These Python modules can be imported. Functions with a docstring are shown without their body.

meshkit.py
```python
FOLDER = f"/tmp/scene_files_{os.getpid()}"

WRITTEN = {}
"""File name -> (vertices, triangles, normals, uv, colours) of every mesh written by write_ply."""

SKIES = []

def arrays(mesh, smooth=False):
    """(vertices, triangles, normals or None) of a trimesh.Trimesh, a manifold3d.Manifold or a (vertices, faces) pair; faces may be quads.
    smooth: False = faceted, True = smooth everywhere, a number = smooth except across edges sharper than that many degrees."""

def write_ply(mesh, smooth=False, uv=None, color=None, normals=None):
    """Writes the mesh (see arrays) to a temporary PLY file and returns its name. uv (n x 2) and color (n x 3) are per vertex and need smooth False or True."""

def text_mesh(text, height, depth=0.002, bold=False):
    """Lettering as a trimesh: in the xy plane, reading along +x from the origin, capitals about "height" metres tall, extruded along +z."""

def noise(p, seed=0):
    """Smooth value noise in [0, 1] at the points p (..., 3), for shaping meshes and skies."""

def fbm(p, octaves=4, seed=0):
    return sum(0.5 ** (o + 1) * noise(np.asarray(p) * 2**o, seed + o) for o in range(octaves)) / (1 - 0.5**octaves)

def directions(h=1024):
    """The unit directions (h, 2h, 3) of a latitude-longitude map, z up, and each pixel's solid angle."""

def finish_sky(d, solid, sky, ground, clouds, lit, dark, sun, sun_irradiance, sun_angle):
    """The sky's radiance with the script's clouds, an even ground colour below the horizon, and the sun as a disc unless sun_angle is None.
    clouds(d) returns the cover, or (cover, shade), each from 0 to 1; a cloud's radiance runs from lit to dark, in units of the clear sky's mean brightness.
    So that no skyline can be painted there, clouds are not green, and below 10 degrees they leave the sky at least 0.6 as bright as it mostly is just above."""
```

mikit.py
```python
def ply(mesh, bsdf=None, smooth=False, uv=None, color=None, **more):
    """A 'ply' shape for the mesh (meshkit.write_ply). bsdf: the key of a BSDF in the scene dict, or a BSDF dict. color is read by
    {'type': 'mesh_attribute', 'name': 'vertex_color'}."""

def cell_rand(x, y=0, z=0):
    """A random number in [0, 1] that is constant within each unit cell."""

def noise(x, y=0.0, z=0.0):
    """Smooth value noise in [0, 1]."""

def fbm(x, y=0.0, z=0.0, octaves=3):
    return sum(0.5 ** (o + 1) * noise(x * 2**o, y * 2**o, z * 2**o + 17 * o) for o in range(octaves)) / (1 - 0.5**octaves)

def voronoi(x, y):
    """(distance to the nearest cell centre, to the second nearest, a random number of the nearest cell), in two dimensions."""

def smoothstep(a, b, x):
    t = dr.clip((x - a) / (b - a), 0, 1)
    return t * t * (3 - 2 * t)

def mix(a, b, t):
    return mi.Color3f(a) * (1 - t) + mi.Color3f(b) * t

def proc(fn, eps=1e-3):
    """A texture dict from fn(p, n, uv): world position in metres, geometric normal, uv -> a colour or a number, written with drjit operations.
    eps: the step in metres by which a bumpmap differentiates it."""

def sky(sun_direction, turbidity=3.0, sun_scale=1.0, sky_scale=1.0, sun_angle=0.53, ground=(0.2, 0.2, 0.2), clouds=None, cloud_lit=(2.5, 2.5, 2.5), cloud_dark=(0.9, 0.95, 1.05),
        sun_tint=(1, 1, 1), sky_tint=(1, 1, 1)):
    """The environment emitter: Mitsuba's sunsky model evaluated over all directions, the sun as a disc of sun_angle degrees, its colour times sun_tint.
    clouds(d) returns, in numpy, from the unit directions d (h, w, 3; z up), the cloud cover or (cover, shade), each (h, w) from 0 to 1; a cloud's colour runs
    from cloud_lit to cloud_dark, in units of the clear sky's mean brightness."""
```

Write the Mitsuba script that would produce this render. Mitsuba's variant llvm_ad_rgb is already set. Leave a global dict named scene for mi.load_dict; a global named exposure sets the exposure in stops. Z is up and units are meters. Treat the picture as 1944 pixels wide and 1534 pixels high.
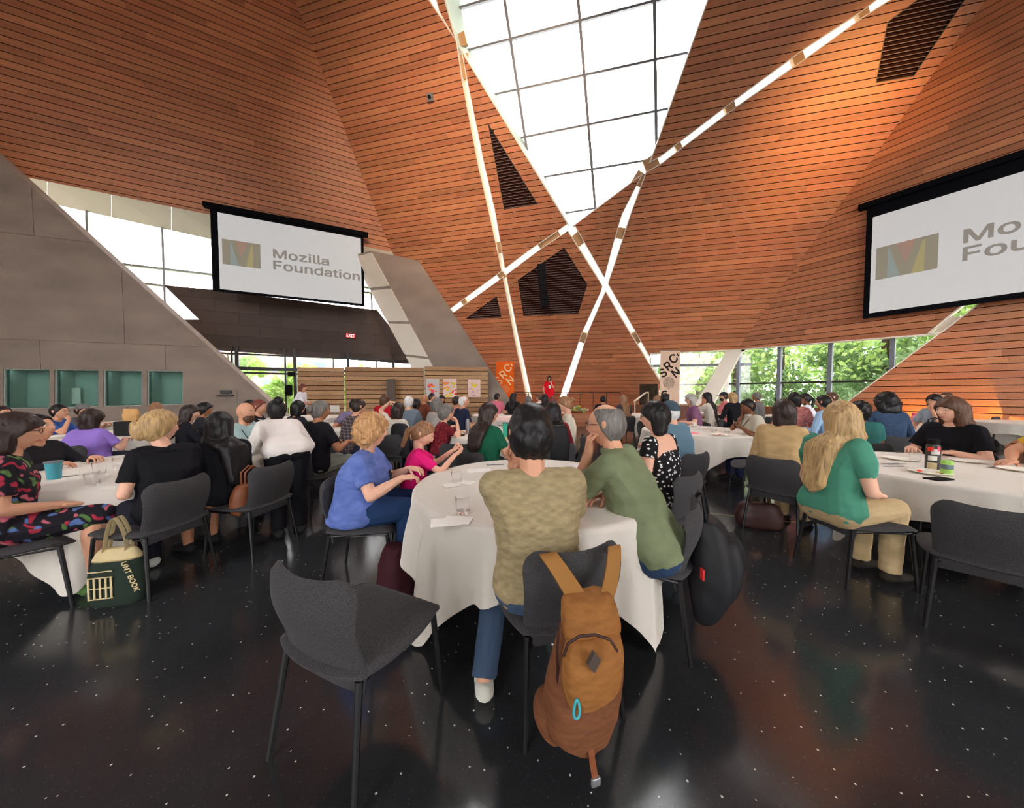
import math, random
import numpy as np
import trimesh
import shapely
from shapely.geometry import Polygon, LineString, MultiPolygon, box as sbox
from shapely.ops import unary_union
import manifold3d as m3
import drjit as dr
import mitsuba as mi
import mikit
import meshkit
from mikit import noise, fbm, voronoi, smoothstep, mix, cell_rand

T = mi.ScalarTransform4f
scene, labels = {}, {}
rng = np.random.RandomState(7)

# ------------------------------------------------------------------ camera, sky, exposure
F, CX, CY, H = 620.0, 972.0, 767.0, 1.42           # focal length in pixels of the 1944 x 1534 frame, eye height
TH = math.atan(22 / 620.0)
EYE = np.array([0, 0, H])
FW = np.array([0, math.cos(TH), -math.sin(TH)])
UP = np.array([0, math.sin(TH), math.cos(TH)])
scene['camera'] = {'type': 'perspective', 'fov': 2 * math.degrees(math.atan(972 / F)), 'fov_axis': 'x', 'near_clip': 0.05, 'far_clip': 500.0,
                   'to_world': T().look_at(origin=EYE.tolist(), target=(EYE + FW).tolist(), up=[0, 0, 1])}
exposure = 1.75


def overcast(d):
    c = meshkit.fbm(d * np.array([3.0, 3.0, 6.0]) + 5.0, 4)
    return np.full(d.shape[:2], 0.97), np.clip((c - 0.45) * 1.2, 0, 1) * 0.35


scene['sky'] = mikit.sky([0.55, -0.5, 0.75], turbidity=4.0, sun_scale=0.0, sky_scale=9.0, clouds=overcast, cloud_lit=(2.5, 2.5, 2.5), cloud_dark=(1.5, 1.55, 1.62), ground=(0.20, 0.19, 0.175))

scene['sky']['sampling_weight'] = 4.0

# ------------------------------------------------------------------ helpers
def numbered(name):
    if name not in USED:
        USED.add(name)
        return name
    k = 1
    while f'{name}_{k:03d}' in USED:
        k += 1
    USED.add(f'{name}_{k:03d}')
    return f'{name}_{k:03d}'


USED = set()


def tag(key, label=None, cat=None, group=None, kind=None):
    d = labels.setdefault(key, {})
    for a, b in (('label', label), ('category', cat), ('group', group), ('kind', kind)):
        if b:
            d[a] = b
    return key


def thing(name, label, cat, group=None):
    key = numbered(name)
    return tag(key, label, cat, group)


def part(parent, name, mesh, bsdf, smooth=False, label=None, kind=None, **kw):
    key = numbered(f'{parent}__{name}')
    scene[key] = mikit.ply(mesh, bsdf, smooth, **kw)
    if label or kind:
        tag(key, label, None, None, kind)
    return key


def solo(name, mesh, bsdf, label, cat, smooth=False, group=None, kind=None, **kw):
    key = numbered(name)
    scene[key] = mikit.ply(mesh, bsdf, smooth, **kw)
    return tag(key, label, cat, group, kind)


def struct(name, mesh, bsdf, label=None, smooth=False, **kw):
    key = numbered(name)
    if mesh is not None:
        scene[key] = mikit.ply(mesh, bsdf, smooth, **kw)
    return tag(key, label, None, None, 'structure')


def cat(*ms):
    return trimesh.util.concatenate([m for m in ms if m is not None])


def ray(x, y):
    return FW + np.array([(x - CX) / F, 0, 0]) - UP * (y - CY) / F


def at(x, y, d):
    """the point seen at pixel (x, y) at the distance d along the room (its y coordinate)"""
    r = ray(x, y)
    return EYE + r * d / r[1]


def on_floor(x, y, z=0.0):
    r = ray(x, y)
    return EYE + r * (z - H) / r[2]


def topx(p):
    d = np.asarray(p, float) - EYE
    z = d @ FW
    return np.array([CX + F * d[0] / z, CY - F * (d @ UP) / z])


class Plane:
    """a wall's plane: horizontal direction u, up-slope direction v, n pointing out of the room"""

    def __init__(self, n, D):
        self.n = np.asarray(n, float)
        ln = np.linalg.norm(self.n)
        self.n, self.D = self.n / ln, D / ln
        u = np.cross([0, 0, 1.0], self.n)
        u /= np.linalg.norm(u)
        self.u = -u if self.n[1] > 0 and u[0] < 0 else u
        self.v = np.cross(self.n, self.u)
        if self.v[2] < 0:
            self.v = -self.v
        self.o = self.n * self.D

    def hit(self, x, y):
        r = ray(x, y)
        return EYE + r * (self.D - self.n @ EYE) / (self.n @ r)

    def uv(self, p):
        q = np.asarray(p, float) - self.o
        return np.array([q @ self.u, q @ self.v])

    def px(self, *pts):
        return [tuple(self.uv(self.hit(x, y))) for x, y in pts]

    def pos(self, a, b, c=0.0):
        return self.o + self.u * a + self.v * b + self.n * c

    def z2v(self, a, z):
        """v coordinate at which the plane reaches height z"""
        return (z - self.o[2] - self.u[2] * a) / self.v[2]

    def place(self, mesh):
        m = mesh.copy()
        v = np.asarray(m.vertices)
        m.vertices = self.o + v[:, :1] * self.u + v[:, 1:2] * self.v + v[:, 2:3] * self.n
        if np.dot(np.cross(self.u, self.v), self.n) < 0:
            m.invert()
        return m

    def slab(self, poly, c0, c1):
        """the polygon (in u, v) from depth c0 to c1 along n (out of the room)"""
        ms = []
        for g in getattr(poly, 'geoms', [poly]):
            if g.geom_type != 'Polygon' or g.area < 1e-5:
                continue
            m = trimesh.creation.extrude_polygon(g, c1 - c0, engine='earcut')
            m.apply_translation([0, 0, c0])
            ms.append(m)
        return self.place(cat(*ms)) if ms else None


def hplane(vx, k, D0):
    ux = (vx - CX) / (F / math.cos(TH))
    u = np.array([ux, 1.0]) / math.hypot(ux, 1.0)
    n = np.array([-u[1], u[0]])
    n = n if n[1] > 0 else -n
    return Plane([n[0], n[1], k], D0 + k * H)


def plane_through(vx, a, b):
    ux = (vx - CX) / (F / math.cos(TH))
    u = np.array([ux, 1.0, 0]) / math.hypot(ux, 1.0)
    n = np.cross(u, b - a)
    n = n if n[1] > 0 else -n
    return Plane(n, n @ a)


def vplane(vx, p, off=0.0):
    """vertical plane whose horizontals vanish at (vx, horizon), through p, moved out of the room by off"""
    ux = (vx - CX) / (F / math.cos(TH))
    u = np.array([ux, 1.0, 0]) / math.hypot(ux, 1.0)
    n = np.array([-u[1], u[0], 0])
    n = n if n[1] > 0 else -n
    return Plane(n, n @ np.asarray(p) + off)


def bx(x0, x1, y0, y1, z0, z1):
    m = trimesh.creation.box([x1 - x0, y1 - y0, z1 - z0])
    m.apply_translation([(x0 + x1) / 2, (y0 + y1) / 2, (z0 + z1) / 2])
    return m


def rbox(sx, sy, sz, r=0.01, n=6, center=(0, 0, 0)):
    """box with rounded edges"""
    r = min(r, sx / 2.01, sy / 2.01, sz / 2.01)
    s = m3.Manifold.sphere(r, n)
    pts = np.asarray(s.to_mesh().vert_properties)[:, :3]
    allp = [pts + np.array([i * (sx / 2 - r), j * (sy / 2 - r), k * (sz / 2 - r)]) for i in (-1, 1) for j in (-1, 1) for k in (-1, 1)]
    return tm(m3.Manifold.hull_points(np.vstack(allp) + np.asarray(center)))


def tm(man):
    m = man.to_mesh()
    return trimesh.Trimesh(np.asarray(m.vert_properties)[:, :3], np.asarray(m.tri_verts), process=False)


def tube(pts, r, sides=8, cap=True):
    """polyline as a tube of round section; r a number or one per point"""
    p = np.asarray(pts, float)
    n = len(p)
    rr = np.broadcast_to(r, (n,)).astype(float)
    t = np.gradient(p, axis=0)
    t /= np.linalg.norm(t, axis=1, keepdims=True) + 1e-12
    ref = np.array([0, 0, 1.0]) if abs(t[0][2]) < 0.9 else np.array([1.0, 0, 0])
    a = np.cross(t[0], ref)
    a /= np.linalg.norm(a)
    V = []
    for i in range(n):
        a = a - t[i] * (a @ t[i])
        a /= np.linalg.norm(a) + 1e-12
        b = np.cross(t[i], a)
        g = np.arange(sides) * 2 * np.pi / sides
        V.append(p[i] + rr[i] * (np.cos(g)[:, None] * a + np.sin(g)[:, None] * b))
    V = np.vstack(V)
    f = []
    for i in range(n - 1):
        for j in range(sides):
            k = (j + 1) % sides
            q = (i * sides + j, i * sides + k, (i + 1) * sides + k, (i + 1) * sides + j)
            f += [(q[0], q[1], q[2]), (q[0], q[2], q[3])]
    if cap:
        V = np.vstack([V, p[0], p[-1]])
        c0, c1 = len(V) - 2, len(V) - 1
        for j in range(sides):
            k = (j + 1) % sides
            f += [(c0, k, j), (c1, (n - 1) * sides + j, (n - 1) * sides + k)]
    return trimesh.Trimesh(V, f, process=False)


def bar(a, b, w, h=None, up=(0, 0, 1)):
    """rectangular bar from a to b"""
    a, b = np.asarray(a, float), np.asarray(b, float)
    h = h or w
    t = b - a
    L = np.linalg.norm(t)
    t /= L
    s = np.cross(t, up)
    s /= np.linalg.norm(s)
    q = np.cross(s, t)
    m = trimesh.creation.box([L, w, h])
    R = np.eye(4)
    R[:3, 0], R[:3, 1], R[:3, 2], R[:3, 3] = t, s, q, (a + b) / 2
    m.apply_transform(R)
    return m


def lathe(profile, n=32):
    p = np.asarray(profile, float)
    m = trimesh.creation.revolve(p, sections=n)
    m.merge_vertices()
    m.fix_normals()
    return m


def xf(loc, rotz=0.0, s=1.0):
    M = trimesh.transformations.rotation_matrix(rotz, [0, 0, 1])
    M[:3, :3] *= s
    M[:3, 3] = loc
    return M


def moved(mesh, M):
    m = mesh.copy()
    m.apply_transform(M)
    return m


# ------------------------------------------------------------------ materials
def col(*c):
    """sRGB 0..255 -> linear reflectance"""
    c = np.array(c, float) / 255
    return np.where(c <= 0.04045, c / 12.92, ((c + 0.055) / 1.055) ** 2.4).tolist()


def rgb(c):
    return {'type': 'rgb', 'value': [float(x) for x in c]}


def pr(key, c, rough=0.6, spec=0.4, metallic=0.0, **kw):
    """a two-sided principled BSDF as a scene entry"""
    base = c if isinstance(c, dict) else rgb(c)
    scene[key] = {'type': 'twosided', 'bsdf': {'type': 'principled', 'base_color': base, 'roughness': rough, 'specular': spec, 'metallic': metallic, **kw}}
    return key


PLAIN = {}


def cloth_c(c, rough=0.85):
    """plain matt colour (sRGB), shared between all that wear it"""
    k = (tuple(int(round(x / 6) * 6) for x in c), rough)
    if k not in PLAIN:
        PLAIN[k] = pr('plain_' + '_'.join(str(x) for x in k[0]) + f'_{int(rough * 100)}', col(*k[0]), rough, 0.25)
    return PLAIN[k]


def wood_fn(p, n, uv):
    tone, warm = uv.x, uv.y
    a = p.x * 0.83 + p.y * 0.55
    g = fbm(a * 1.6 + tone * 91.0, p.z * 38.0 + p.y * 6.0, tone * 57.0, octaves=3)
    g2 = noise(a * 9.0, p.z * 170.0 + tone * 31.0, 3.0)
    k = 0.72 + 0.52 * tone + 0.42 * (g - 0.5) + 0.12 * (g2 - 0.5)
    c = mix([0.465, 0.170, 0.086], [0.515, 0.215, 0.102], warm)
    return c * k


pr('wood', mikit.proc(wood_fn), 0.42, 0.35)
pr('wood_backing', col(48, 26, 18), 0.9, 0.1)


def granite_fn(p, n, uv):
    q = noise(p.x * 150.0, p.y * 150.0, p.z * 150.0)
    q2 = fbm(p.x * 1.2, p.y * 1.2, p.z * 2.2, octaves=3)
    c = mix([0.200, 0.152, 0.122], [0.410, 0.325, 0.268], q)
    return c * (0.72 + 0.5 * q2)


pr('granite', mikit.proc(granite_fn), 0.75, 0.25)


def floor_fn(p, n, uv):
    d, s, r = voronoi(p.x * 13.0, p.y * 13.0)
    d2, s2, r2 = voronoi(p.x * 46.0 + 7.3, p.y * 46.0)
    fleck = smoothstep(0.052, 0.034, d / (0.40 + 0.8 * s)) * dr.select(r > 0.68, 1.0, 0.0)
    fleck2 = smoothstep(0.115, 0.07, d2) * dr.select(r2 > 0.80, 0.40, 0.0)
    m = fbm(p.x * 3.0, p.y * 3.0, 0.0, octaves=4)
    fine = noise(p.x * 260.0, p.y * 260.0, 0.5)
    base = mix([0.0135, 0.0150, 0.0170], [0.032, 0.0340, 0.0365], 0.55 * m + 0.45 * fine)
    return mix(mix(base, [0.10, 0.10, 0.10], fleck2), [0.66, 0.65, 0.60], fleck)


def floor_rough(p, n, uv):
    m = fbm(p.x * 0.9 + 3.0, p.y * 0.9, 0.0, octaves=3)
    return 0.08 + 0.13 * m


pr('terrazzo', mikit.proc(floor_fn), mikit.proc(floor_rough), 0.62)
pr('white_paint', col(236, 232, 222), 0.6, 0.3)
pr('splay_white', col(196, 222, 218), 0.6, 0.3)
pr('bar_grey', col(112, 116, 124), 0.4, 0.5)
pr('stone_light', col(226, 216, 200), 0.7, 0.25)
pr('tan_block', col(186, 150, 112), 0.7, 0.25)
pr('dark_metal', col(34, 33, 34), 0.45, 0.5)
pr('grey_metal', col(150, 152, 156), 0.35, 0.5, 0.6)
pr('bulkhead', mikit.proc(lambda p, n, uv: mix([0.050, 0.033, 0.028], [0.090, 0.062, 0.052], uv.x * 0.75 + 0.25 * noise(p.x * 3.0, p.y * 3.0, p.z * 60.0))), 0.6, 0.3)
pr('black_matt', col(14, 14, 16), 0.8, 0.2)
scene['glass'] = {'type': 'thindielectric', 'int_ior': 1.5}
# ------------------------------------------------------------------ the walls' planes
P1 = hplane(-1510, 0.50, 16.4)                                        # front wood wall, leaning in
fA0, fA1 = P1.hit(560, 0), P1.hit(742, 475)
PA = plane_through(2110, fA0, fA1)                                    # upper left wood wall
fD0, fD1 = P1.hit(1871, 0), P1.hit(1400, 663)
PD = plane_through(560, fD0, fD1)                                     # right wood wall
TOP = 16.5
PITCH = 0.189


def along(p, q, z):
    """point of the line p-q at height z"""
    t = (z - p[2]) / (q[2] - p[2])
    return p + (q - p) * t


foldA_top, foldD_top = along(fA1, fA0, TOP), along(fD1, fD0, TOP)


def ring(poly, w=0.03):
    return poly.difference(poly.buffer(-w, join_style=2))


def px_area(plane, poly):
    pts = []
    for a, b in list(poly.exterior.coords)[:-1]:
        p = plane.pos(a, b)
        if (p - EYE) @ FW < 0.3:
            return 0.0
        pts.append(topx(p))
    pts = np.array(pts)
    view = sbox(0, 0, 1944, 1534)
    try:
        g = Polygon(pts)
        return g.intersection(view).area if g.is_valid else 0.0
    except Exception:
        return 0.0


def boards(holder, plane, poly, bsdf='wood', pitch=PITCH, gap=0.020, t=0.026, lmin=1.1, lmax=3.4, name='plank', most=300, tone=(0.1, 0.9), seed=1, v0=0.0):
    """horizontal boards over the polygon, each its own part; past the limit, one part of kind stuff"""
    r = np.random.RandomState(seed)
    (u0, b0, u1, b1) = poly.bounds
    found = []
    i0 = math.floor((b0 - v0) / pitch)
    for i in range(i0, math.ceil((b1 - v0) / pitch)):
        lo, hi = v0 + i * pitch + gap / 2, v0 + (i + 1) * pitch - gap / 2
        x = u0 - r.rand() * lmax
        while x < u1:
            L = lmin + r.rand() ** 0.7 * (lmax - lmin)
            tn, wm = r.beta(2.2, 2.2), r.rand()
            c = poly.intersection(sbox(x + 0.0006, lo, x + L - 0.0006, hi))
            for g in getattr(c, 'geoms', [c]):
                if g.geom_type == 'Polygon' and g.area > 0.002:
                    found.append((px_area(plane, g), g, tone[0] + (tone[1] - tone[0]) * tn, wm))
            x += L
    found.sort(key=lambda f: -f[0])
    rest, ruv = [], []
    for k, (ar, g, tn, wm) in enumerate(found):
        m = plane.slab(g, 0.0, t)
        uv = np.tile([[tn, wm]], (len(m.vertices), 1))
        if k < most:
            part(holder, name, m, bsdf, uv=uv)
        else:
            rest.append(m)
            ruv.append(uv)
    if rest:
        part(holder, name + '_field', cat(*rest), bsdf, uv=np.vstack(ruv), kind='stuff')


# ------------------------------------------------------------------ floor
struct('floor', bx(-24, 26, -8, 22, -0.2, 0.0), 'terrazzo', 'polished black terrazzo floor with white flecks')

# ------------------------------------------------------------------ front wall: openings
SKY = P1.px((800, -250), (845, 0), (855, 38), (868, 83), (1081, 430), (1084, 433), (1226, 327), (1236, 305), (1250, 268), (1345, 0), (1430, -240))
S1a = P1.px((790, -40), (813, 0), (865, 77), (877, 92), (876, 83), (868, 81), (835, 22), (829, 0), (812, -40))
S1 = P1.px((866, 80), (877, 156), (907, 313), (927, 400), (953, 521), (974, 631), (997, 745), (1000, 760), (1011, 760), (1008, 745), (983, 631), (961, 521), (940, 400), (920, 313), (888, 156), (875, 84))
S2a = P1.px((854, 586), (943, 521), (1004, 475), (1078, 424), (1086, 434), (1024, 475), (952, 529), (861, 594))
S2b = P1.px((1230, 309), (1255, 295), (1398, 186), (1529, 90), (1636, 20), (1662, 0), (1720, -45), (1760, -45), (1692, 0), (1640, 33), (1529, 113), (1398, 204), (1252, 314), (1226, 328))
S3 = P1.px((1076, 437), (1138, 535), (1182, 610), (1231, 690), (1252, 724), (1262, 724), (1231, 672), (1196, 610), (1150, 530), (1092, 428))
S4 = P1.px((1224, 320), (1180, 407), (1162, 469), (1140, 554), (1104.6, 631), (1066, 742), (1062, 756), (1076, 756), (1081, 742), (1117, 631), (1150, 554), (1178, 469), (1198, 407), (1236, 305))
polys = {k: Polygon(v).buffer(0) for k, v in dict(sky=SKY, s1a=S1a, s1=S1, s2a=S2a, s2b=S2b, s3=S3, s4=S4).items()}
openings = unary_union(list(polys.values())).buffer(0.004, join_style=2).buffer(-0.004, join_style=2)
V1 = Polygon(P1.px((926, 233), (957, 398), (1021, 388)))
V2 = Polygon(P1.px((1071, 470), (1115, 540), (1098, 595), (994, 600), (983, 532)))
V3 = Polygon(P1.px((883, 606), (943, 562), (952, 603)))
V4 = Polygon(P1.px((1778, -45), (1740, 0), (1684, 42), (1662, 158), (1735, 145), (1832, 0), (1858, -45)))
DOOR = Polygon(P1.px((1214, 729), (1249, 729), (1249, 812), (1214, 812)))
a0 = P1.uv(foldA_top)[0]
low = lambda x, y: P1.px((x, y))[0]
ufl = P1.z2v(0, 0.0)
outline = Polygon([tuple(P1.uv(foldA_top)), tuple(P1.uv(fA1)), low(760, 505), low(850, 640), low(882, 700), (low(890, 760)[0], ufl), (low(1252, 760)[0], ufl),
                   low(1253, 726), low(1231, 690), low(1235, 671), tuple(P1.uv(fD1)), tuple(P1.uv(foldD_top))]).buffer(0)
vents = unary_union([V1, V2, V3, V4])
solid = outline.difference(openings).difference(vents).difference(DOOR)
TW = 0.42                                                             # thickness of the wall at its openings
seam = lambda pl, *pp: unary_union([LineString([tuple(pl.uv(p)), tuple(pl.uv(q))]).buffer(0.22, cap_style=2) for p, q in pp])
struct('wall_front', P1.slab(outline.union(seam(P1, (foldA_top, fA1), (foldD_top, fD1))).difference(openings).difference(DOOR), 0.06, 0.10), 'wood_backing', 'tall leaning wall of reddish horizontal wood boards crossed by light slots')
boards('wall_front', P1, solid, seed=3, v0=0.03)

# the skylight and the slots that run on from it: one opening, its glass cut into panes by the bars
win = struct('window_1', None, None, 'large skylight of square panes with thin bright slots running on across the wood wall')
part(win, 'reveal', P1.slab(ring(openings.intersection(outline.buffer(0.1))), 0.0, TW), 'white_paint')
glz = openings.buffer(0.02).intersection(outline)
gsky = polys['sky'].intersection(outline)
PG = Plane(P1.n, P1.D + TW)                                           # the glass lies behind the reveal
pgpx = lambda *p: [tuple(PG.uv(PG.hit(x, y))) for x, y in p]


def longline(p, q):
    (a, b) = pgpx(p, q)
    d = (b[0] - a[0], b[1] - a[1])
    return LineString([(a[0] - 3 * d[0], a[1] - 3 * d[1]), (b[0] + 3 * d[0], b[1] + 3 * d[1])])


vbars = [longline((959, 0), (1001, 282)), longline((1097.5, 0), (1127, 360)), longline((1240.8, 0), (1244.6, 266)), longline((1392, 0), (1370, 160))]
hbars = [longline((890, 97), (1160, 26)), longline((943, 180), (1240, 116)), longline((992, 262), (1266, 208)), longline((1004, 259), (1240, 213)), longline((1036, 336), (1233, 304)), longline((1078, 404), (1121, 397)), longline((1127, -57), (1240, -90))]
hbars.pop(3)
skyg = PG.uv(P1.pos(0, 0, TW)) - np.array([0, 0])
shift = lambda g: shapely.affinity.translate(g, *(PG.uv(P1.pos(0, 0, TW))))
gsky2 = shift(glz)
bars = unary_union([l.buffer(0.040, cap_style=2) for l in vbars] + [l.buffer(0.026, cap_style=2) for l in hbars])
region_sky = shift(gsky.buffer(0.03))
cutters = bars.intersection(region_sky)
frost = shift(unary_union([polys['s1'], polys['s1a'], polys['s3']]).buffer(0.03).difference(unary_union([polys['sky'], polys['s2a'], polys['s2b'], polys['s4']]).buffer(0.03)))
scene['frosted_glass'] = {'type': 'principledthin', 'base_color': rgb([0.40, 0.37, 0.29]), 'roughness': 0.6, 'diff_trans': 1.5, 'spec_trans': 0.0, 'eta': 1.4}
for g in getattr(gsky2.difference(cutters), 'geoms', []):
    if g.area > 0.005:
        for h, bs in ((g.difference(frost), 'glass'), (g.intersection(frost), 'frosted_glass')):
            for q in getattr(h, 'geoms', [h]):
                if q.geom_type == 'Polygon' and q.area > 0.004:
                    m = trimesh.creation.triangulate_polygon(q, engine='earcut')
                    part(win, 'pane' if bs == 'glass' else 'frosted_pane', trimesh.Trimesh(PG.o + m[0][:, :1] * PG.u + m[0][:, 1:2] * PG.v, m[1], process=False), bs)
for l, w, dp in [(l, 0.042, 0.16) for l in vbars] + [(l, 0.028, 0.10) for l in hbars]:
    g = l.buffer(w, cap_style=2).intersection(gsky2.intersection(region_sky))
    if not g.is_empty:
        m = PG.slab(g, -dp, 0.03)
        if m is not None:
            part(win, 'glazing_bar', m, 'bar_grey')
# splayed left cheek of the skylight, from the wood's edge to the glass
cw = [(800, -250), (845, 0), (855, 38), (868, 83), (1081, 430)]
cg = [(834, -250), (874, 0), (880, 40), (889, 91), (1087, 423)]
for k in range(4):
    q = np.array([P1.hit(*cw[k]), P1.hit(*cw[k + 1]), PG.hit(*cg[k + 1]) + P1.n * -0.03, PG.hit(*cg[k]) + P1.n * -0.03])
    part(win, 'cheek', tm(m3.Manifold.hull_points(np.vstack([q, q + np.array([-0.03, 0.0, 0.0])]))), 'splay_white')
# opaque pieces that interrupt the slots
for (x0, y0), (x1, y1), half in (((1226, 320), (1251, 303), 13), ((1282, 275), (1293, 267), 10), ((1380, 208), (1398, 195), 11), ((1510, 114), (1530, 99), 13), ((1636, 28), (1655, 12), 15),
                                 ((1024, 472), (1062, 444), 9), ((944, 526), (955, 518), 8), ((876, 578), (884, 572), 8), ((1181, 432), (1175, 454), 11), ((1112, 634), (1104, 652), 9), ((1225, 330), (1211, 352), 14),
                                 ((945, 460), (949, 481), 8), ((1089, 446), (1103, 466), 9), ((1204, 634), (1215, 652), 9), ((870, 60), (876, 84), 8), ((877, 100), (884, 145), 8)):
    a, b = np.array(P1.px((x0, y0), (x1, y1)))
    d = (b - a) / np.linalg.norm(b - a)
    w = np.linalg.norm(np.array(P1.px((x0 - half * 1.0, y0))[0]) - a) * 1.1
    q = np.array([-d[1], d[0]]) * w
    g = Polygon([a - q, b - q, b + q, a + q]).intersection(openings)
    if not g.is_empty:
        m = P1.slab(g, 0.10, 0.30)
        if m is not None:
            part(win, 'cross_block', m, 'tan_block')

# louvred vents
for nm, vp, lab in (('air_vent', V1, 'dark triangular louvred vent beside the skylight'), ('air_vent', V2, 'dark five-sided louvred vent behind the hanging loudspeaker'),
                    ('air_vent', V3, 'small dark triangular louvred vent low beside the stone pillar'), ('air_vent', V4, 'dark louvred vent high up at the right')):
    vp = vp.intersection(outline)
    k = thing(nm, lab, 'vent', 'louvred vents in the front wood wall')
    part(k, 'backing', P1.slab(vp, 0.12, 0.14), 'black_matt')
    part(k, 'frame', P1.slab(ring(vp, 0.02), 0.0, 0.13), 'dark_metal')
    (u0, b0, u1, b1) = vp.bounds
    step = PITCH / 2
    for i in range(int(b0 / step), int(b1 / step) + 1):
        g = vp.intersection(sbox(u0, i * step, u1, i * step + 0.016))
        m = P1.slab(g, 0.01, 0.10)
        if m is not None:
            part(k, 'slat', m, 'louvre')
scene['louvre'] = {'type': 'twosided', 'bsdf': {'type': 'principled', 'base_color': rgb(col(120, 100, 100)), 'roughness': 0.5, 'specular': 0.4}}

# a dark doorway at the foot of the front wall
dk = struct('door_1', P1.slab(DOOR, 0.30, 0.34), 'black_matt', 'dark doorway behind the stage beside the cream banner')
part(dk, 'frame', P1.slab(ring(DOOR, 0.06), 0.0, 0.3), 'dark_metal')

# ------------------------------------------------------------------ upper left wood wall
A_low = PA.px((742, 478), (45, 335))
dA = np.array(A_low[1]) - np.array(A_low[0])
A_far = np.array(A_low[1]) + dA * 0.45
polyA = Polygon([tuple(PA.uv(foldA_top)), tuple(PA.uv(fA1)), A_low[0], A_low[1], tuple(A_far), (A_far[0], PA.z2v(0, TOP))]).buffer(0)
struct('wall_upper_left', PA.slab(polyA.union(seam(PA, (foldA_top, fA1))), 0.03, 0.10), 'wood_backing', 'high leaning wall of brown horizontal wood boards above the left screen')
boards('wall_upper_left', PA, polyA, seed=11, v0=0.05)

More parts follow.
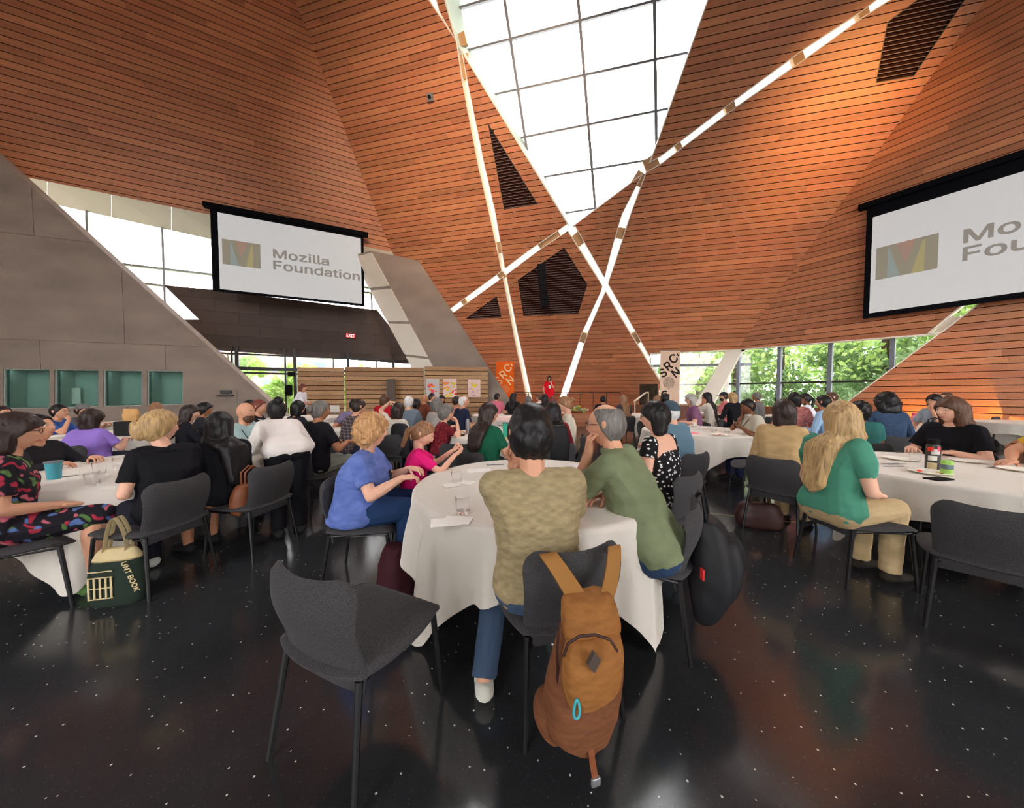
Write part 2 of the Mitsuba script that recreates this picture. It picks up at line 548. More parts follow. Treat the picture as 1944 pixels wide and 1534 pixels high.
# ------------------------------------------------------------------ right wood wall with the window cut into it
uR = PD.uv(PD.pos(0, 0))[0]
toward = PD.u if PD.u[1] < 0 else -PD.u
near_u = PD.uv(fD1 + toward * ((fD1[1] + 7.5) / -toward[1]))[0]
zf = PD.z2v(0, 0.0)
polyD = Polygon([tuple(PD.uv(foldD_top)), tuple(PD.uv(fD1)), (PD.uv(fD1)[0], zf), (near_u, zf), (near_u, PD.z2v(0, TOP))]).buffer(0)
e0, e1 = PD.px((1788, 631), (1640, 741))
dE = (np.array(e1) - np.array(e0))
eF = np.array(e1) + dE * ((zf - e1[1]) / dE[1])
holeR = Polygon([(PD.uv(fD1)[0] - 0.5, PD.uv(fD1)[1] + 0.02), tuple(PD.uv(fD1)), PD.px((1782, 632))[0], e0, e1, tuple(eF), (PD.uv(fD1)[0] - 0.5, zf)]).buffer(0)
slotD = Polygon(PD.px((1760, 633), (1788, 632), (1860, 577), (1945, 512), (1905, 512), (1820, 583)))
solidD = polyD.difference(holeR).difference(slotD)
struct('wall_right', PD.slab(solidD.union(seam(PD, (foldD_top, fD1))), 0.03, 0.10), 'wood_backing', 'right wall of orange brown horizontal wood boards behind the right screen')
boards('wall_right', PD, solidD, seed=23, v0=0.02)
wd = struct('window_2', None, None, 'thin slanting light slot below the right screen')
part(wd, 'reveal', PD.slab(ring(slotD), 0.0, 0.42), 'white_paint')
gm = trimesh.creation.triangulate_polygon(slotD, engine='earcut')
part(wd, 'pane', trimesh.Trimesh(PD.o + PD.n * 0.42 + gm[0][:, :1] * PD.u + gm[0][:, 1:2] * PD.v, gm[1], process=False), 'glass')
m = PD.slab(slotD.intersection(Polygon(PD.px((1770, 640), (1800, 640), (1838, 601), (1790, 600)))), 0.12, 0.3)
part(wd, 'cross_block', m, 'stone_light')

# right window: a vertical glass wall set back behind the wood
WR = vplane(560, fD1, 0.50)
zhead = 3.16
pR0 = WR.uv(WR.hit(1236, 700))[0]
pR1 = WR.uv(WR.hit(1800, 640))[0] + 1.2
lo, hi = sorted((pR0, pR1))
wr = struct('window_3', None, None, 'window wall on the right with grey posts looking out on trees')
SILL = 0.86
headz = lambda a: PD.z2v(a, zhead)
# white lining from the edge of the wood back to the glass
lining = PD.slab(ring(holeR, 0.03), 0.0, 0.55)
part(wr, 'reveal', lining, 'white_paint')
posts = [1404, 1481, 1577, 1694, 1800, 1920]
us = [WR.uv(WR.hit(x, 700))[0] for x in posts]
for k, uu in enumerate(us):
    part(wr, 'post', WR.slab(sbox(uu - 0.055, SILL, uu + 0.055, 4.3), -0.16, 0.02), 'post_grey')
edges = [lo] + us + [hi]
zb = H + (745 - 728) * 13.6 / 620
for k in range(len(edges) - 1):
    a, b = edges[k], edges[k + 1]
    if b - a < 0.05:
        continue
    for z0, z1 in ((SILL, zb), (zb, 4.3)):
        q = [WR.pos(a, z0), WR.pos(b, z0), WR.pos(b, z1), WR.pos(a, z1)]
        part(wr, 'pane', trimesh.Trimesh(q, [[0, 1, 2], [0, 2, 3]], process=False), 'glass')
    part(wr, 'glazing_bar', WR.slab(sbox(a, zb - 0.03, b, zb + 0.03), -0.08, 0.02), 'dark_metal')
part(wr, 'sill', WR.slab(sbox(lo, 0.0, hi, SILL), -0.25, 0.1), 'sill_wood')
part(wr, 'head', WR.slab(sbox(lo, 4.3, hi, 5.2), -0.05, 0.2), 'white_paint')
pr('post_grey', col(120, 126, 136), 0.5, 0.4)
pr('sill_wood', col(120, 74, 48), 0.5, 0.4)
# window left of the fold, below the front wall's raised edge
WF = Plane([P1.n[0], P1.n[1], 0] / np.linalg.norm(P1.n[:2]), ([P1.n[0], P1.n[1], 0] / np.linalg.norm(P1.n[:2])) @ P1.hit(1300, 667) + 0.42)
wf = struct('window_4', None, None, 'window behind the cream banner with a pale horizontal rail')
uA, uB = WF.uv(WF.hit(1205, 700))[0], WF.uv(WF.hit(1425, 700))[0]
vz = lambda z: z - WF.o[2]
zr = H + (745 - 693) * 14.2 / 620
for z0, z1 in ((SILL, zr - 0.05), (zr + 0.05, 4.2)):
    q = [WF.pos(uA, vz(z0)), WF.pos(uB, vz(z0)), WF.pos(uB, vz(z1)), WF.pos(uA, vz(z1))]
    part(wf, 'pane', trimesh.Trimesh(q, [[0, 1, 2], [0, 2, 3]], process=False), 'glass')
part(wf, 'glazing_bar', WF.slab(sbox(uA, vz(zr - 0.05), uB, vz(zr + 0.05)), -0.1, 0.05), 'post_grey')
part(wf, 'sill', WF.slab(sbox(uA, vz(0.0), uB, vz(SILL)), -0.25, 0.1), 'sill_wood')
part(wf, 'head', WF.slab(sbox(uA, vz(4.2), uB, vz(5.5)), 0.0, 0.2), 'white_paint')
hx = [P1.hit(1231, 672), P1.hit(1400, 663)]
hy = [h + np.append(P1.n[:2], 0) * 0.5 for h in hx]
part(wf, 'reveal', cat(trimesh.Trimesh([hx[0], hx[1], hy[1], hy[0], hx[0] + [0, 0, .04], hx[1] + [0, 0, .04], hy[1] + [0, 0, .04], hy[0] + [0, 0, .04]],
     [[0, 1, 2], [0, 2, 3], [4, 6, 5], [4, 7, 6], [0, 4, 5], [0, 5, 1], [2, 6, 7], [2, 7, 3], [1, 5, 6], [1, 6, 2], [3, 7, 4], [3, 4, 0]], process=False)), 'white_paint')
# leaning cream beams in front of that window
for (x0, x1, y0), (x2, x3, y1), d0, lab in (((1381, 1410, 664), (1318, 1352, 770), 13.55, 'broad cream leaning column in front of the right window'),):
    ps = [at(x0, y0, d0), at(x1, y0, d0), at(x3, y1, d0), at(x2, y1, d0)]
    back = [p + np.array([0.42, 0.55, 0]) for p in ps]
    hull = m3.Manifold.hull_points(np.vstack([ps, back]))
    foot = at((x2 + x3) / 2, y1, d0)
    ck = struct('trim_1', tm(hull), 'stone_light', lab)

# ------------------------------------------------------------------ left stone wall
gp = at(505, 757, 10.8)
PGr = vplane(2600, gp)
gy = lambda *p: PGr.px(*p)
gt0, gt1 = np.array(gy((0, 300))[0]), np.array(gy((506, 757))[0])
dG = gt1 - gt0
foot = gt1 + dG * ((PGr.z2v(0, 0) - gt1[1]) / dG[1])
topL = gt0 - dG * 0.5
polyG = Polygon([tuple(topL), tuple(foot), (topL[0] - 6.0, PGr.z2v(0, 0)), (topL[0] - 6.0, topL[1])])
cases = [Polygon(gy((x0, 700 + 0.012 * x0), (x1, 700 + 0.012 * x1), (x1, y1), (x0, y0))) for x0, x1, y0, y1 in ((5, 94, 776, 775), (103, 187, 775, 772), (196, 269, 772, 770), (279, 347, 770, 768))]
casesU = unary_union(cases)
struct('wall_left', PGr.slab(polyG.difference(casesU), 0.04, 0.5), 'granite', 'sloping brown stone wall on the left with four glass fronted openings')
solidG = polyG.difference(casesU)
zj = sorted([PGr.uv(PGr.hit(75, 449))[1], PGr.uv(PGr.hit(250, 653))[1], PGr.uv(PGr.hit(380, 742))[1]])
rows = [polyG.bounds[1], zj[0], zj[1], zj[2]]
while rows[-1] < polyG.bounds[3]:
    rows.append(rows[-1] + 2.3)
for i in range(len(rows) - 1):
    x = polyG.bounds[0] + (0.9 if i % 2 else 0.0) - 2.0
    while x < polyG.bounds[2]:
        g = solidG.intersection(sbox(x + 0.004, rows[i] + 0.004, x + 2.62 - 0.004, rows[i + 1] - 0.004))
        for q in getattr(g, 'geoms', [g]):
            if q.geom_type == 'Polygon' and q.area > 0.01:
                part('wall_left', 'stone_panel', PGr.slab(q, 0.0, 0.04), 'granite')
        x += 2.62
pr('booth_wall', col(168, 180, 172), 0.8, 0.2)
pr('teal_tint', col(60, 92, 88), 0.15, 0.6)
scene['booth_glass'] = {'type': 'thindielectric', 'int_ior': 1.5, 'specular_transmittance': rgb([0.62, 0.80, 0.76]), 'specular_reflectance': rgb([0.35, 0.4, 0.4])}
for i, cpoly in enumerate(cases):
    wk = struct(f'window_{5 + i}', PGr.slab(cpoly, 0.62, 0.66), 'booth_wall', ('glass fronted opening with a dark screen inside, nearest the left edge', 'glass fronted opening with a pale sheet inside', 'third glass fronted opening of the stone wall', 'glass fronted opening nearest the slope of the stone wall')[i])
    (cu0, cb0, cu1, cb1) = cpoly.bounds
    part(wk, 'light_strip', PGr.slab(sbox(cu0 + 0.1, cb1 - 0.030, cu1 - 0.1, cb1 - 0.022), 0.14, 0.20), 'booth_wall', emitter={'type': 'area', 'radiance': rgb((1.1, 1.4, 1.32)), 'sampling_weight': 0.1})
    part(wk, 'lining', PGr.slab(ring(cpoly, 0.02), 0.03, 0.62), 'booth_wall')
    gm = trimesh.creation.triangulate_polygon(cpoly, engine='earcut')
    part(wk, 'pane', trimesh.Trimesh(PGr.o + PGr.n * 0.10 + gm[0][:, :1] * PGr.u + gm[0][:, 1:2] * PGr.v, gm[1], process=False), 'booth_glass')
    part(wk, 'frame', PGr.slab(ring(cpoly, 0.035), 0.07, 0.13), 'teal_tint')

# ------------------------------------------------------------------ entrance side: window plane W, dark bulkhead, glazed doors
PW = vplane(2240, at(480, 706, 13.6))
wy = lambda *p: PW.px(*p)
PWg = vplane(2240, at(480, 706, 13.6), 0.12)
wu = struct('window_9', None, None, 'tall window above the stone slope with thin grey bars')
ug = Polygon(PWg.px((-60, 352), (98, 387), (400, 454), (760, 534), (760, 650), (300, 612), (-60, 612)))
vb = [((168, 400), (169, 460)), ((310.5, 437), (316, 590)), ((704, 535), (706, 590))]
hb = [((221, 501), (403, 522)), ((258, 537), (316, 544)), ((690, 546), (716, 549))]


def pwline(p, q):
    (a, b) = PWg.px(p, q)
    d = np.subtract(b, a)
    return LineString([tuple(np.array(a) - 9 * d), tuple(np.array(b) + 9 * d)])


cut = unary_union([pwline(*l).buffer(0.03) for l in vb + hb])
for g in getattr(ug.difference(cut), 'geoms', []):
    if g.area > 0.01:
        gm = trimesh.creation.triangulate_polygon(g, engine='earcut')
        part(wu, 'pane', trimesh.Trimesh(PWg.o + gm[0][:, :1] * PWg.u + gm[0][:, 1:2] * PWg.v, gm[1], process=False), 'glass')
for l in vb + hb:
    mm = PWg.slab(pwline(*l).buffer(0.03).intersection(ug), -0.10, 0.03)
    if mm is not None:
        part(wu, 'glazing_bar', mm, 'grey_metal')
# pale stone soffit between the wood wall's lower edge and the window head, in panels
for x0, x1 in ((-60, 89.3), (90, 211.3), (212, 325.3), (326, 461.4), (462, 601.4), (602, 760)):
    t = lambda x: PA.hit(x, 335 + (x - 45) * (478 - 335) / (742 - 45))
    b = lambda x: PWg.hit(x, 387 + (x - 98) * (454 - 387) / (400 - 98))
    q = np.array([t(x0), t(x1), b(x1), b(x0)])
    q2 = q + np.array([0, 0, 0.05])  # thin panel
    part(wu, 'soffit_panel', tm(m3.Manifold.hull_points(np.vstack([q, q2]))), 'stone_light')
bulk = Polygon(wy((312, 542), (404, 550), (691, 586), (716, 589), (752, 634), (792, 638), (826, 694), (404, 664), (333, 607), (378, 607)))
struct('wall_entry', PW.slab(bulk, 0.02, 0.10), 'black_matt', 'dark brown panelled wall above the entrance doors')
r = np.random.RandomState(4)
(u0, b0, u1, b1) = bulk.bounds
zrow = b0 - 0.05
i = 0
while zrow < b1:
    x = u0 - (0.7 if i % 2 else 0.0)
    while x < u1:
        g = bulk.intersection(sbox(x + 0.003, zrow + 0.003, x + 1.45 - 0.003, zrow + 0.47))
        for q in getattr(g, 'geoms', [g]):
            if q.geom_type == 'Polygon' and q.area > 0.004:
                mm = PW.slab(q, 0.0, 0.02)
                part('wall_entry', 'panel', mm, 'bulkhead', uv=np.tile([[r.rand(), r.rand()]], (len(mm.vertices), 1)))
        x += 1.45
    zrow += 0.473
    i += 1

de = struct('door_2', None, None, 'glazed entrance with dark frames looking out on greenery')
zdoor0, zdoor1 = H + (745 - 707) * 13.6 / 620, 3.25
ue = lambda x: PW.uv(PW.hit(x, 700))[0]
wz = lambda z: z - PW.o[2]
for x, w, z0, z1 in ((450.5, 0.06, 0, 3.3), (560, 0.06, 0, 3.3), (661, 0.05, 0, 3.3), (747, 0.05, 0, 3.3), (838, 0.06, 0, 3.3), (441, 0.03, zdoor0, 3.3), (542, 0.03, 0, 3.3), (633, 0.02, zdoor0, 3.0), (715, 0.02, zdoor0, 3.0), (781, 0.02, zdoor0, 3.0), (395, 0.06, 0, 3.3)):
    part(de, 'post', PW.slab(sbox(ue(x) - w, wz(z0), ue(x) + w, wz(z1)), -0.05, 0.09), 'dark_metal')
for z, w in ((zdoor0 + 0.15, 0.07), (zdoor0 - 0.03, 0.035), (2.99, 0.03), (0.06, 0.06)):
    part(de, 'rail', PW.slab(sbox(ue(395), wz(z - w), ue(840), wz(z + w)), -0.05, 0.09), 'dark_metal')
xs = [395, 450.5, 542, 560, 661, 747, 838]
for k in range(len(xs) - 1):
    for z0, z1 in ((0.1, zdoor0), (zdoor0 + 0.2, 3.3)):
        q = [PW.pos(ue(xs[k]), wz(z0), 0.03), PW.pos(ue(xs[k + 1]), wz(z0), 0.03), PW.pos(ue(xs[k + 1]), wz(z1), 0.03), PW.pos(ue(xs[k]), wz(z1), 0.03)]
        part(de, 'pane', trimesh.Trimesh(q, [[0, 1, 2], [0, 2, 3]], process=False), 'glass')

# leaning stone pillar between the entrance and the front wall
fr = [at(704.6, 476, 13.2), at(795, 495, 13.2), at(893, 640, 13.2), at(928, 695, 13.2)]
dfr = fr[3] - fr[2]
fr.append(fr[3] + dfr * (fr[3][2] / -dfr[2]))
dl = at(822, 695, 13.2) - fr[0]
fl = fr[0] + dl * (fr[0][2] / -dl[2])
ev = np.array([-1.25, 1.0, 0.22])
front = np.array([fr[0], fr[1], fr[4], fl])
pill = tm(m3.Manifold.hull_points(np.vstack([front, front + ev])))
sp = struct('trim_2', pill, 'granite', 'leaning grey brown stone pillar beside the entrance wall')
side = np.array([fr[0], fl, fl + ev, fr[0] + ev])
nrm = np.cross(side[1] - side[0], side[3] - side[0])
nrm /= np.linalg.norm(nrm)
nrm = nrm if nrm[0] < 0 else -nrm
L = 0.0
for k in range(5):                                                    # pale facing stones of the pillar's window side
    a, b = 0.01 + k * 0.2, 0.195 + k * 0.2
    q = np.array([side[0] + (side[1] - side[0]) * a, side[0] + (side[1] - side[0]) * b, side[3] + (side[2] - side[3]) * b, side[3] + (side[2] - side[3]) * a])
    part(sp, 'facing_stone', tm(m3.Manifold.hull_points(np.vstack([q + nrm * 0.002, q + nrm * 0.03]))), 'stone_light')

# ------------------------------------------------------------------ the rest of the hall, behind and above the camera
aT = PA.pos(A_far[0], PA.z2v(A_far[0], TOP))
dT = PD.pos(near_u, PD.z2v(near_u, TOP))
ceil_poly = Polygon([tuple(aT[:2]), tuple(foldA_top[:2]), tuple(foldD_top[:2]), tuple(dT[:2]), (26, -8), (-24, -8), (-24, aT[1])])
cm = trimesh.creation.extrude_polygon(ceil_poly.buffer(0), 0.2, engine='earcut')
cm.apply_translation([0, 0, TOP])
struct('ceiling', cm, 'ceiling_wood', 'ceiling of the hall')
pr('ceiling_wood', col(150, 98, 66), 0.7, 0.2)
wb = [bx(-24, 26, -7.7, -7.5, 0, 1.0), bx(-24, 26, -7.7, -7.5, 10.5, TOP)]
for k in range(8):
    wb.append(bx(-24 + k * 7.0, -24 + k * 7.0 + (1.2 if k in (2, 4, 5) else 7.0), -7.7, -7.5, 1.0, 10.5))
struct('wall_back', cat(*wb), 'stone_light', 'back wall of the hall')
wbk = struct('window_10', None, None, 'tall windows in the back wall')
for k in (2, 4, 5):
    x0 = -24 + k * 7.0 + 1.2
    part(wbk, 'pane', trimesh.Trimesh([[x0, -7.6, 1], [x0 + 5.8, -7.6, 1], [x0 + 5.8, -7.6, 10.5], [x0, -7.6, 10.5]], [[0, 1, 2], [0, 2, 3]], process=False), 'glass')
struct('wall_far_left', bx(-24.2, -24, -8, 5.5, 0, TOP), 'granite', 'far left end wall of the hall')

p0_, p1_ = on_floor(1240, 963.5), on_floor(1944, 1037)
struct('trim_3', bar([p0_[0], p0_[1], 0.0005], [p1_[0], p1_[1], 0.0005], 0.012, 0.002), 'brass', 'thin brass divider strip in the terrazzo')
pr('brass', col(190, 170, 120), 0.35, 0.5, 0.5)
# ------------------------------------------------------------------ people: builder
import scipy.sparse as sps


def unit(v):
    v = np.asarray(v, float)
    return v / (np.linalg.norm(v) + 1e-12)


_BALL = {}


def ball(n):
    if n not in _BALL:
        _BALL[n] = np.asarray(m3.Manifold.sphere(1.0, n).to_mesh().vert_properties)[:, :3]
    return _BALL[n]


def hullb(*balls, n=10):
    """hull of (centre, radius) spheres; radius may be a 3-vector"""
    return m3.Manifold.hull_points(np.vstack([np.asarray(c, float) + ball(n) * np.asarray(r, float) for c, r in balls]))


def cuffed(a, ra, b, rb, n=10):
    """a sleeve or trouser leg from the ball at a to a flat open-looking end at b"""
    a, b = np.asarray(a, float), np.asarray(b, float)
    t = unit(b - a)
    s = unit(np.cross(t, [0.3, 0.9, 0.2]))
    q = np.cross(t, s)
    g = np.arange(n + 2) * 2 * np.pi / (n + 2)
    rg = b + rb * (np.cos(g)[:, None] * s + np.sin(g)[:, None] * q)
    return m3.Manifold.hull_points(np.vstack([a + ball(n) * ra, rg]))


def smooth(man, edge, it=8, lam=0.5, mu=-0.52):
    """refine to short edges and round with Taubin steps; back as a trimesh"""
    man = man.refine_to_length(edge)
    m = man.to_mesh()
    v, f = np.asarray(m.vert_properties)[:, :3].astype(float), np.asarray(m.tri_verts)
    n = len(v)
    e = np.vstack([f[:, [0, 1]], f[:, [1, 2]], f[:, [2, 0]]])
    A = sps.coo_matrix((np.ones(len(e)), (e[:, 0], e[:, 1])), (n, n)).tocsr()
    A = ((A + A.T) > 0).astype(float)
    W = sps.diags(1 / np.maximum(np.asarray(A.sum(1)).ravel(), 1)) @ A
    for k in range(it):
        v = v + lam * (W @ v - v)
        v = v + mu * (W @ v - v)
    return trimesh.Trimesh(v, f, process=False)


def displace(mesh, amp, scale, seed=0, octaves=3):
    v = np.asarray(mesh.vertices)
    nn = np.asarray(mesh.vertex_normals)
    d = meshkit.fbm(v * np.asarray(scale) + seed * 7.3, octaves, seed) - 0.5
    mesh.vertices = v + nn * (d * 2 * amp)[:, None]
    return mesh


def rotx(a):
    c, s = math.cos(a), math.sin(a)
    return np.array([[1, 0, 0], [0, c, -s], [0, s, c]])


def roty(a):
    c, s = math.cos(a), math.sin(a)
    return np.array([[c, 0, s], [0, 1, 0], [-s, 0, c]])


def rotz(a):
    c, s = math.cos(a), math.sin(a)
    return np.array([[c, -s, 0], [s, c, 0], [0, 0, 1]])


def head_man(fine):
    """a head about 0.23 m high, face towards +y, middle of the head at the origin; one closed surface with ears"""
    s = trimesh.creation.icosphere(subdivisions=4 if fine else 3)
    d = np.asarray(s.vertices)
    x, y, z = d.T
    p = d * np.array([0.076, 0.096, 0.117])
    low = np.clip(-z, 0, 1)
    p[:, 0] *= 1 - 0.36 * low ** 1.6
    p[:, 1] += np.where(y > 0, -0.012 * low, 0.030 * low ** 1.3)          # flat jaw front, nape drawn in
    p[:, 1] *= np.where((y < 0) & (z > -0.2), 1.04, 1.0)
    fx, fz = p[:, 0], p[:, 2]
    front = np.clip(y, 0, 1) ** 0.7

    def bump(cx, cz, sx, sz, h):
        return h * np.exp(-((np.abs(fx) - cx) / sx) ** 2 - ((fz - cz) / sz) ** 2) * front
    p[:, 1] += bump(0, -0.022, 0.011, 0.020, 0.024) + bump(0, 0.008, 0.008, 0.020, 0.009)     # nose and bridge
    p[:, 1] += bump(0.031, 0.008, 0.015, 0.012, -0.011)                                        # eye sockets
    p[:, 1] += bump(0.026, 0.030, 0.024, 0.008, 0.004)                                         # brow
    p[:, 1] += bump(0, -0.058, 0.020, 0.008, 0.006) + bump(0, -0.045, 0.012, 0.004, -0.002)    # lips
    p[:, 1] += bump(0, -0.090, 0.016, 0.014, 0.010)                                            # chin
    p[:, 1] += bump(0.040, -0.022, 0.018, 0.016, 0.004)                                        # cheeks
    man = m3.Manifold(m3.Mesh(vert_properties=p.astype(np.float32), tri_verts=np.asarray(s.faces).astype(np.uint32)))
    for sx in (-1, 1):
        man = man + hullb(((sx * 0.076, -0.010, 0.010), (0.009, 0.020, 0.022)), ((sx * 0.074, -0.004, -0.022), (0.007, 0.012, 0.012)), ((sx * 0.086, -0.018, 0.016), (0.004, 0.014, 0.018)), n=8)
    return man


HEADS = {}


def hand_man(side, curl=0.35, spread=0.0, n=6):
    """a hand: wrist at the origin, fingers along +y, palm facing -z, thumb on the side of -x * side"""
    k = (side, curl, spread, n)
    if k in HEADS:
        return HEADS[k]
    t = -side
    parts = [hullb(((-0.024, 0.0, 0), 0.016), ((0.024, 0.0, 0), 0.016), ((-0.032, 0.078, 0.002), 0.0125), ((0.032, 0.072, 0.0), 0.0115), ((0.0, 0.085, 0.003), 0.0125), n=n)]
    for i, (x, L) in enumerate(((-0.031, 0.070), (-0.010, 0.080), (0.011, 0.075), (0.031, 0.058))):
        p = np.array([x * -t if False else x, 0.080 - (0.006 if i in (0, 3) else 0), 0.001])
        a, r = curl * (0.5 + 0.12 * i), 0.0095 - 0.0007 * i
        sx = spread * (x / 0.03)
        for j, f in enumerate((0.45, 0.31, 0.24)):
            dr_ = np.array([math.sin(sx), math.cos(a) * math.cos(sx), -math.sin(a)])
            q = p + dr_ * L * f
            parts.append(hullb((p, r), (q, r * 0.92), n=n))
            p, r = q, r * 0.92
            a += curl * (1.0 + 0.15 * i)
    p = np.array([-0.028, 0.022, -0.004])
    for L, dv, r in ((0.038, (-0.72, 0.62, -0.30), 0.0125), (0.030, (-0.40, 0.85, -0.35 - 0.3 * curl), 0.0105), (0.024, (-0.10, 0.92, -0.38 - 0.4 * curl), 0.0095)):
        q = p + unit(dv) * L
        parts.append(hullb((p, r), (q, r * 0.9), n=n))
        p = q
    man = m3.Manifold.batch_boolean(parts, m3.OpType.Add)
    if side < 0:                                                      # parts are built with the thumb at -x: a right hand seen from above
        man = man.mirror([1, 0, 0])
    HEADS[k] = man
    return man


def put(man, R, t):
    M = np.zeros((3, 4))
    M[:, :3], M[:, 3] = R, t
    return man.transform(M)


def ik(S, W, a, b, pole):
    """elbow of a two-bone arm from S to W; the wrist is drawn in when out of reach"""
    S, W = np.asarray(S, float), np.asarray(W, float)
    d = W - S
    L = np.linalg.norm(d)
    if L > (a + b) * 0.985:
        W = S + d / L * (a + b) * 0.985
        d = W - S
        L = np.linalg.norm(d)
    L = max(L, abs(a - b) + 0.02)
    x = (a * a - b * b + L * L) / (2 * L)
    h = math.sqrt(max(a * a - x * x, 1e-6))
    u = d / np.linalg.norm(d)
    p = np.asarray(pole, float)
    p = unit(p - u * (p @ u))
    return S + u * x + p * h, W


SKIN = {'fair': (222, 172, 146), 'light': (206, 152, 122), 'tan': (178, 122, 90), 'brown': (126, 80, 56), 'dark': (84, 54, 42)}
HAIR = {'black': (16, 14, 15), 'dark': (38, 27, 23), 'brown': (72, 48, 34), 'lightbrown': (124, 88, 60), 'blonde': (150, 122, 82), 'strawberry': (158, 118, 78), 'grey': (138, 134, 128), 'white': (205, 200, 190), 'red': (96, 44, 32), 'saltpepper': (92, 88, 84)}


def hair_bsdf(c):
    k = 'hair_' + c
    if k not in scene:
        a, b = np.array(col(*HAIR[c])), np.array(col(*[min(255, x * 1.35 + 10) for x in HAIR[c]]))
        lo, hi = (a * 0.55).tolist(), b.tolist()

        def fn(p, n, uv):
            return mix(lo, hi, fbm(p.x * 110.0 + p.y * 40.0, p.y * 110.0, p.z * 9.0, octaves=2))
        pr(k, mikit.proc(fn), 0.48, 0.35)
    return k


def skin_bsdf(c):
    k = 'skin_' + c
    if k not in scene:
        pr(k, col(*SKIN[c]), 0.52, 0.35)
    return k


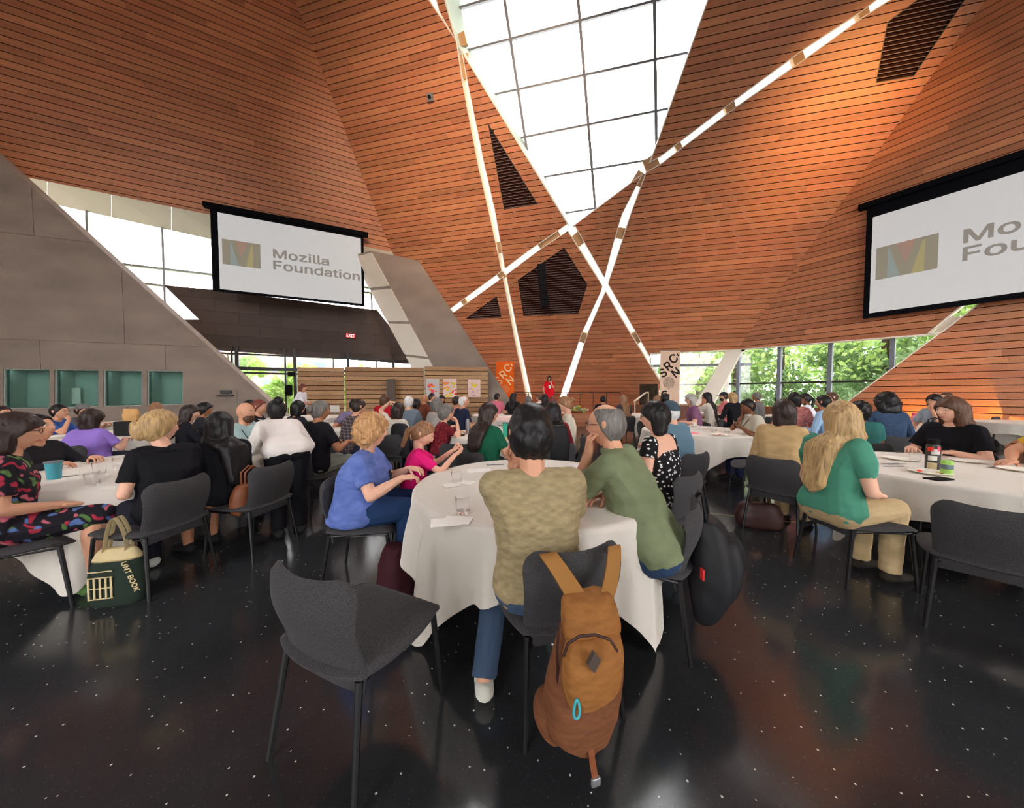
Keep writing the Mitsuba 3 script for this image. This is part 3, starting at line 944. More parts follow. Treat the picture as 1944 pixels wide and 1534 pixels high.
def person(label, px, top, d, face, top_c=(60, 60, 64), skin='light', hair=('short', 'dark'), sleeve='short', legs_c=(34, 40, 58), shoe_c=(30, 28, 30), lean=6, side=0, yaw=0, nod=0, tilt=0, female=False, girth=1.0,
           arms=('lap', 'lap'), stand=False, size=1.0, glasses=False, lanyard=None, hat=None, beard=None, legs='trousers', lod=None, group=None, floor=0.0, waist_b=0.0, feet=None, collar=False, top_b=None, legs_b=None, bare_back=False, topspan=1.0, hem=0.0, feat=None, turn=0, fold=1.0):
    """One person. (px, top): pixel of the top of the head, d: distance along the room, face: heading in degrees (0 away from the camera, 90 to the right)."""
    lod = lod if lod is not None else (0 if d < 2.9 else 1 if d < 5.0 else 2)
    nb = (12, 10, 8)[lod]
    e_body, e_cloth, e_hair = ((0.014, 0.013, 0.012), (0.028, 0.026, 0.022), (0.05, 0.045, 0.035))[lod]
    fw = 0.88 if female else 1.0
    target = H - (top - (CY - 22)) * d / F - floor
    thd = math.radians(face)
    Rw = rotz(-thd)
    hairtop = {'bald': 0.0, 'fringe': 0.0, 'short': 0.014, 'thick': 0.024, 'curly': 0.04, 'bigcurl': 0.055}.get(hair[0], 0.016) + (0.012 if hat else 0)
    L = math.radians(lean)
    sd = math.radians(side)
    spine = unit([math.sin(sd), math.sin(L), math.cos(L)])
    nk = unit([math.sin(sd) * 0.6 + math.sin(math.radians(tilt)) * 0.5, math.sin(L * 0.55) + 0.14, math.cos(L * 0.55)])
    pel = np.array([0, 0, 0.535 if not stand else 0.93 * size])
    hs = size
    # the trunk's length follows from the height of the head in the picture
    up_fix = (nk[2] * 0.085 + 0.115 + 0.072) * hs + hairtop
    k = (target - pel[2] - up_fix) / (0.50 * spine[2])
    if stand:
        k = 0.98 * size
        pel[2] = target - up_fix - 0.50 * k * spine[2]
    k = float(np.clip(k, 0.74, 1.22))
    S = 0.5 * (k + hs) if not stand else size
    waist, chest, sh = pel + spine * 0.17 * k, pel + spine * 0.33 * k, pel + spine * 0.462 * k
    neck = pel + spine * 0.50 * k + np.array([0, 0.004, 0])
    hc = neck + nk * 0.085 * hs + np.array([0, 0.018, 0.072]) * hs
    Rh = rotz(-math.radians(yaw)) @ rotx(-math.radians(nod)) @ roty(math.radians(tilt))
    g = girth
    X = np.array([1.0, 0, 0])
    Rt = rotz(-math.radians(turn))
    shw = (0.146 if not female else 0.126) * S * (0.6 + 0.4 * g)
    Xs = Rt @ X
    fwd = np.cross(spine, X) * -1
    fwd = unit(np.array([0, 1.0, 0]) - spine * spine[1])

    def torso(e, hem_at=0.0, upto=1.0):
        pl0 = pel + np.array([0, 0, 0.022 if e > 0 else 0.0])
        P = [[(pl0 - X * 0.085 * g * fw ** -0.5, (0.108 * g + e, 0.112 * g + e, 0.105 + e)), (pl0 + X * 0.085 * g * fw ** -0.5, (0.108 * g + e, 0.112 * g + e, 0.105 + e))],
             [(waist - X * 0.070 * g * fw + fwd * 0.012, (0.090 * g + e, 0.100 * g + e + waist_b, 0.095 + e)), (waist + X * 0.070 * g * fw + fwd * 0.012, (0.090 * g + e, 0.100 * g + e + waist_b, 0.095 + e))],
             [(chest - Xs * 0.085 * g * fw, (0.088 * g + e, 0.105 * g + e, 0.095 + e)), (chest + Xs * 0.085 * g * fw, (0.088 * g + e, 0.105 * g + e, 0.095 + e))],
             [(sh - Xs * shw, 0.058 * S * g ** 0.4 + e * 0.8), (sh + Xs * shw, 0.058 * S * g ** 0.4 + e * 0.8), (neck - np.array([0, 0.012, 0.035]), 0.056 * S + e * 0.6)]]
        return [hullb(*P[i], *P[i + 1], n=nb) for i in range(3)]

    # arms -------------------------------------------------------------
    ua, fa = 0.285 * S, 0.255 * S
    arm = []
    for s_, spec in ((-1, arms[0]), (1, arms[1])):
        Sp = sh + Xs * s_ * (shw + 0.018 * S)
        pole, hd, pn, curl = np.array([s_ * 0.55, -0.5, -0.7]), None, None, 0.45
        if isinstance(spec, dict):
            W, pole = np.array(spec['w'], float), np.array(spec.get('pole', pole), float)
            hd, pn, curl = spec.get('hd'), spec.get('pn'), spec.get('curl', 0.45)
        elif spec == 'lap':
            W, hd, pn = np.array([s_ * 0.10, 0.27, 0.665]), (-s_ * 0.5, 0.8, -0.2), (0, 0, -1)
        elif spec == 'table':
            W, hd, pn = np.array([s_ * 0.15, 0.36, 0.80]), (-s_ * 0.45, 0.9, -0.05), (0, 0, -1)
        elif spec == 'fold':
            W, hd, pn = np.array([-s_ * 0.02, 0.31 + 0.03 * s_, 0.80]), (-s_ * 0.95, 0.25, 0), (0, 0, -1)
            pole = np.array([s_ * 1.0, -0.2, -0.6])
        elif spec == 'chin':
            W, hd, pn, curl = hc + Rh @ np.array([s_ * 0.055, 0.085, -0.165]), (-s_ * 0.30, -0.05, 0.95), (0, -1, 0.1), 0.9
            pole = np.array([s_ * 0.35, 0.2, -1.0])
        elif spec == 'cheek':
            W, hd, pn, curl = hc + Rh @ np.array([s_ * 0.085, 0.055, -0.130]), (-s_ * 0.1, -0.2, 0.95), (-s_, -0.2, 0.0), 0.8
            pole = np.array([s_ * 0.35, 0.35, -1.0])
        elif spec == 'mouth':
            W, hd, pn, curl = hc + Rh @ np.array([s_ * 0.07, 0.155, -0.135]), (-s_ * 0.6, -0.35, 0.65), (0, -1, 0), 0.9
            pole = np.array([s_ * 0.6, 0.0, -1.0])
        elif spec == 'phone':
            W, hd, pn, curl = np.array([s_ * 0.10, 0.37, 0.86]), (-s_ * 0.25, 0.8, 0.45), (0, -0.4, 1), 0.8
        elif spec == 'raise':
            W, hd, pn, curl = hc + np.array([s_ * 0.13, -0.02, 0.135]), (-s_ * 0.95, 0.1, -0.1), (0, 0, -1), 0.5
            pole = np.array([s_ * 1.0, 0.1, 0.4])
        elif spec == 'down':
            W, hd, pn = Sp + np.array([s_ * 0.07, 0.03, -0.50 * S]), (0, 0.15, -1), (-s_, 0, 0)
        elif spec == 'out':
            W, hd, pn = Sp + np.array([s_ * 0.48, 0.12, -0.10]), (s_ * 0.9, 0.3, -0.2), (0, 0, -1)
        elif spec == 'mic':
            W, hd, pn, curl = hc + np.array([s_ * 0.05, 0.17, -0.20]), (-s_ * 0.3, -0.2, 0.9), (0, -1, 0), 1.1
        elif spec == 'waist':
            W, hd, pn = pel + np.array([s_ * 0.17, 0.17, 0.14]), (-s_ * 0.8, 0.5, 0), (0, -1, 0)
        E_, W = ik(Sp, W, ua, fa, pole)
        hd = unit(hd if hd is not None else W - E_)
        pn = np.asarray(pn if pn is not None else (0, 0, -1), float)
        pn = unit(pn - hd * (pn @ hd))
        arm.append((Sp, E_, W, hd, pn, curl, s_))

    # legs -------------------------------------------------------------
    leg = []
    for s_ in (-1, 1):
        hip = pel + X * s_ * 0.085 * g
        if stand:
            kn = np.array([s_ * 0.085, 0.02, pel[2] * 0.52])
            an = np.array([s_ * 0.09, -0.015, 0.085])
            if feet:
                f = feet[0 if s_ < 0 else 1]
                an = np.array([f[0], f[1], 0.085])
                kn = (hip + an) / 2 + np.array([0, 0.03, 0])
        else:
            kn = pel + np.array([s_ * (0.115 + (0.02 if not female else -0.02)) * (0.7 + 0.3 * g), 0.415 * S, 0.02])
            an = np.array([kn[0], kn[1] - 0.03, 0.085])
            if feet:
                f = feet[0 if s_ < 0 else 1]
                an = np.array([f[0], f[1], 0.085])
        leg.append((hip, kn, an))

    fine = lod == 0
    hk = ('head', fine)
    if hk not in HEADS:
        HEADS[hk] = head_man(fine)
    head = put(HEADS[hk], Rh * hs, hc)
    skin_parts = torso(0.0)
    skin_parts.append(hullb((neck - nk * 0.03, 0.056 * S), (hc + Rh @ np.array([0, -0.022, -0.055]) * hs, 0.050 * hs), n=nb))
    for Sp, E_, W, hd, pn, curl, s_ in arm:
        ag = 0.55 + 0.45 * g
        skin_parts.append(hullb((Sp, 0.050 * S * ag), (Sp * 0.55 + E_ * 0.45, 0.046 * S * ag), (E_, 0.037 * S * ag), n=nb))
        skin_parts.append(hullb((E_, 0.037 * S * ag), (E_ * 0.7 + W * 0.3, 0.038 * S * ag), (W, 0.0245 * S), n=nb))
    for hip, kn, an in leg:
        skin_parts.append(hullb((hip, 0.085 * g ** 0.7), (kn, 0.055 * g ** 0.5), n=nb))
        skin_parts.append(hullb((kn, 0.054 * g ** 0.5), (kn * 0.72 + an * 0.28 + np.array([0, -0.015, 0]), 0.056 * g ** 0.5), (an, 0.036), n=nb))
        skin_parts.append(hullb((an + np.array([0, -0.02, -0.03]), 0.035), (an + np.array([0, 0.12, -0.055]), 0.026), n=nb))
    body = smooth(m3.Manifold.batch_boolean(skin_parts, m3.OpType.Add), e_body * 1.25, 7)
    bm = m3.Manifold(m3.Mesh(vert_properties=np.asarray(body.vertices, np.float32), tri_verts=np.asarray(body.faces, np.uint32)))
    if bm.is_empty():
        bm = m3.Manifold.batch_boolean(skin_parts, m3.OpType.Add)
    bits = [bm, head]
    for Sp, E_, W, hd, pn, curl, s_ in arm:
        Z = -pn
        Xh = np.cross(hd, Z)
        Rm = np.stack([Xh, hd, Z], 1)
        # thumbs point to the middle of the body: the hand's thumb lies at -x for a right hand held palm down
        hm = hand_man(1 if s_ > 0 else -1, curl, 0.05, 8 if fine else 6)
        bits.append(put(hm, Rm * S, W - hd * 0.004))
    full = tm(m3.Manifold.batch_boolean(bits, m3.OpType.Add))

    place = lambda m: T2(m)
    top_xy = hc[:2] + 0.0
    want = at(px, top, d)
    root = np.array([want[0], want[1], floor]) - Rw @ np.array([top_xy[0], top_xy[1], 0])

    def T2(m):
        v = np.asarray(m.vertices)
        return trimesh.Trimesh(v @ Rw.T + root, m.faces, process=False)

    key = thing('person', label, 'person', group)
    part(key, 'body', T2(full), skin_bsdf(skin), 50)

    # clothes ------------------------------------------------------------
    ec = 0.013
    top_parts = torso(ec)
    if bare_back:
        top_parts = top_parts[:2] + [hullb((chest - Xs * 0.085 * fw, (0.10, 0.118, 0.06)), (chest + Xs * 0.085 * fw, (0.10, 0.118, 0.06)), n=nb)]
    ag = 0.55 + 0.45 * g
    for Sp, E_, W, hd, pn, curl, s_ in arm:
        if sleeve == 'short':
            q = Sp * 0.30 + E_ * 0.70
            top_parts.append(cuffed(Sp, 0.062 * S * ag, q, 0.062 * S * ag, nb))
        elif sleeve == 'cap':
            q = Sp * 0.62 + E_ * 0.38
            top_parts.append(cuffed(Sp, 0.064 * S * ag, q, 0.066 * S * ag, nb))
        elif sleeve == 'puff':
            q = Sp * 0.45 + E_ * 0.55
            top_parts.append(hullb((Sp + np.array([0, 0, 0.012]), 0.070 * S), (Sp * 0.7 + E_ * 0.3, 0.078 * S), (q, 0.055 * S), n=nb))
        elif sleeve == 'long':
            top_parts.append(hullb((Sp, 0.062 * S * ag), (E_, 0.052 * S * ag), n=nb))
            top_parts.append(cuffed(E_, 0.052 * S * ag, W * 0.93 + E_ * 0.07, 0.038 * S, nb))
    if hem:
        top_parts.append(hullb((pel - X * 0.10 * g, (0.12 * g, 0.13 * g, 0.05)), (pel + X * 0.10 * g, (0.12 * g, 0.13 * g, 0.05)), (pel - X * 0.10 * g - np.array([0, 0, hem]), (0.12 * g, 0.13 * g, 0.05)), (pel + X * 0.10 * g - np.array([0, 0, hem]), (0.12 * g, 0.13 * g, 0.05)), n=nb))
    shirt_m = m3.Manifold.batch_boolean(top_parts, m3.OpType.Add)
    # neckline
    shirt_m = shirt_m - hullb((neck + nk * 0.02 + np.array([0, 0.022, 0.02]), (0.066 * S, 0.062 * S, 0.05)), n=nb)
    shirt = smooth(shirt_m, e_cloth, 6)
    if lod < 2:
        displace(shirt, 0.006 * fold if lod == 0 else 0.007, (9, 9, 22), seed=len(labels), octaves=3)
    part(key, 'top' if not legs == 'dress' else 'dress', T2(shirt), top_b or cloth_c(top_c), True)
    if collar:
        ck = smooth(hullb((neck + nk * 0.005, (0.074 * S, 0.074 * S, 0.022)), (neck + nk * 0.035, (0.062 * S, 0.062 * S, 0.012)), n=12) - hullb((neck + nk * 0.03, (0.058 * S, 0.058 * S, 0.08)), n=12), 0.012, 3)
        part(key, 'collar', T2(ck), top_b or cloth_c(top_c), True)
    lb = legs_b or cloth_c(legs_c)
    lp = []
    el = 0.012
    for hip, kn, an in leg:
        lp.append(hullb((hip, 0.097 * g ** 0.8 + el), (kn, 0.060 * g ** 0.5 + el), n=nb))
        if legs == 'trousers':
            lp.append(hullb((kn, 0.060 * g ** 0.5 + el), (kn * 0.6 + an * 0.4 + np.array([0, -0.012, 0]), 0.056 * g ** 0.5 + el), n=nb))
            lp.append(cuffed(kn * 0.6 + an * 0.4 + np.array([0, -0.012, 0]), 0.056 * g ** 0.5 + el, an + np.array([0, 0, 0.0]), 0.060, nb))
    lp.append(hullb((pel - X * 0.085 * g, (0.108 * g + 0.009, 0.112 * g + 0.010, 0.104)), (pel + X * 0.085 * g, (0.108 * g + 0.009, 0.112 * g + 0.010, 0.104)), n=nb))
    if legs in ('skirt', 'dress'):
        (h0, k0, _), (h1, k1, _) = leg
        lp.append(hullb((h0, 0.10 * g), (h1, 0.10 * g), (k0 + np.array([0, 0.03, 0]), 0.075), (k1 + np.array([0, 0.03, 0]), 0.075), n=nb))
        if legs == 'skirt' or stand:
            lp.append(hullb((k0, 0.08), (k1, 0.08), ((k0 + leg[0][2]) / 2 + np.array([-0.03, 0, 0]), 0.08), ((k1 + leg[1][2]) / 2 + np.array([0.03, 0, 0]), 0.08), n=nb))
    tr = smooth(m3.Manifold.batch_boolean(lp, m3.OpType.Add), e_cloth * 1.2, 6)
    if lod < 2:
        displace(tr, 0.005, (14, 9, 14), seed=3 + len(labels), octaves=2)
    part(key, {'trousers': 'trousers', 'skirt': 'skirt', 'dress': 'skirt', 'shorts': 'shorts'}[legs], T2(tr), lb, True)
    for hip, kn, an in leg:
        z0 = an[2] - 0.085
        sm = smooth(hullb((an + np.array([0, -0.03, -0.035]), (0.044, 0.045, 0.045)), (an + np.array([0, 0.07, -0.045]), (0.046, 0.05, 0.036)), (an + np.array([0, 0.155, -0.058]), (0.040, 0.045, 0.024)), n=10), 0.03, 3)
        part(key, 'shoe', T2(sm), cloth_c(shoe_c), True)

    # hair ---------------------------------------------------------------
    hp = lambda x, y, z: hc + Rh @ (np.array([x, y, z]) * hs)
    style, hcol = hair
    hb = hair_bsdf(hcol)
    hm, amp, hsc = None, 0.004, (60, 60, 14)

    def cap(grow, cut_n=(0, -0.72, 0.70), cut_d=-0.012, low=0.0):
        c = m3.Manifold.sphere(1.0, 28 if lod < 2 else 16)
        c = c.scale([0.078 + grow, 0.103 + grow, 0.112 + grow]).translate([0, -0.004, 0.012])
        return c.trim_by_plane(cut_n, cut_d)
    def hh(*b, n=10):
        return hullb(*b, n=n)
    if style in ('short', 'thick', 'grey_short'):
        gr = {'short': 0.010, 'thick': 0.014}[style if style != 'grey_short' else 'short']
        hm = cap(gr, (0, -0.80, 0.60), -0.020)
        if style == 'thick':
            hm = hm + hh(((0, -0.070, -0.015), (0.064, 0.045, 0.065)), ((0, -0.01, 0.080), (0.074, 0.085, 0.052)))
        amp = 0.004 if style == 'short' else 0.013
        hsc = (60, 60, 14) if style == 'short' else (34, 34, 20)
    elif style == 'fringe':
        hm = cap(0.008, (0, -0.86, 0.5), -0.004) - m3.Manifold.sphere(1.0, 20).scale([0.062, 0.10, 0.08]).translate([0, 0.01, 0.115])
    elif style == 'bob':
        hm = cap(0.016, (0, -0.62, 0.78), -0.030) + hh(((-0.062, -0.035, 0.02), (0.035, 0.065, 0.06)), ((0.062, -0.035, 0.02), (0.035, 0.065, 0.06)), ((-0.060, -0.045, -0.105), (0.034, 0.048, 0.04)), ((0.060, -0.045, -0.105), (0.034, 0.048, 0.04)))
        hm = hm - hh(((0, 0.13, -0.06), (0.052, 0.11, 0.105)))
        amp = 0.007
    elif style in ('long', 'wavy', 'verylong'):
        dz = {'long': -0.30, 'wavy': -0.34, 'verylong': -0.42}[style]
        wv = 0.02 if style == 'wavy' else 0.0
        hm = cap(0.016, (0, -0.62, 0.78), -0.030)
        hm = hm + hh(((-0.058, -0.020, 0.03), (0.036, 0.085, 0.06)), ((0.058, -0.020, 0.03), (0.036, 0.085, 0.06)), ((-0.070 - wv, -0.055, -0.13), (0.034, 0.055, 0.05)), ((0.070 + wv, -0.055, -0.13), (0.034, 0.055, 0.05)), ((0, -0.085, -0.06), (0.06, 0.045, 0.07)))
        # the fall of hair lies on the back, in the trunk's own frame
        bk = lambda s_, w_, y_, z_: Rh.T @ ((sh + np.array([s_ * w_, -y_, z_])) - hc) / hs
        yb = 0.118 * g + 0.035
        w1, w2 = 0.066 + wv, 0.048 + wv
        hm = hm + hh(((-0.070 - wv, -0.065, -0.11), (0.040, 0.050, 0.05)), ((0.070 + wv, -0.065, -0.11), (0.040, 0.050, 0.05)), (bk(-1, w1, yb * 0.75, 0.0), (0.045, 0.035, 0.04)), (bk(1, w1, yb * 0.75, 0.0), (0.045, 0.035, 0.04)))
        ln = {'long': -0.10, 'wavy': -0.15, 'verylong': -0.26}[style] * (1.0 if top_xy is None else 1.0)
        hm = hm + hh((bk(-1, w1, yb * 0.75, 0.0), (0.045, 0.035, 0.04)), (bk(1, w1, yb * 0.75, 0.0), (0.045, 0.035, 0.04)), (bk(-1, w2, yb + 0.010, ln), (0.034, 0.028, 0.04)), (bk(1, w2, yb + 0.010, ln), (0.034, 0.028, 0.04)), (bk(0, 0, yb + 0.014, ln - 0.05), (0.04, 0.026, 0.03)))
        hm = hm - hh(((0, 0.135, -0.06), (0.050, 0.105, 0.105)))
        amp = 0.012 if style == 'wavy' else 0.008
        hsc = (48, 48, 5) if style != 'wavy' else (42, 42, 18)
    elif style == 'bun':
        hm = cap(0.011, (0, -0.74, 0.67), -0.016) + hh(((0.015, -0.125, 0.03), (0.045, 0.036, 0.045)))
    elif style == 'topbun':
        hm = cap(0.012, (0, -0.74, 0.67), -0.016) + hh(((0, -0.045, 0.160), (0.047, 0.047, 0.042)))
    elif style == 'clip':
        hm = cap(0.018, (0, -0.74, 0.67), -0.018) + hh(((-0.03, -0.10, -0.02), (0.055, 0.05, 0.07)), ((-0.05, -0.115, 0.03), (0.030, 0.03, 0.03)))
    elif style == 'ponytail':
        hm = cap(0.011, (0, -0.74, 0.67), -0.016) + hh(((0, -0.10, 0.03), 0.026), ((0.0, -0.145, -0.02), 0.030)) + hh(((0.0, -0.145, -0.02), 0.030), ((0.0, -0.135, -0.17), (0.022, 0.02, 0.03)))
        amp = 0.006
    elif style in ('curly', 'bigcurl'):
        gr = 0.030 if style == 'curly' else 0.050
        hm = cap(gr, (0, -0.70, 0.71), -0.035)
        if style == 'bigcurl':
            hm = hm + hh(((-0.085, -0.05, -0.02), (0.06, 0.07, 0.08)), ((0.085, -0.05, -0.02), (0.06, 0.07, 0.08)), ((-0.07, -0.08, -0.12), (0.06, 0.05, 0.06)), ((0.07, -0.08, -0.12), (0.06, 0.05, 0.06)))
        hm = hm - hh(((0, 0.14, -0.06), (0.054, 0.11, 0.105)))
        amp, hsc = 0.022, (44, 44, 44)
    if hm is not None:
        hmesh = smooth(hm, e_hair, 3)
        displace(hmesh, amp, hsc, seed=len(labels), octaves=3)
        v = np.asarray(hmesh.vertices) * hs
        hmesh.vertices = v @ Rh.T + hc
        part(key, 'hair', T2(hmesh), hb, True)
    if beard:
        bmn = m3.Manifold.sphere(1.0, 24).scale([0.064, 0.060, 0.062]).translate([0, 0.036, -0.068]) - hullb(((0, 0.14, 0.0), (0.06, 0.08, 0.062)), n=12)
        bmesh = smooth(bmn, 0.015, 2)
        displace(bmesh, 0.004, (70, 70, 30), 3)
        bmesh.vertices = np.asarray(bmesh.vertices) * hs @ Rh.T + hc
        part(key, 'beard', T2(bmesh), hair_bsdf(beard), True)
    if hat:
        capm = m3.Manifold.sphere(1.0, 24).scale([0.094, 0.114, 0.105]).translate([0, -0.002, 0.035]).trim_by_plane([0, -0.12, 1], 0.035)
        capm = capm + hullb(((-0.05, 0.10, 0.045), (0.03, 0.02, 0.006)), ((0.05, 0.10, 0.045), (0.03, 0.02, 0.006)), ((0, 0.175, 0.030), (0.04, 0.02, 0.005)), n=10)
        cm_ = tm(capm)
        cm_.vertices = np.asarray(cm_.vertices) * hs @ Rh.T + hc
        part(key, 'cap', T2(cm_), cloth_c(hat), 40)
    # face: eyes, brows and lips where the photo can show them
    if feat if feat is not None else (d < 6.0 and abs(((face + yaw + 180) % 360) - 180) > 25):
        for s_ in (-1, 1):
            ey = tm(put(hullb(((0, 0, 0), (0.0125, 0.008, 0.0075)), n=10), Rh * hs, hp(s_ * 0.031, 0.079, 0.008)))
            ek = part(key, 'eye', T2(ey), 'eye_white', True)
            ir = tm(put(hullb(((0, 0, 0), (0.0055, 0.0045, 0.0058)), n=8), Rh * hs, hp(s_ * 0.031, 0.0845, 0.008)))
            part(ek, 'iris', T2(ir), 'eye_dark', True)
            br = tm(put(hullb(((-0.015, -0.006, -0.001), 0.0028), ((0.0, 0.001, 0.003), 0.0034), ((0.015, -0.006, -0.001), 0.0026), n=6), Rh * hs, hp(s_ * 0.031, 0.0895, 0.028)))
            part(key, 'eyebrow', T2(br), hair_bsdf(hcol if hcol not in ('white', 'blonde', 'strawberry') else 'lightbrown'), True)
        lp_ = tm(put(hullb(((-0.021, -0.010, 0), 0.0025), ((0, 0.002, 0.003), 0.0045), ((0, 0.002, -0.005), 0.0052), ((0.021, -0.010, 0), 0.0025), n=8), Rh * hs, hp(0, 0.083, -0.058)))
        part(key, 'lips', T2(lp_), 'lips', True)
    if glasses:
        ms = []
        for s_ in (-1, 1):
            a = np.arange(13) * 2 * np.pi / 12
            ms.append(tube([hp(s_ * 0.033 + 0.022 * math.cos(t), 0.098 - 0.12 * (0.022 * math.cos(t) * s_), 0.006 + 0.018 * math.sin(t)) for t in a], 0.0016, 5, False))
            ms.append(tube([hp(s_ * 0.056, 0.093, 0.010), hp(s_ * 0.080, 0.05, 0.012), hp(s_ * 0.084, -0.012, 0.010)], 0.0017, 5))
        ms.append(tube([hp(-0.011, 0.100, 0.010), hp(0.011, 0.100, 0.010)], 0.0016, 5))
        part(key, 'glasses', T2(cat(*ms)), 'dark_metal', True)
    if lanyard:
        pts = []
        for a in np.linspace(-0.5 * np.pi, 1.5 * np.pi, 25):
            q = neck + X * (0.078 * S * math.cos(a)) + np.array([0, 0.088 * S * math.sin(a), 0.0])
            q[2] = neck[2] - 0.012 - (0.17 * max(0, math.sin(a)) ** 2.2)
            if math.sin(a) > 0:
                q[1] += 0.045 * math.sin(a)
            pts.append(q)
        part(key, 'lanyard', T2(tube(pts, 0.0045, 5, False)), cloth_c(lanyard), True)
    return key, root, Rw, dict(hc=hc, sh=sh, pel=pel, arm=arm, leg=leg, S=S, Rh=Rh)


pr('eye_white', col(225, 220, 214), 0.3, 0.5)
pr('eye_dark', col(38, 26, 20), 0.25, 0.5)
pr('lips', col(176, 104, 92), 0.5, 0.35)
# ------------------------------------------------------------------ furniture
def fabric_fn(p, n, uv):
    q = noise(p.x * 420.0, p.y * 420.0, p.z * 420.0)
    return mix([0.026, 0.025, 0.026], [0.072, 0.070, 0.073], q)


pr('chair_fabric', mikit.proc(fabric_fn), 0.92, 0.15, sheen=0.5)
pr('chair_leg', col(20, 20, 22), 0.4, 0.5)


def grid_solid(front, back):
    """closed mesh between two equal grids (n, m, 3)"""
    n, m = front.shape[:2]
    V = np.vstack([front.reshape(-1, 3), back.reshape(-1, 3)])
    o = n * m
    f = []
    q = lambda i, j: i * m + j
    for i in range(n - 1):
        for j in range(m - 1):
            a, b, c, d = q(i, j), q(i, j + 1), q(i + 1, j + 1), q(i + 1, j)
            f += [(a, b, c), (a, c, d), (o + a, o + c, o + b), (o + a, o + d, o + c)]
    edge = [q(0, j) for j in range(m)] + [q(i, m - 1) for i in range(1, n)] + [q(n - 1, j) for j in range(m - 2, -1, -1)] + [q(i, 0) for i in range(n - 2, 0, -1)]
    for k in range(len(edge)):
        a, b = edge[k], edge[(k + 1) % len(edge)]
        f += [(b, a, o + a), (b, o + a, o + b)]
    return trimesh.Trimesh(V, f, process=False)


def seat_mesh():
    n, m = 15, 13
    top, bot = np.zeros((n, m, 3)), np.zeros((n, m, 3))
    for i in range(n):
        for j in range(m):
            u, v = -1 + 2 * i / (n - 1), -1 + 2 * j / (m - 1)
            # a rounded square
            x, y = u * math.sqrt(1 - 0.30 * v * v), v * math.sqrt(1 - 0.30 * u * u)
            e = max(abs(u), abs(v))
            th = 0.036 * (1 - e ** 8) + 0.006
            drop = -0.045 * max(0, (y - 0.55) / 0.45) ** 2
            X, Y = x * 0.262, y * 0.262
            top[i, j] = [X, Y, 0.442 + th * 0.5 + 0.010 * u * u + drop]
            bot[i, j] = [X, Y, 0.442 - th * 0.7 + drop]
    return grid_solid(bot, top)


def back_mesh():
    n, m = 17, 15
    A, B = np.zeros((n, m, 3)), np.zeros((n, m, 3))
    for i in range(n):
        for j in range(m):
            u, t = -1 + 2 * i / (n - 1), j / (m - 1)
            w = 0.200 + 0.030 * t
            ex = 1 - 0.10 * max(0, (t - 0.82) / 0.18) ** 3 - 0.05 * max(0, (0.10 - t) / 0.1)
            x = u * w * ex
            z = 0.355 + 0.445 * t - 0.022 * (1 - abs(u) ** 2.0) * t ** 2 + 0.01 * (1 - u * u) * (1 - t)
            z -= 0.040 * t * max(0, (abs(u) - 0.72) / 0.28) ** 2.2
            y = -0.205 - 0.020 * math.sin(t * math.pi * 0.9) - 0.075 * t ** 1.6 + 0.050 * u * u * (0.35 + 0.65 * t) + 0.012 * math.sin(t * 7)
            e = max(abs(u), abs(2 * t - 1))
            th = 0.019 * (1 - e ** 10) + 0.004
            A[i, j] = [x, y + th, z]
            B[i, j] = [x, y - th, z]
    return grid_solid(B, A)


def fixn(m):
    m.fix_normals()
    return m


CH = {'seat': mikit.ply(fixn(seat_mesh()), 'chair_fabric', 50), 'backrest': mikit.ply(fixn(back_mesh()), 'chair_fabric', 50),
      'frame': mikit.ply(cat(tube([(-0.195, -0.20, 0.405), (-0.205, 0.19, 0.405), (0.205, 0.19, 0.405), (0.195, -0.20, 0.405), (-0.195, -0.20, 0.405)], 0.010, 6)), 'chair_leg', 40)}
for nm, a, b in (('leg', (-0.195, -0.205, 0.42), (-0.228, -0.265, 0)), ('leg_001', (0.195, -0.205, 0.42), (0.228, -0.265, 0)), ('leg_002', (-0.205, 0.19, 0.41), (-0.222, 0.232, 0)), ('leg_003', (0.205, 0.19, 0.41), (0.222, 0.232, 0))):
    CH[nm] = mikit.ply(tube([a, b], [0.0135, 0.0105], 8), 'chair_leg', 40)


def chair(x, y, face, label, group=None):
    k = thing('chair', label, 'chair', group or 'charcoal stacking chairs around the tables')
    M = T().translate([float(x), float(y), 0.0]).rotate([0, 0, 1], -float(face))
    for nm, d in CH.items():
        USED.add(f'{k}__{nm}')
        scene[f'{k}__{nm}'] = {**d, 'to_world': M}
    return k


def cloth_fn(p, n, uv):
    q = noise(p.x * 500.0, p.y * 500.0, p.z * 500.0)
    return mi.Color3f(0.62, 0.575, 0.51) * (0.94 + 0.08 * q)


pr('table_cloth', mikit.proc(cloth_fn), 0.85, 0.2, sheen=0.3)
pr('table_wood', col(120, 90, 62), 0.5, 0.4)
ZT = 0.745


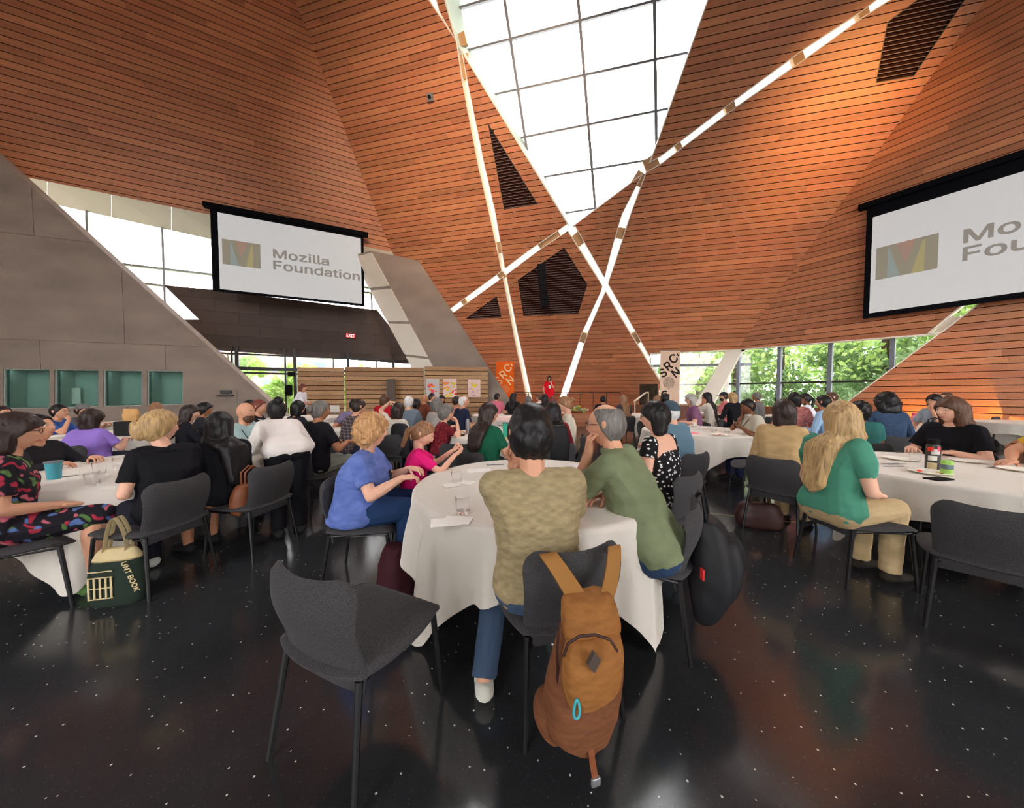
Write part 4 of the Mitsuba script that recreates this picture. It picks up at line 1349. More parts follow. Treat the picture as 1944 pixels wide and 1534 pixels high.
def cloth_mesh(R, half, rot, seed, folds=11, floorgap=0.012, nA=220, lift=None):
    r = np.random.RandomState(seed)
    th = np.arange(nA) * 2 * np.pi / nA
    c = np.abs(np.cos(th - rot))
    s = np.abs(np.sin(th - rot))
    reach = half / np.maximum(c, s)
    reach = np.minimum(reach, half * 1.36)
    drop = np.minimum(reach - R, ZT - floorgap)
    ph = r.rand(4) * 6.3
    ft = np.sin(folds * th + ph[0]) + 0.6 * np.sin((folds * 1.7) // 1 * th + ph[1]) + 0.35 * np.sin((folds * 2.9) // 1 * th + ph[2])
    V, rows = [], []
    rad = [0.0, 0.4, 0.75, 0.93, 0.985]
    for q in rad[1:]:
        z = np.full(nA, ZT + 0.004) + (0.0008 * np.sin(5 * th + 9 * q))
        rows.append(np.stack([R * q * np.cos(th), R * q * np.sin(th), z], 1))
    for t in (0.0, 0.03, 0.08, 0.16, 0.3, 0.45, 0.6, 0.75, 0.88, 0.96, 1.0):
        d = drop * t
        amp = 0.034 * np.minimum(1.0, d / 0.22) * (0.35 + 0.65 * np.minimum(1, d / 0.5))
        rr = R + 0.006 + 0.012 * min(1, t / 0.03) + 0.05 * d + amp * (ft + 0.5)
        z = ZT + 0.002 - d - (0.004 if t else 0.0)
        if lift is not None:
            z = np.maximum(z, lift(th))
        rows.append(np.stack([rr * np.cos(th), rr * np.sin(th), z], 1))
    V = np.vstack([[[0, 0, ZT + 0.004]]] + rows)
    f = []
    for j in range(nA):
        f.append((0, 1 + j, 1 + (j + 1) % nA))
    for i in range(len(rows) - 1):
        a0, b0 = 1 + i * nA, 1 + (i + 1) * nA
        for j in range(nA):
            k = (j + 1) % nA
            f += [(a0 + j, b0 + j, b0 + k), (a0 + j, b0 + k, a0 + k)]
    return trimesh.Trimesh(V, f, process=False)


def table(x, y, label, rot=0.3, half=1.17, R=0.9, seed=1, folds=11, fine=True, lift=None):
    k = thing('round_table', 'round table under the ' + ' '.join(label.replace(' of the nearest table', '').split()[:12]), 'table', 'round tables of the hall')
    part(k, 'tabletop', moved(trimesh.creation.cylinder(R - 0.005, 0.03, sections=48), xf((x, y, ZT - 0.016))), 'table_wood', 30)
    for a in range(4):
        g = rot + a * math.pi / 2 + 0.5
        part(k, 'leg', tube([(x + 0.5 * math.cos(g), y + 0.5 * math.sin(g), ZT - 0.03), (x + 0.56 * math.cos(g), y + 0.56 * math.sin(g), 0)], 0.015, 8), 'chair_leg', 40)
    m = cloth_mesh(R, half, rot, seed, folds, nA=260 if fine else 120, lift=lift)
    m.apply_translation([x, y, 0])
    solo('tablecloth', m, 'table_cloth', label, 'tablecloth', True, 'white tablecloths on the round tables')


TABLES = {
    'near': (0.16, 2.42, 'white tablecloth of the nearest table, in front of the person in tan', math.radians(178), 1.16, 7, 13),
    'left': (-3.42, 3.06, 'white tablecloth at the left with a turquoise cup and clear glasses on it', math.radians(250), 1.17, 3, 12),
    'right': (3.95, 2.82, 'white tablecloth at the right edge with a stickered flask on it', math.radians(215), 1.17, 5, 12),
    'middle': (3.30, 5.80, 'white tablecloth hung as a square with long corners, green and pink papers on it', math.radians(191), 1.19, 9, 9),
    'centre': (-0.10, 5.35, 'white tablecloth beyond the nearest one, with a teal tumbler on it', math.radians(205), 1.15, 11, 9),
    'server': (-3.30, 6.50, 'white tablecloth beyond the bending person in a white shirt', 0.4, 1.12, 13, 9),
    'far_left': (-6.35, 5.25, 'white tablecloth in front of the person in purple', 0.2, 1.12, 15, 9),
    'back_left': (-8.4, 7.6, 'white tablecloth nearest the stone wall', 0.7, 1.1, 25, 9),
    'posters': (-2.30, 9.30, 'white tablecloth in front of the poster partition', 0.9, 1.12, 17, 9),
    'stage': (-0.30, 9.90, 'white tablecloth in front of the orange banner', 0.1, 1.12, 27, 9),
    'stairs': (3.75, 9.70, 'white tablecloth near the stage steps', 0.5, 1.12, 19, 9),
    'window': (6.95, 10.70, 'white tablecloth beside the leaning cream column', 0.3, 1.12, 21, 9),
    'denim': (7.95, 6.70, 'white tablecloth with a pink bottle on it', 0.8, 1.12, 23, 9),
    'corner': (11.6, 7.2, 'empty white tablecloth by the glowing wood wall', 0.2, 1.12, 29, 9),
    'trees': (8.3, 9.2, 'white tablecloth under the window with the trees', 0.6, 1.12, 31, 9),
    'entry': (-5.6, 8.9, 'white tablecloth in front of the entrance doors', 0.6, 1.12, 33, 9),
}
for nm, (x, y, lab, rot, half, seed, folds) in TABLES.items():
    table(x, y, lab, rot, half, 0.85 if nm == 'near' else 0.9, seed, folds, fine=nm in ('near', 'left', 'right', 'middle', 'centre'))

# ------------------------------------------------------------------ projection screens
pr('screen_border', col(10, 12, 18), 0.85, 0.1)
for nm, c, e in (('screen_white', (210, 208, 204), 0.40), ('screen_text', (160, 152, 144), 0.17), ('logo_ground', (166, 156, 138), 0.19), ('logo_red', (182, 144, 124), 0.2), ('logo_blue', (152, 166, 160), 0.25), ('logo_yellow', (186, 174, 120), 0.24)):
    pr(nm, col(*[x * 0.62 for x in c]), 0.9, 0.1)
EMIT = {'screen_white': (0.62, 0.61, 0.60), 'screen_text': (0.26, 0.24, 0.21), 'logo_ground': (0.26, 0.235, 0.175), 'logo_red': (0.33, 0.225, 0.18), 'logo_blue': (0.27, 0.30, 0.28), 'logo_yellow': (0.35, 0.31, 0.16)}
SCR_GAIN = 0.21


def lit(bs, **kw):
    return {'emitter': {'type': 'area', 'radiance': rgb([SCR_GAIN * x for x in EMIT[bs]]), 'sampling_weight': 0.3 if bs == 'screen_white' else 0.01}}


def screen(pl, white, border, label, cut_right=None):
    """a projection screen on the vertical plane pl; white and border are rectangles (u0, z0, u1, z1) on it"""
    k = thing('projection_screen', label, 'screen', 'projection screens')
    u0, z0, u1, z1 = white
    B0, Z0, B1, Z1 = border
    inv = pl
    part(k, 'border', inv.slab(sbox(B0, Z0, B1, Z1), 0.0, 0.03), 'screen_border')
    part(k, 'housing', inv.slab(sbox(B0 - 0.18, Z1 - 0.06, B1 + 0.18, Z1 + 0.10), -0.10, 0.10), 'screen_border')
    part(k, 'bottom_bar', inv.slab(sbox(B0, Z0 - 0.03, B1, Z0 + 0.02), -0.02, 0.04), 'screen_border')
    part(k, 'surface', inv.slab(sbox(u0, z0, u1, z1), -0.008, -0.001), 'screen_white', **lit('screen_white'))
    W, Hh = u1 - u0, z1 - z0

    def flat(poly, nm, bs, c=-0.014):
        part(k, nm, inv.slab(poly, c, -0.0085), bs, **lit(bs))
    lx0, lx1, ly0, ly1 = u0 + 0.022 * W, u0 + 0.262 * W, z0 + 0.335 * Hh, z0 + 0.665 * Hh
    flat(sbox(lx0, ly0, lx1, ly1), 'logo_square', 'logo_ground')
    lw, lh = lx1 - lx0, ly1 - ly0
    P_ = lambda *p: Polygon([(lx0 + a * lw, ly0 + b * lh) for a, b in p])
    flat(P_((0.34, 1.0), (0.66, 1.0), (0.50, 0.34)), 'logo_wedge', 'logo_red', -0.018)
    flat(P_((0.20, 0.93), (0.20, 0.0), (0.42, 0.0), (0.23, 0.90)), 'logo_wedge', 'logo_blue', -0.018)
    flat(P_((0.80, 0.93), (0.80, 0.0), (0.60, 0.0), (0.76, 0.90)), 'logo_wedge', 'logo_yellow', -0.018)
    for s, zb_ in (('Mozilla', 0.515), ('Foundation', 0.355)):
        tmm = meshkit.text_mesh(s, 0.118 * Hh, 0.004, bold=True)
        w = tmm.bounds[1][0]
        full_w = {'Mozilla': 0.412, 'Foundation': 0.652}[s] * W
        tmm.apply_scale([full_w / w, 1, 1])
        tmm.apply_translation([u0 + 0.335 * W, z0 + zb_ * Hh, -0.014])
        part(k, 'lettering', inv.place(tmm), 'screen_text', **lit('screen_text'))
    return k


ps = PA.hit(393, 392)
SL = vplane(2290, ps, -0.12)
w = lambda x, y: SL.uv(SL.hit(x, y))
zo = lambda z: z
wt, wb_ = w(413, 403), w(687, 577)
bt, bb_ = w(400, 392), w(692, 580)
screen(SL, (wt[0], wb_[1], wb_[0], wt[1]), (bt[0] - 0.02, bb_[1], bb_[0], bt[1]), 'left projection screen with black border above the brown panelled wall')
SR = vplane(575, PD.hit(1640, 600), -0.30)
w = lambda x, y: SR.uv(SR.hit(x, y))
tl, bl = w(1657, 413), w(1655.5, 594)
hgt = tl[1] - bl[1]
sg = 1 if w(1800, 500)[0] > tl[0] else -1
u_l, u_r = tl[0], tl[0] + sg * hgt * 1.66
btl, bbl = w(1646, 392), w(1641, 603)
if sg > 0:
    screen(SR, (u_l, bl[1], u_r, tl[1]), (btl[0], bbl[1], u_r + 0.12, tl[1] + 0.40), 'right projection screen with black border on the orange wood wall')

# ------------------------------------------------------------------ stage, rails, banners, partitions
st0 = on_floor(905, 808)
dS = 13.9
stage_poly = Polygon([(-1.7, dS + 0.4), (5.6, dS - 0.9), (6.0, dS + 0.6), (5.4, dS + 2.6), (-1.9, dS + 3.4)])
sm_ = trimesh.creation.extrude_polygon(stage_poly, 0.50, engine='earcut')
stg = solo('stage', sm_, 'wood', 'low wooden stage platform at the foot of the front wall', 'stage', uv=np.tile([[0.45, 0.4]], (len(sm_.vertices), 1)))
top_ = trimesh.creation.extrude_polygon(stage_poly.buffer(0.02, join_style=2), 0.03, engine='earcut')
top_.apply_translation([0, 0, 0.50])
part(stg, 'deck', top_, 'wood', uv=np.tile([[0.6, 0.3]], (len(top_.vertices), 1)))
for i in range(3):
    m = bx(-1.66, 5.5, 0, 0.012, 0.02 + i * 0.16, 0.02 + i * 0.16 + 0.15)
    m.apply_transform(xf((0, dS + 0.06, 0), -math.atan2(1.3, 7.3)))
    part(stg, 'fascia_board', m, 'wood', uv=np.tile([[0.35 + 0.2 * i, 0.3 * i]], (len(m.vertices), 1)))
sk = thing('stage_rail', 'thin dark guard rail along the back of the stage', 'railing')
pa, pb = np.array([-1.6, dS + 2.2, 1.42]), np.array([5.0, dS + 1.2, 1.42])
part(sk, 'rail', tube([pa, pb], 0.022, 6), 'dark_metal', 40)
part(sk, 'rail', tube([pa - [0, 0, 0.1], pa * 0.25 + pb * 0.75 - [0, 0, 0.10]], 0.014, 6), 'dark_metal', 40)
for t in np.linspace(0, 1, 12):
    p = pa + (pb - pa) * t
    part(sk, 'post', tube([p, [p[0], p[1], 0.53]], 0.015, 6), 'dark_metal', 40)
rk = thing('stair_rail', 'pale sloping handrail of the stage steps beside the dark doorway', 'railing')
q0, q1, q2 = at(1204, 762, 12.8), at(1225, 746, 13.4), at(1231, 745, 13.4)
part(rk, 'rail', tube([q0, q1, q2], 0.035, 8), 'stone_light', 40)
part(rk, 'post', tube([q0 + [0.03, 0, -0.03], [q0[0] + 0.03, q0[1], 0]], 0.022, 8), 'stone_light', 40)
part(rk, 'post', tube([q2, [q2[0], q2[1], 0.2]], 0.022, 8), 'stone_light', 40)


def clip_rect(m, x0, x1, y0, y1):
    for o, n in (((x0, 0, 0), (1, 0, 0)), ((x1, 0, 0), (-1, 0, 0)), ((0, y0, 0), (0, 1, 0)), ((0, y1, 0), (0, -1, 0))):
        m = trimesh.intersections.slice_mesh_plane(m, n, o, cap=False)
    return m


def banner(pxl, pxr, ptop, d, zbase, label, ground, ink):
    a, b = at(pxl, 745, d), at(pxr, 745, d)
    W_, Ht = b[0] - a[0], at(pxl, ptop, d)[2] - zbase
    k = thing('roll_up_banner', label, 'banner', 'roll up banners at the stage')
    o = np.array([a[0], d, zbase])

    def up(m):
        v = np.asarray(m.vertices)
        return trimesh.Trimesh(np.stack([o[0] + v[:, 0], o[1] - v[:, 2], o[2] + v[:, 1]], 1), m.faces[:, ::-1] if False else m.faces, process=False)
    part(k, 'sheet', bx(o[0], o[0] + W_, d, d + 0.006, zbase + 0.06, zbase + Ht), ground)
    part(k, 'base', rbox(W_ + 0.06, 0.22, 0.07, 0.02, 6, (o[0] + W_ / 2, d, zbase + 0.036)), 'grey_metal', 40)
    part(k, 'top_rail', tube([(o[0], d, zbase + Ht), (o[0] + W_, d, zbase + Ht)], 0.014, 6), 'grey_metal', 40)
    part(k, 'pole', tube([(o[0] + W_ / 2, d + 0.04, zbase + 0.05), (o[0] + W_ / 2, d + 0.04, zbase + Ht)], 0.012, 6), 'grey_metal', 40)
    # big slanting letters cut off by the sheet's edges
    hL = 0.42 * W_
    for s, cx, cw_ in (('S', 0.12, 1.13), ('R', 0.38, 0.78), ('C', 0.64, 0.42), ('C', 0.26, 2.25), ('N', 0.78, 1.12)):
        cy = 1 - cw_ * W_ / Ht
        m = meshkit.text_mesh(s, hL, 0.004, bold=True)
        m.apply_translation([-m.bounds[1][0] / 2, -hL / 2, 0])
        m.apply_transform(trimesh.transformations.rotation_matrix(math.radians(40), [0, 0, 1]))
        cyy = cy * Ht
        m.apply_translation([cx * W_, cyy, 0.004])
        m = clip_rect(m, 0.0, W_, 0.06, Ht)
        if len(m.faces):
            part(k, 'letter', up(m), ink)
    # arrow head on the end of the C
    tri = trimesh.creation.extrude_polygon(Polygon([(0, 0.06 * W_), (0.16 * W_, 0.0), (0.05 * W_, 0.17 * W_)]), 0.004, engine='earcut')
    tri.apply_translation([0.80 * W_, Ht - 0.30 * W_, 0.004])
    part(k, 'arrow', up(clip_rect(tri, 0, W_, 0, Ht)), ink)
    dots = []
    for i in range(-5, 6):
        for j in range(-5, 6):
            if i * i + j * j <= 27:
                c = trimesh.creation.cylinder(0.018 * W_, 0.003, sections=6)
                c.apply_translation([0.46 * W_ + i * 0.055 * W_, Ht - 1.62 * W_ + j * 0.055 * W_, 0.005])
                dots.append(c)
    part(k, 'dot_pattern', up(cat(*dots)), ink, kind='stuff')
    return k


pr('banner_orange', col(244, 106, 26), 0.7, 0.2)
pr('banner_peach', col(250, 206, 150), 0.7, 0.2)
pr('banner_cream', col(226, 196, 172), 0.7, 0.2)
pr('banner_black', col(26, 20, 20), 0.7, 0.2)
banner(942, 975.5, 685, 14.6, 0.53, 'orange roll up banner with pale slanting letters left of the stage', 'banner_orange', 'banner_peach')
banner(1252.5, 1290, 665.5, 12.4, 0.0, 'cream roll up banner with black slanting letters right of the stage', 'banner_cream', 'banner_black')

pr('slat_wood', mikit.proc(lambda p, n, uv: mix([0.36, 0.190, 0.088], [0.50, 0.29, 0.145], uv.x) * (0.75 + 0.5 * fbm(p.x * 2.0 + uv.y * 40.0, p.y * 2.0, p.z * 60.0, octaves=2))), 0.5, 0.3)


def partition(x0, x1, y0, y1, d0, d1, label):
    """a free standing wall of horizontal slats between two pixels"""
    a, b = at(x0, y0, d0), at(x1, y1, d1)
    k = thing('slat_partition', label, 'partition')
    pl = Plane(np.array([-(b - a)[1], (b - a)[0], 0]) * (1 if (b - a)[0] > 0 else -1), 0)
    pl = Plane(pl.n, pl.n @ a)
    ua, ub = sorted((pl.uv(a)[0], pl.uv(b)[0]))
    ztop = a[2] - pl.o[2] if False else pl.uv(a)[1]
    z0 = pl.z2v(ua, 0.0)
    part(k, 'backing', pl.slab(sbox(ua, z0, ub, ztop - 0.01), 0.03, 0.08), 'wood_backing')
    r = np.random.RandomState(int(x0))
    n = int(round((ztop - z0) / 0.168))
    hgt_ = (ztop - z0) / n
    for i in range(n):
        m = pl.slab(sbox(ua, z0 + i * hgt_ + 0.012, ub, z0 + (i + 1) * hgt_ - 0.012), 0.0, 0.03)
        part(k, 'slat', m, 'slat_wood', uv=np.tile([[r.rand(), r.rand()]], (len(m.vertices), 1)))
    return pl


Q1 = partition(564, 652, 696.5, 697, 11.6, 11.9, 'pale slatted wood partition beside the glazed entrance')
Q2 = partition(654.5, 804, 696, 697.5, 11.9, 12.3, 'long middle slatted wood partition with a grey board leaning on it')
Q3 = partition(806, 926, 695, 694.5, 12.2, 12.6, 'slatted wood partition carrying the posters')


def poster(pl, x0, y0, x1, y1, label, base, blots, seed):
    p0, p1 = pl.uv(pl.hit(x0, y0)), pl.uv(pl.hit(x1, y1))
    (ua, ub), (za, zb2) = sorted((p0[0], p1[0])), sorted((p0[1], p1[1]))
    k = thing('poster', label, 'poster', 'posters on the slatted partition')
    part(k, 'sheet', pl.slab(sbox(ua, za, ub, zb2), -0.008, -0.002), base)
    r = np.random.RandomState(seed)
    for bs, n, cx, cy, sp, sz, sq in blots:
        for i in range(n):
            x, y = cx + sp * r.randn(), cy + sp * 1.1 * r.randn()
            x, y = np.clip(x, 0.08, 0.92), np.clip(y, 0.06, 0.94)
            cxm, cym = ua + x * (ub - ua), za + y * (zb2 - za)
            s = sz * (0.7 + 0.6 * r.rand())
            g = sbox(cxm - s, cym - s * 0.9, cxm + s, cym + s * 0.9) if sq else shapely.affinity.scale(shapely.Point(cxm, cym).buffer(s, 4), 1.0, 0.7)
            part(k, 'sticky_note' if sq else 'blot', pl.slab(g.intersection(sbox(ua, za, ub, zb2)), -0.0105 - 0.0004 * i, -0.008), bs)


for nm, c in (('paper_grey', (206, 198, 196)), ('paper_pink', (236, 206, 196)), ('ink_pink', (226, 84, 110)), ('ink_orange', (240, 140, 70)), ('ink_yellow', (232, 208, 60)), ('ink_red', (226, 60, 40)), ('ink_lilac', (200, 150, 180))):
    pr(nm, col(*c), 0.8, 0.2)
poster(Q3, 808, 719, 834, 757, 'grey poster with a pink and orange burst, leftmost of the posters', 'paper_grey', [('ink_pink', 7, 0.55, 0.45, 0.13, 0.055, 0), ('ink_orange', 6, 0.38, 0.58, 0.12, 0.05, 0)], 1)
poster(Q3, 841.5, 719, 867, 754, 'poster covered in orange and yellow sticky notes', 'paper_pink', [('ink_orange', 12, 0.30, 0.72, 0.14, 0.035, 1), ('ink_yellow', 16, 0.30, 0.28, 0.17, 0.032, 1), ('ink_yellow', 6, 0.76, 0.68, 0.09, 0.03, 1), ('ink_red', 5, 0.76, 0.34, 0.09, 0.035, 1)], 2)
poster(Q3, 888, 720, 912, 753.5, 'pale poster with a yellow patch, rightmost of the posters', 'paper_pink', [('ink_yellow', 7, 0.48, 0.64, 0.12, 0.05, 0), ('ink_lilac', 6, 0.55, 0.32, 0.16, 0.035, 0)], 3)
gb = at(742, 737, 11.7)
kb = solo('display_board', rbox(0.32, 0.05, 0.78, 0.01, 6, tuple(at(742.5, 740, 11.75))), 'board_grey', 'narrow dark grey board leaning on the middle partition', 'board', 40)
pr('board_grey', col(96, 84, 76), 0.6, 0.3)
lg = at(742.5, 760, 11.75)
part(kb, 'stand', tube([lg, (lg[0], lg[1], 0.0)], 0.02, 6), 'dark_metal', 40)

# exit sign, hanging line loudspeaker, wall camera, wall box, door papers
ex = at(665.5, 638, 12.9)
k = thing('exit_sign', 'small red lit exit sign on the brown panelled wall', 'sign')
exn = PW.n
pxs = [PW.hit(655, 632.5) - PW.n * 0.10, PW.hit(676, 644) - PW.n * 0.10]
e_u0, e_u1 = sorted((PW.uv(pxs[0])[0], PW.uv(pxs[1])[0]))
e_z1, e_z0 = PW.uv(pxs[0])[1], PW.uv(pxs[1])[1]
part(k, 'case', PW.slab(sbox(e_u0, e_z0, e_u1, e_z1), -0.14, -0.10), 'exit_case')
part(k, 'bracket', PW.slab(sbox((e_u0 + e_u1) / 2 - 0.03, e_z1 - 0.06, (e_u0 + e_u1) / 2 + 0.03, e_z1 + 0.02), -0.12, 0.02), 'grey_metal')
pr('exit_case', col(120, 20, 24), 0.5, 0.3)
tmm = meshkit.text_mesh('EXIT', (e_z1 - e_z0) * 0.58, 0.003, bold=True)
tmm.apply_scale([(e_u1 - e_u0) * 0.78 / tmm.bounds[1][0], 1, 1])
tmm.apply_translation([e_u0 + (e_u1 - e_u0) * 0.11, e_z0 + (e_z1 - e_z0) * 0.22, -0.145])
part(k, 'lettering', PW.place(tmm), 'exit_case', emitter={'type': 'area', 'radiance': rgb((3.5, 0.35, 0.35)), 'sampling_weight': 0.03})

lp0, lp1 = at(1027, 503, 13.0), at(1034, 584, 13.0)
k = thing('line_loudspeaker', 'tall black column loudspeaker hanging before the five-sided vent', 'loudspeaker')
for i in range(6):
    a, b = lp0 + (lp1 - lp0) * (i / 6), lp0 + (lp1 - lp0) * ((i + 0.94) / 6)
    part(k, 'cabinet', bar(a, b, 0.30, 0.26, up=(0, 1, 0)), 'black_matt')
hang = P1.hit(1024, 470)
part(k, 'cable', tube([lp0, lp0 + np.array([0, 0.0, 1.0]), (lp0[0], hang[1] + 0.15, 4.2 + lp0[2] - 2.6)], 0.008, 5), 'dark_metal')
k = thing('wall_camera', 'small grey camera fixed high on the wood wall left of the skylight', 'camera')
c0 = P1.hit(818, 186)
part(k, 'housing', P1.slab(sbox(*(P1.uv(c0) - 0.11), *(P1.uv(c0) + 0.11)), -0.10, 0.0), 'grey_metal')
part(k, 'lens', P1.place(moved(trimesh.creation.cylinder(0.05, 0.08, sections=16), xf((*P1.uv(c0), -0.13)))), 'black_matt', 30)
k = thing('wall_box', 'small dark box and shelf on the stone wall near the slope', 'wall box')
g0, g1 = PGr.uv(PGr.hit(421, 741)), PGr.uv(PGr.hit(440, 747))
part(k, 'box', PGr.slab(sbox(g0[0], g1[1], g1[0], g0[1]), -0.10, 0.0), 'dark_metal')
g0, g1 = PGr.uv(PGr.hit(415, 749)), PGr.uv(PGr.hit(444, 751.5))
part(k, 'shelf', PGr.slab(sbox(g0[0], g1[1], g1[0], g0[1]), -0.14, 0.0), 'dark_metal')
pr('paper_white', col(224, 220, 212), 0.8, 0.2)
for (x0, y0, x1, y1), lab, bs in (((541, 731, 556, 751), 'dark notice taped inside the glass door', 'black_matt'), ((546, 706, 560, 715), 'small dark sign at the top of the glass door', 'black_matt')):
    a, b = PW.uv(PW.hit(x0, y0)), PW.uv(PW.hit(x1, y1))
    solo('door_notice', PW.slab(sbox(a[0], b[1], b[0], a[1]), -0.065, -0.055), bs, lab, 'notice')
# things inside the glass fronted openings
a, b = [PGr.uv(PGr.hit(*p)) for p in ((45, 743), (80, 767))]
k = solo('monitor', PGr.slab(sbox(a[0] - 0.1, b[1], b[0] - 0.1, a[1]), 0.80, 0.86), 'black_matt', 'dark monitor behind the leftmost glass of the stone wall', 'monitor')
part(k, 'stand', PGr.slab(sbox((a[0] + b[0]) / 2 - 0.14, b[1] - 0.3, (a[0] + b[0]) / 2 - 0.06, b[1] + 0.05), 0.83, 0.85), 'black_matt')
a, b = [PGr.uv(PGr.hit(*p)) for p in ((104, 736), (124, 768))]
solo('paper_sheet', PGr.slab(sbox(a[0], b[1], b[0], a[1]), 0.5, 0.51), 'paper_white', 'pale sheet standing behind the second glass of the stone wall', 'paper sheet')

# warm uplights at the foot of the right wall, and a warm spotlight high up at the right
pr('lamp_black', col(24, 24, 26), 0.5, 0.4)
UPL = 3.2
for i, (x, y) in enumerate(((1741, 800), (1897, 812))):
    b0 = PD.hit(x, y)
    base = np.array([b0[0], b0[1], 0.0]) - np.append(PD.n[:2], 0) / np.linalg.norm(PD.n[:2]) * 0.30
    k = thing('uplight', ('warm floor uplight at the wood wall behind the person in black', 'warm floor uplight at the wood wall by the empty table')[i], 'lamp', 'uplights at the wood wall')
    part(k, 'can', moved(trimesh.creation.annulus(0.07, 0.085, 0.20, sections=20), xf(base + [0, 0, 0.10])), 'lamp_black', 30)
    part(k, 'lens', moved(trimesh.creation.cylinder(0.068, 0.01, sections=20), xf(base + [0, 0, 0.15])), 'lamp_lens', 30, emitter={'type': 'area', 'radiance': rgb((6, 2.6, 0.5)), 'sampling_weight': 0.03})
    tgt = base + np.append(PD.n[:2], 0) * 0.30 + np.array([0, 0, 1.9])
    scene[f'uplight_beam_{i}'] = {'type': 'spot', 'to_world': T().look_at(origin=(base + [0, 0, 0.22]).tolist(), target=tgt.tolist(), up=[0, 1, 0]), 'intensity': rgb([UPL * 1.0, UPL * 0.52, UPL * 0.09]), 'cutoff_angle': 55.0, 'beam_width': 12.0, 'sampling_weight': 0.35}
pr('lamp_lens', col(230, 200, 150), 0.3, 0.4)
WASH = 140.0
for i, (lp, ax, ay, ex_, ey_) in enumerate((((11.0, -2.0, 8.0), 1400, 440, 1500, 470), ((11.4, -2.6, 9.0), 1600, 215, 1690, 235))):
    lamp0, aim, edge = np.array(lp), P1.hit(ax, ay), P1.hit(ex_, ey_)
    cone = math.degrees(math.acos(unit(aim - lamp0) @ unit(edge - lamp0)))
    k = thing('spotlight', ('lower', 'upper')[i] + ' warm spotlight hanging under the ceiling at the right', 'lamp')
    dv = unit(aim - lamp0)
    part(k, 'can', tube([lamp0 - dv * 0.40, lamp0 - dv * 0.02], 0.12, 16), 'lamp_black', 30)
    part(k, 'rod', tube([lamp0 - dv * 0.2, [lamp0[0] - dv[0] * 0.2, lamp0[1] - dv[1] * 0.2, TOP]], 0.02, 6), 'lamp_black', 30)
    SPOT = (90.0, 260.0)[i]
    scene[f'spotlight_beam_{i}'] = {'type': 'spot', 'to_world': T().look_at(origin=lamp0.tolist(), target=aim.tolist(), up=[0, 0, 1]), 'intensity': rgb([SPOT, SPOT * 0.50, SPOT * 0.16]), 'cutoff_angle': cone * 1.9, 'beam_width': cone * 0.5, 'sampling_weight': 1.2}

lw, aw = np.array([-1.0, 1.0, 11.0]), P1.hit(880, 300)
k = thing('spotlight', 'warm wash light hanging under the middle of the ceiling', 'lamp')
dv = unit(aw - lw)
part(k, 'can', tube([lw - dv * 0.40, lw - dv * 0.02], 0.14, 16), 'lamp_black', 30)
part(k, 'rod', tube([lw - dv * 0.2, [lw[0] - dv[0] * 0.2, lw[1] - dv[1] * 0.2, TOP]], 0.02, 6), 'lamp_black', 30)
scene['wash_beam'] = {'type': 'spot', 'to_world': T().look_at(origin=lw.tolist(), target=aw.tolist(), up=[0, 0, 1]), 'intensity': rgb([WASH, WASH * 0.72, WASH * 0.50]), 'cutoff_angle': 31.0, 'beam_width': 10.0, 'sampling_weight': 1.2}
# ------------------------------------------------------------------ clothing patterns
def pat(key, fn, rough=0.85):
    pr(key, mikit.proc(fn), rough, 0.25)
    return key


def floral_fn(p, n, uv):
    d, s, r = voronoi(p.x * 19 + p.y * 9 + 1.5 * noise(p.x * 20.0, p.y * 20.0, p.z * 20.0), p.z * 19 + p.y * 12 + 1.5 * noise(p.z * 22.0, p.x * 22.0, p.y * 22.0))
    blob = smoothstep(0.42, 0.25, d)
    c = dr.select(r > 0.72, mi.Color3f(0.42, 0.03, 0.06), dr.select(r > 0.5, mi.Color3f(0.10, 0.18, 0.42), dr.select(r > 0.3, mi.Color3f(0.10, 0.20, 0.06), mi.Color3f(0.5, 0.12, 0.16))))
    return mix([0.010, 0.009, 0.014], c, blob * dr.select(r > 0.15, 0.85, 0.0))


def polka_fn(p, n, uv):
    d, s, r = voronoi(p.x * 27 + p.y * 8, p.z * 27 + p.y * 10)
    return mix([0.008, 0.008, 0.009], [0.75, 0.74, 0.72], smoothstep(0.26, 0.20, d) * dr.select(r > 0.25, 1.0, 0.0))


def plaid_fn(p, n, uv):
    a = smoothstep(0.35, 0.5, dr.abs(dr.sin(p.x * 60 + p.y * 40)))
    b = smoothstep(0.35, 0.5, dr.abs(dr.sin(p.z * 70)))
    return mix([0.20, 0.17, 0.16], [0.055, 0.035, 0.045], 0.5 * a + 0.5 * b)


def maroon_fn(p, n, uv):
    d, s, r = voronoi(p.x * 30 + p.y * 20, p.z * 30)
    return mix([0.12, 0.008, 0.016], [0.30, 0.03, 0.03], smoothstep(0.5, 0.2, d) * r)


def mottled(a, b, sc=22.0):
    def fn(p, n, uv):
        return mix(a, b, fbm(p.x * sc, p.y * sc, p.z * sc * 1.8, octaves=3))
    return fn


pat('pat_floral', floral_fn)
pat('pat_polka', polka_fn)
pat('pat_plaid', plaid_fn)
pat('pat_maroon', maroon_fn)
pat('pat_tan', mottled(col(122, 108, 78), col(168, 152, 116), 34.0))
pat('pat_olive', mottled(col(96, 106, 78), col(122, 132, 100), 8.0))
pat('pat_blue', mottled(col(66, 88, 156), col(112, 132, 196), 14.0))
pat('pat_denim', mottled(col(34, 48, 70), col(62, 84, 112), 60.0))
pat('pat_scarf', mottled(col(150, 50, 60), col(236, 170, 160), 30.0))
pat('pat_khaki', mottled(col(158, 134, 96), col(196, 172, 130), 9.0))
pat('pat_beige', mottled(col(176, 144, 96), col(206, 176, 130), 12.0))
pat('pat_pale', mottled(col(186, 176, 160), col(226, 218, 204), 24.0))

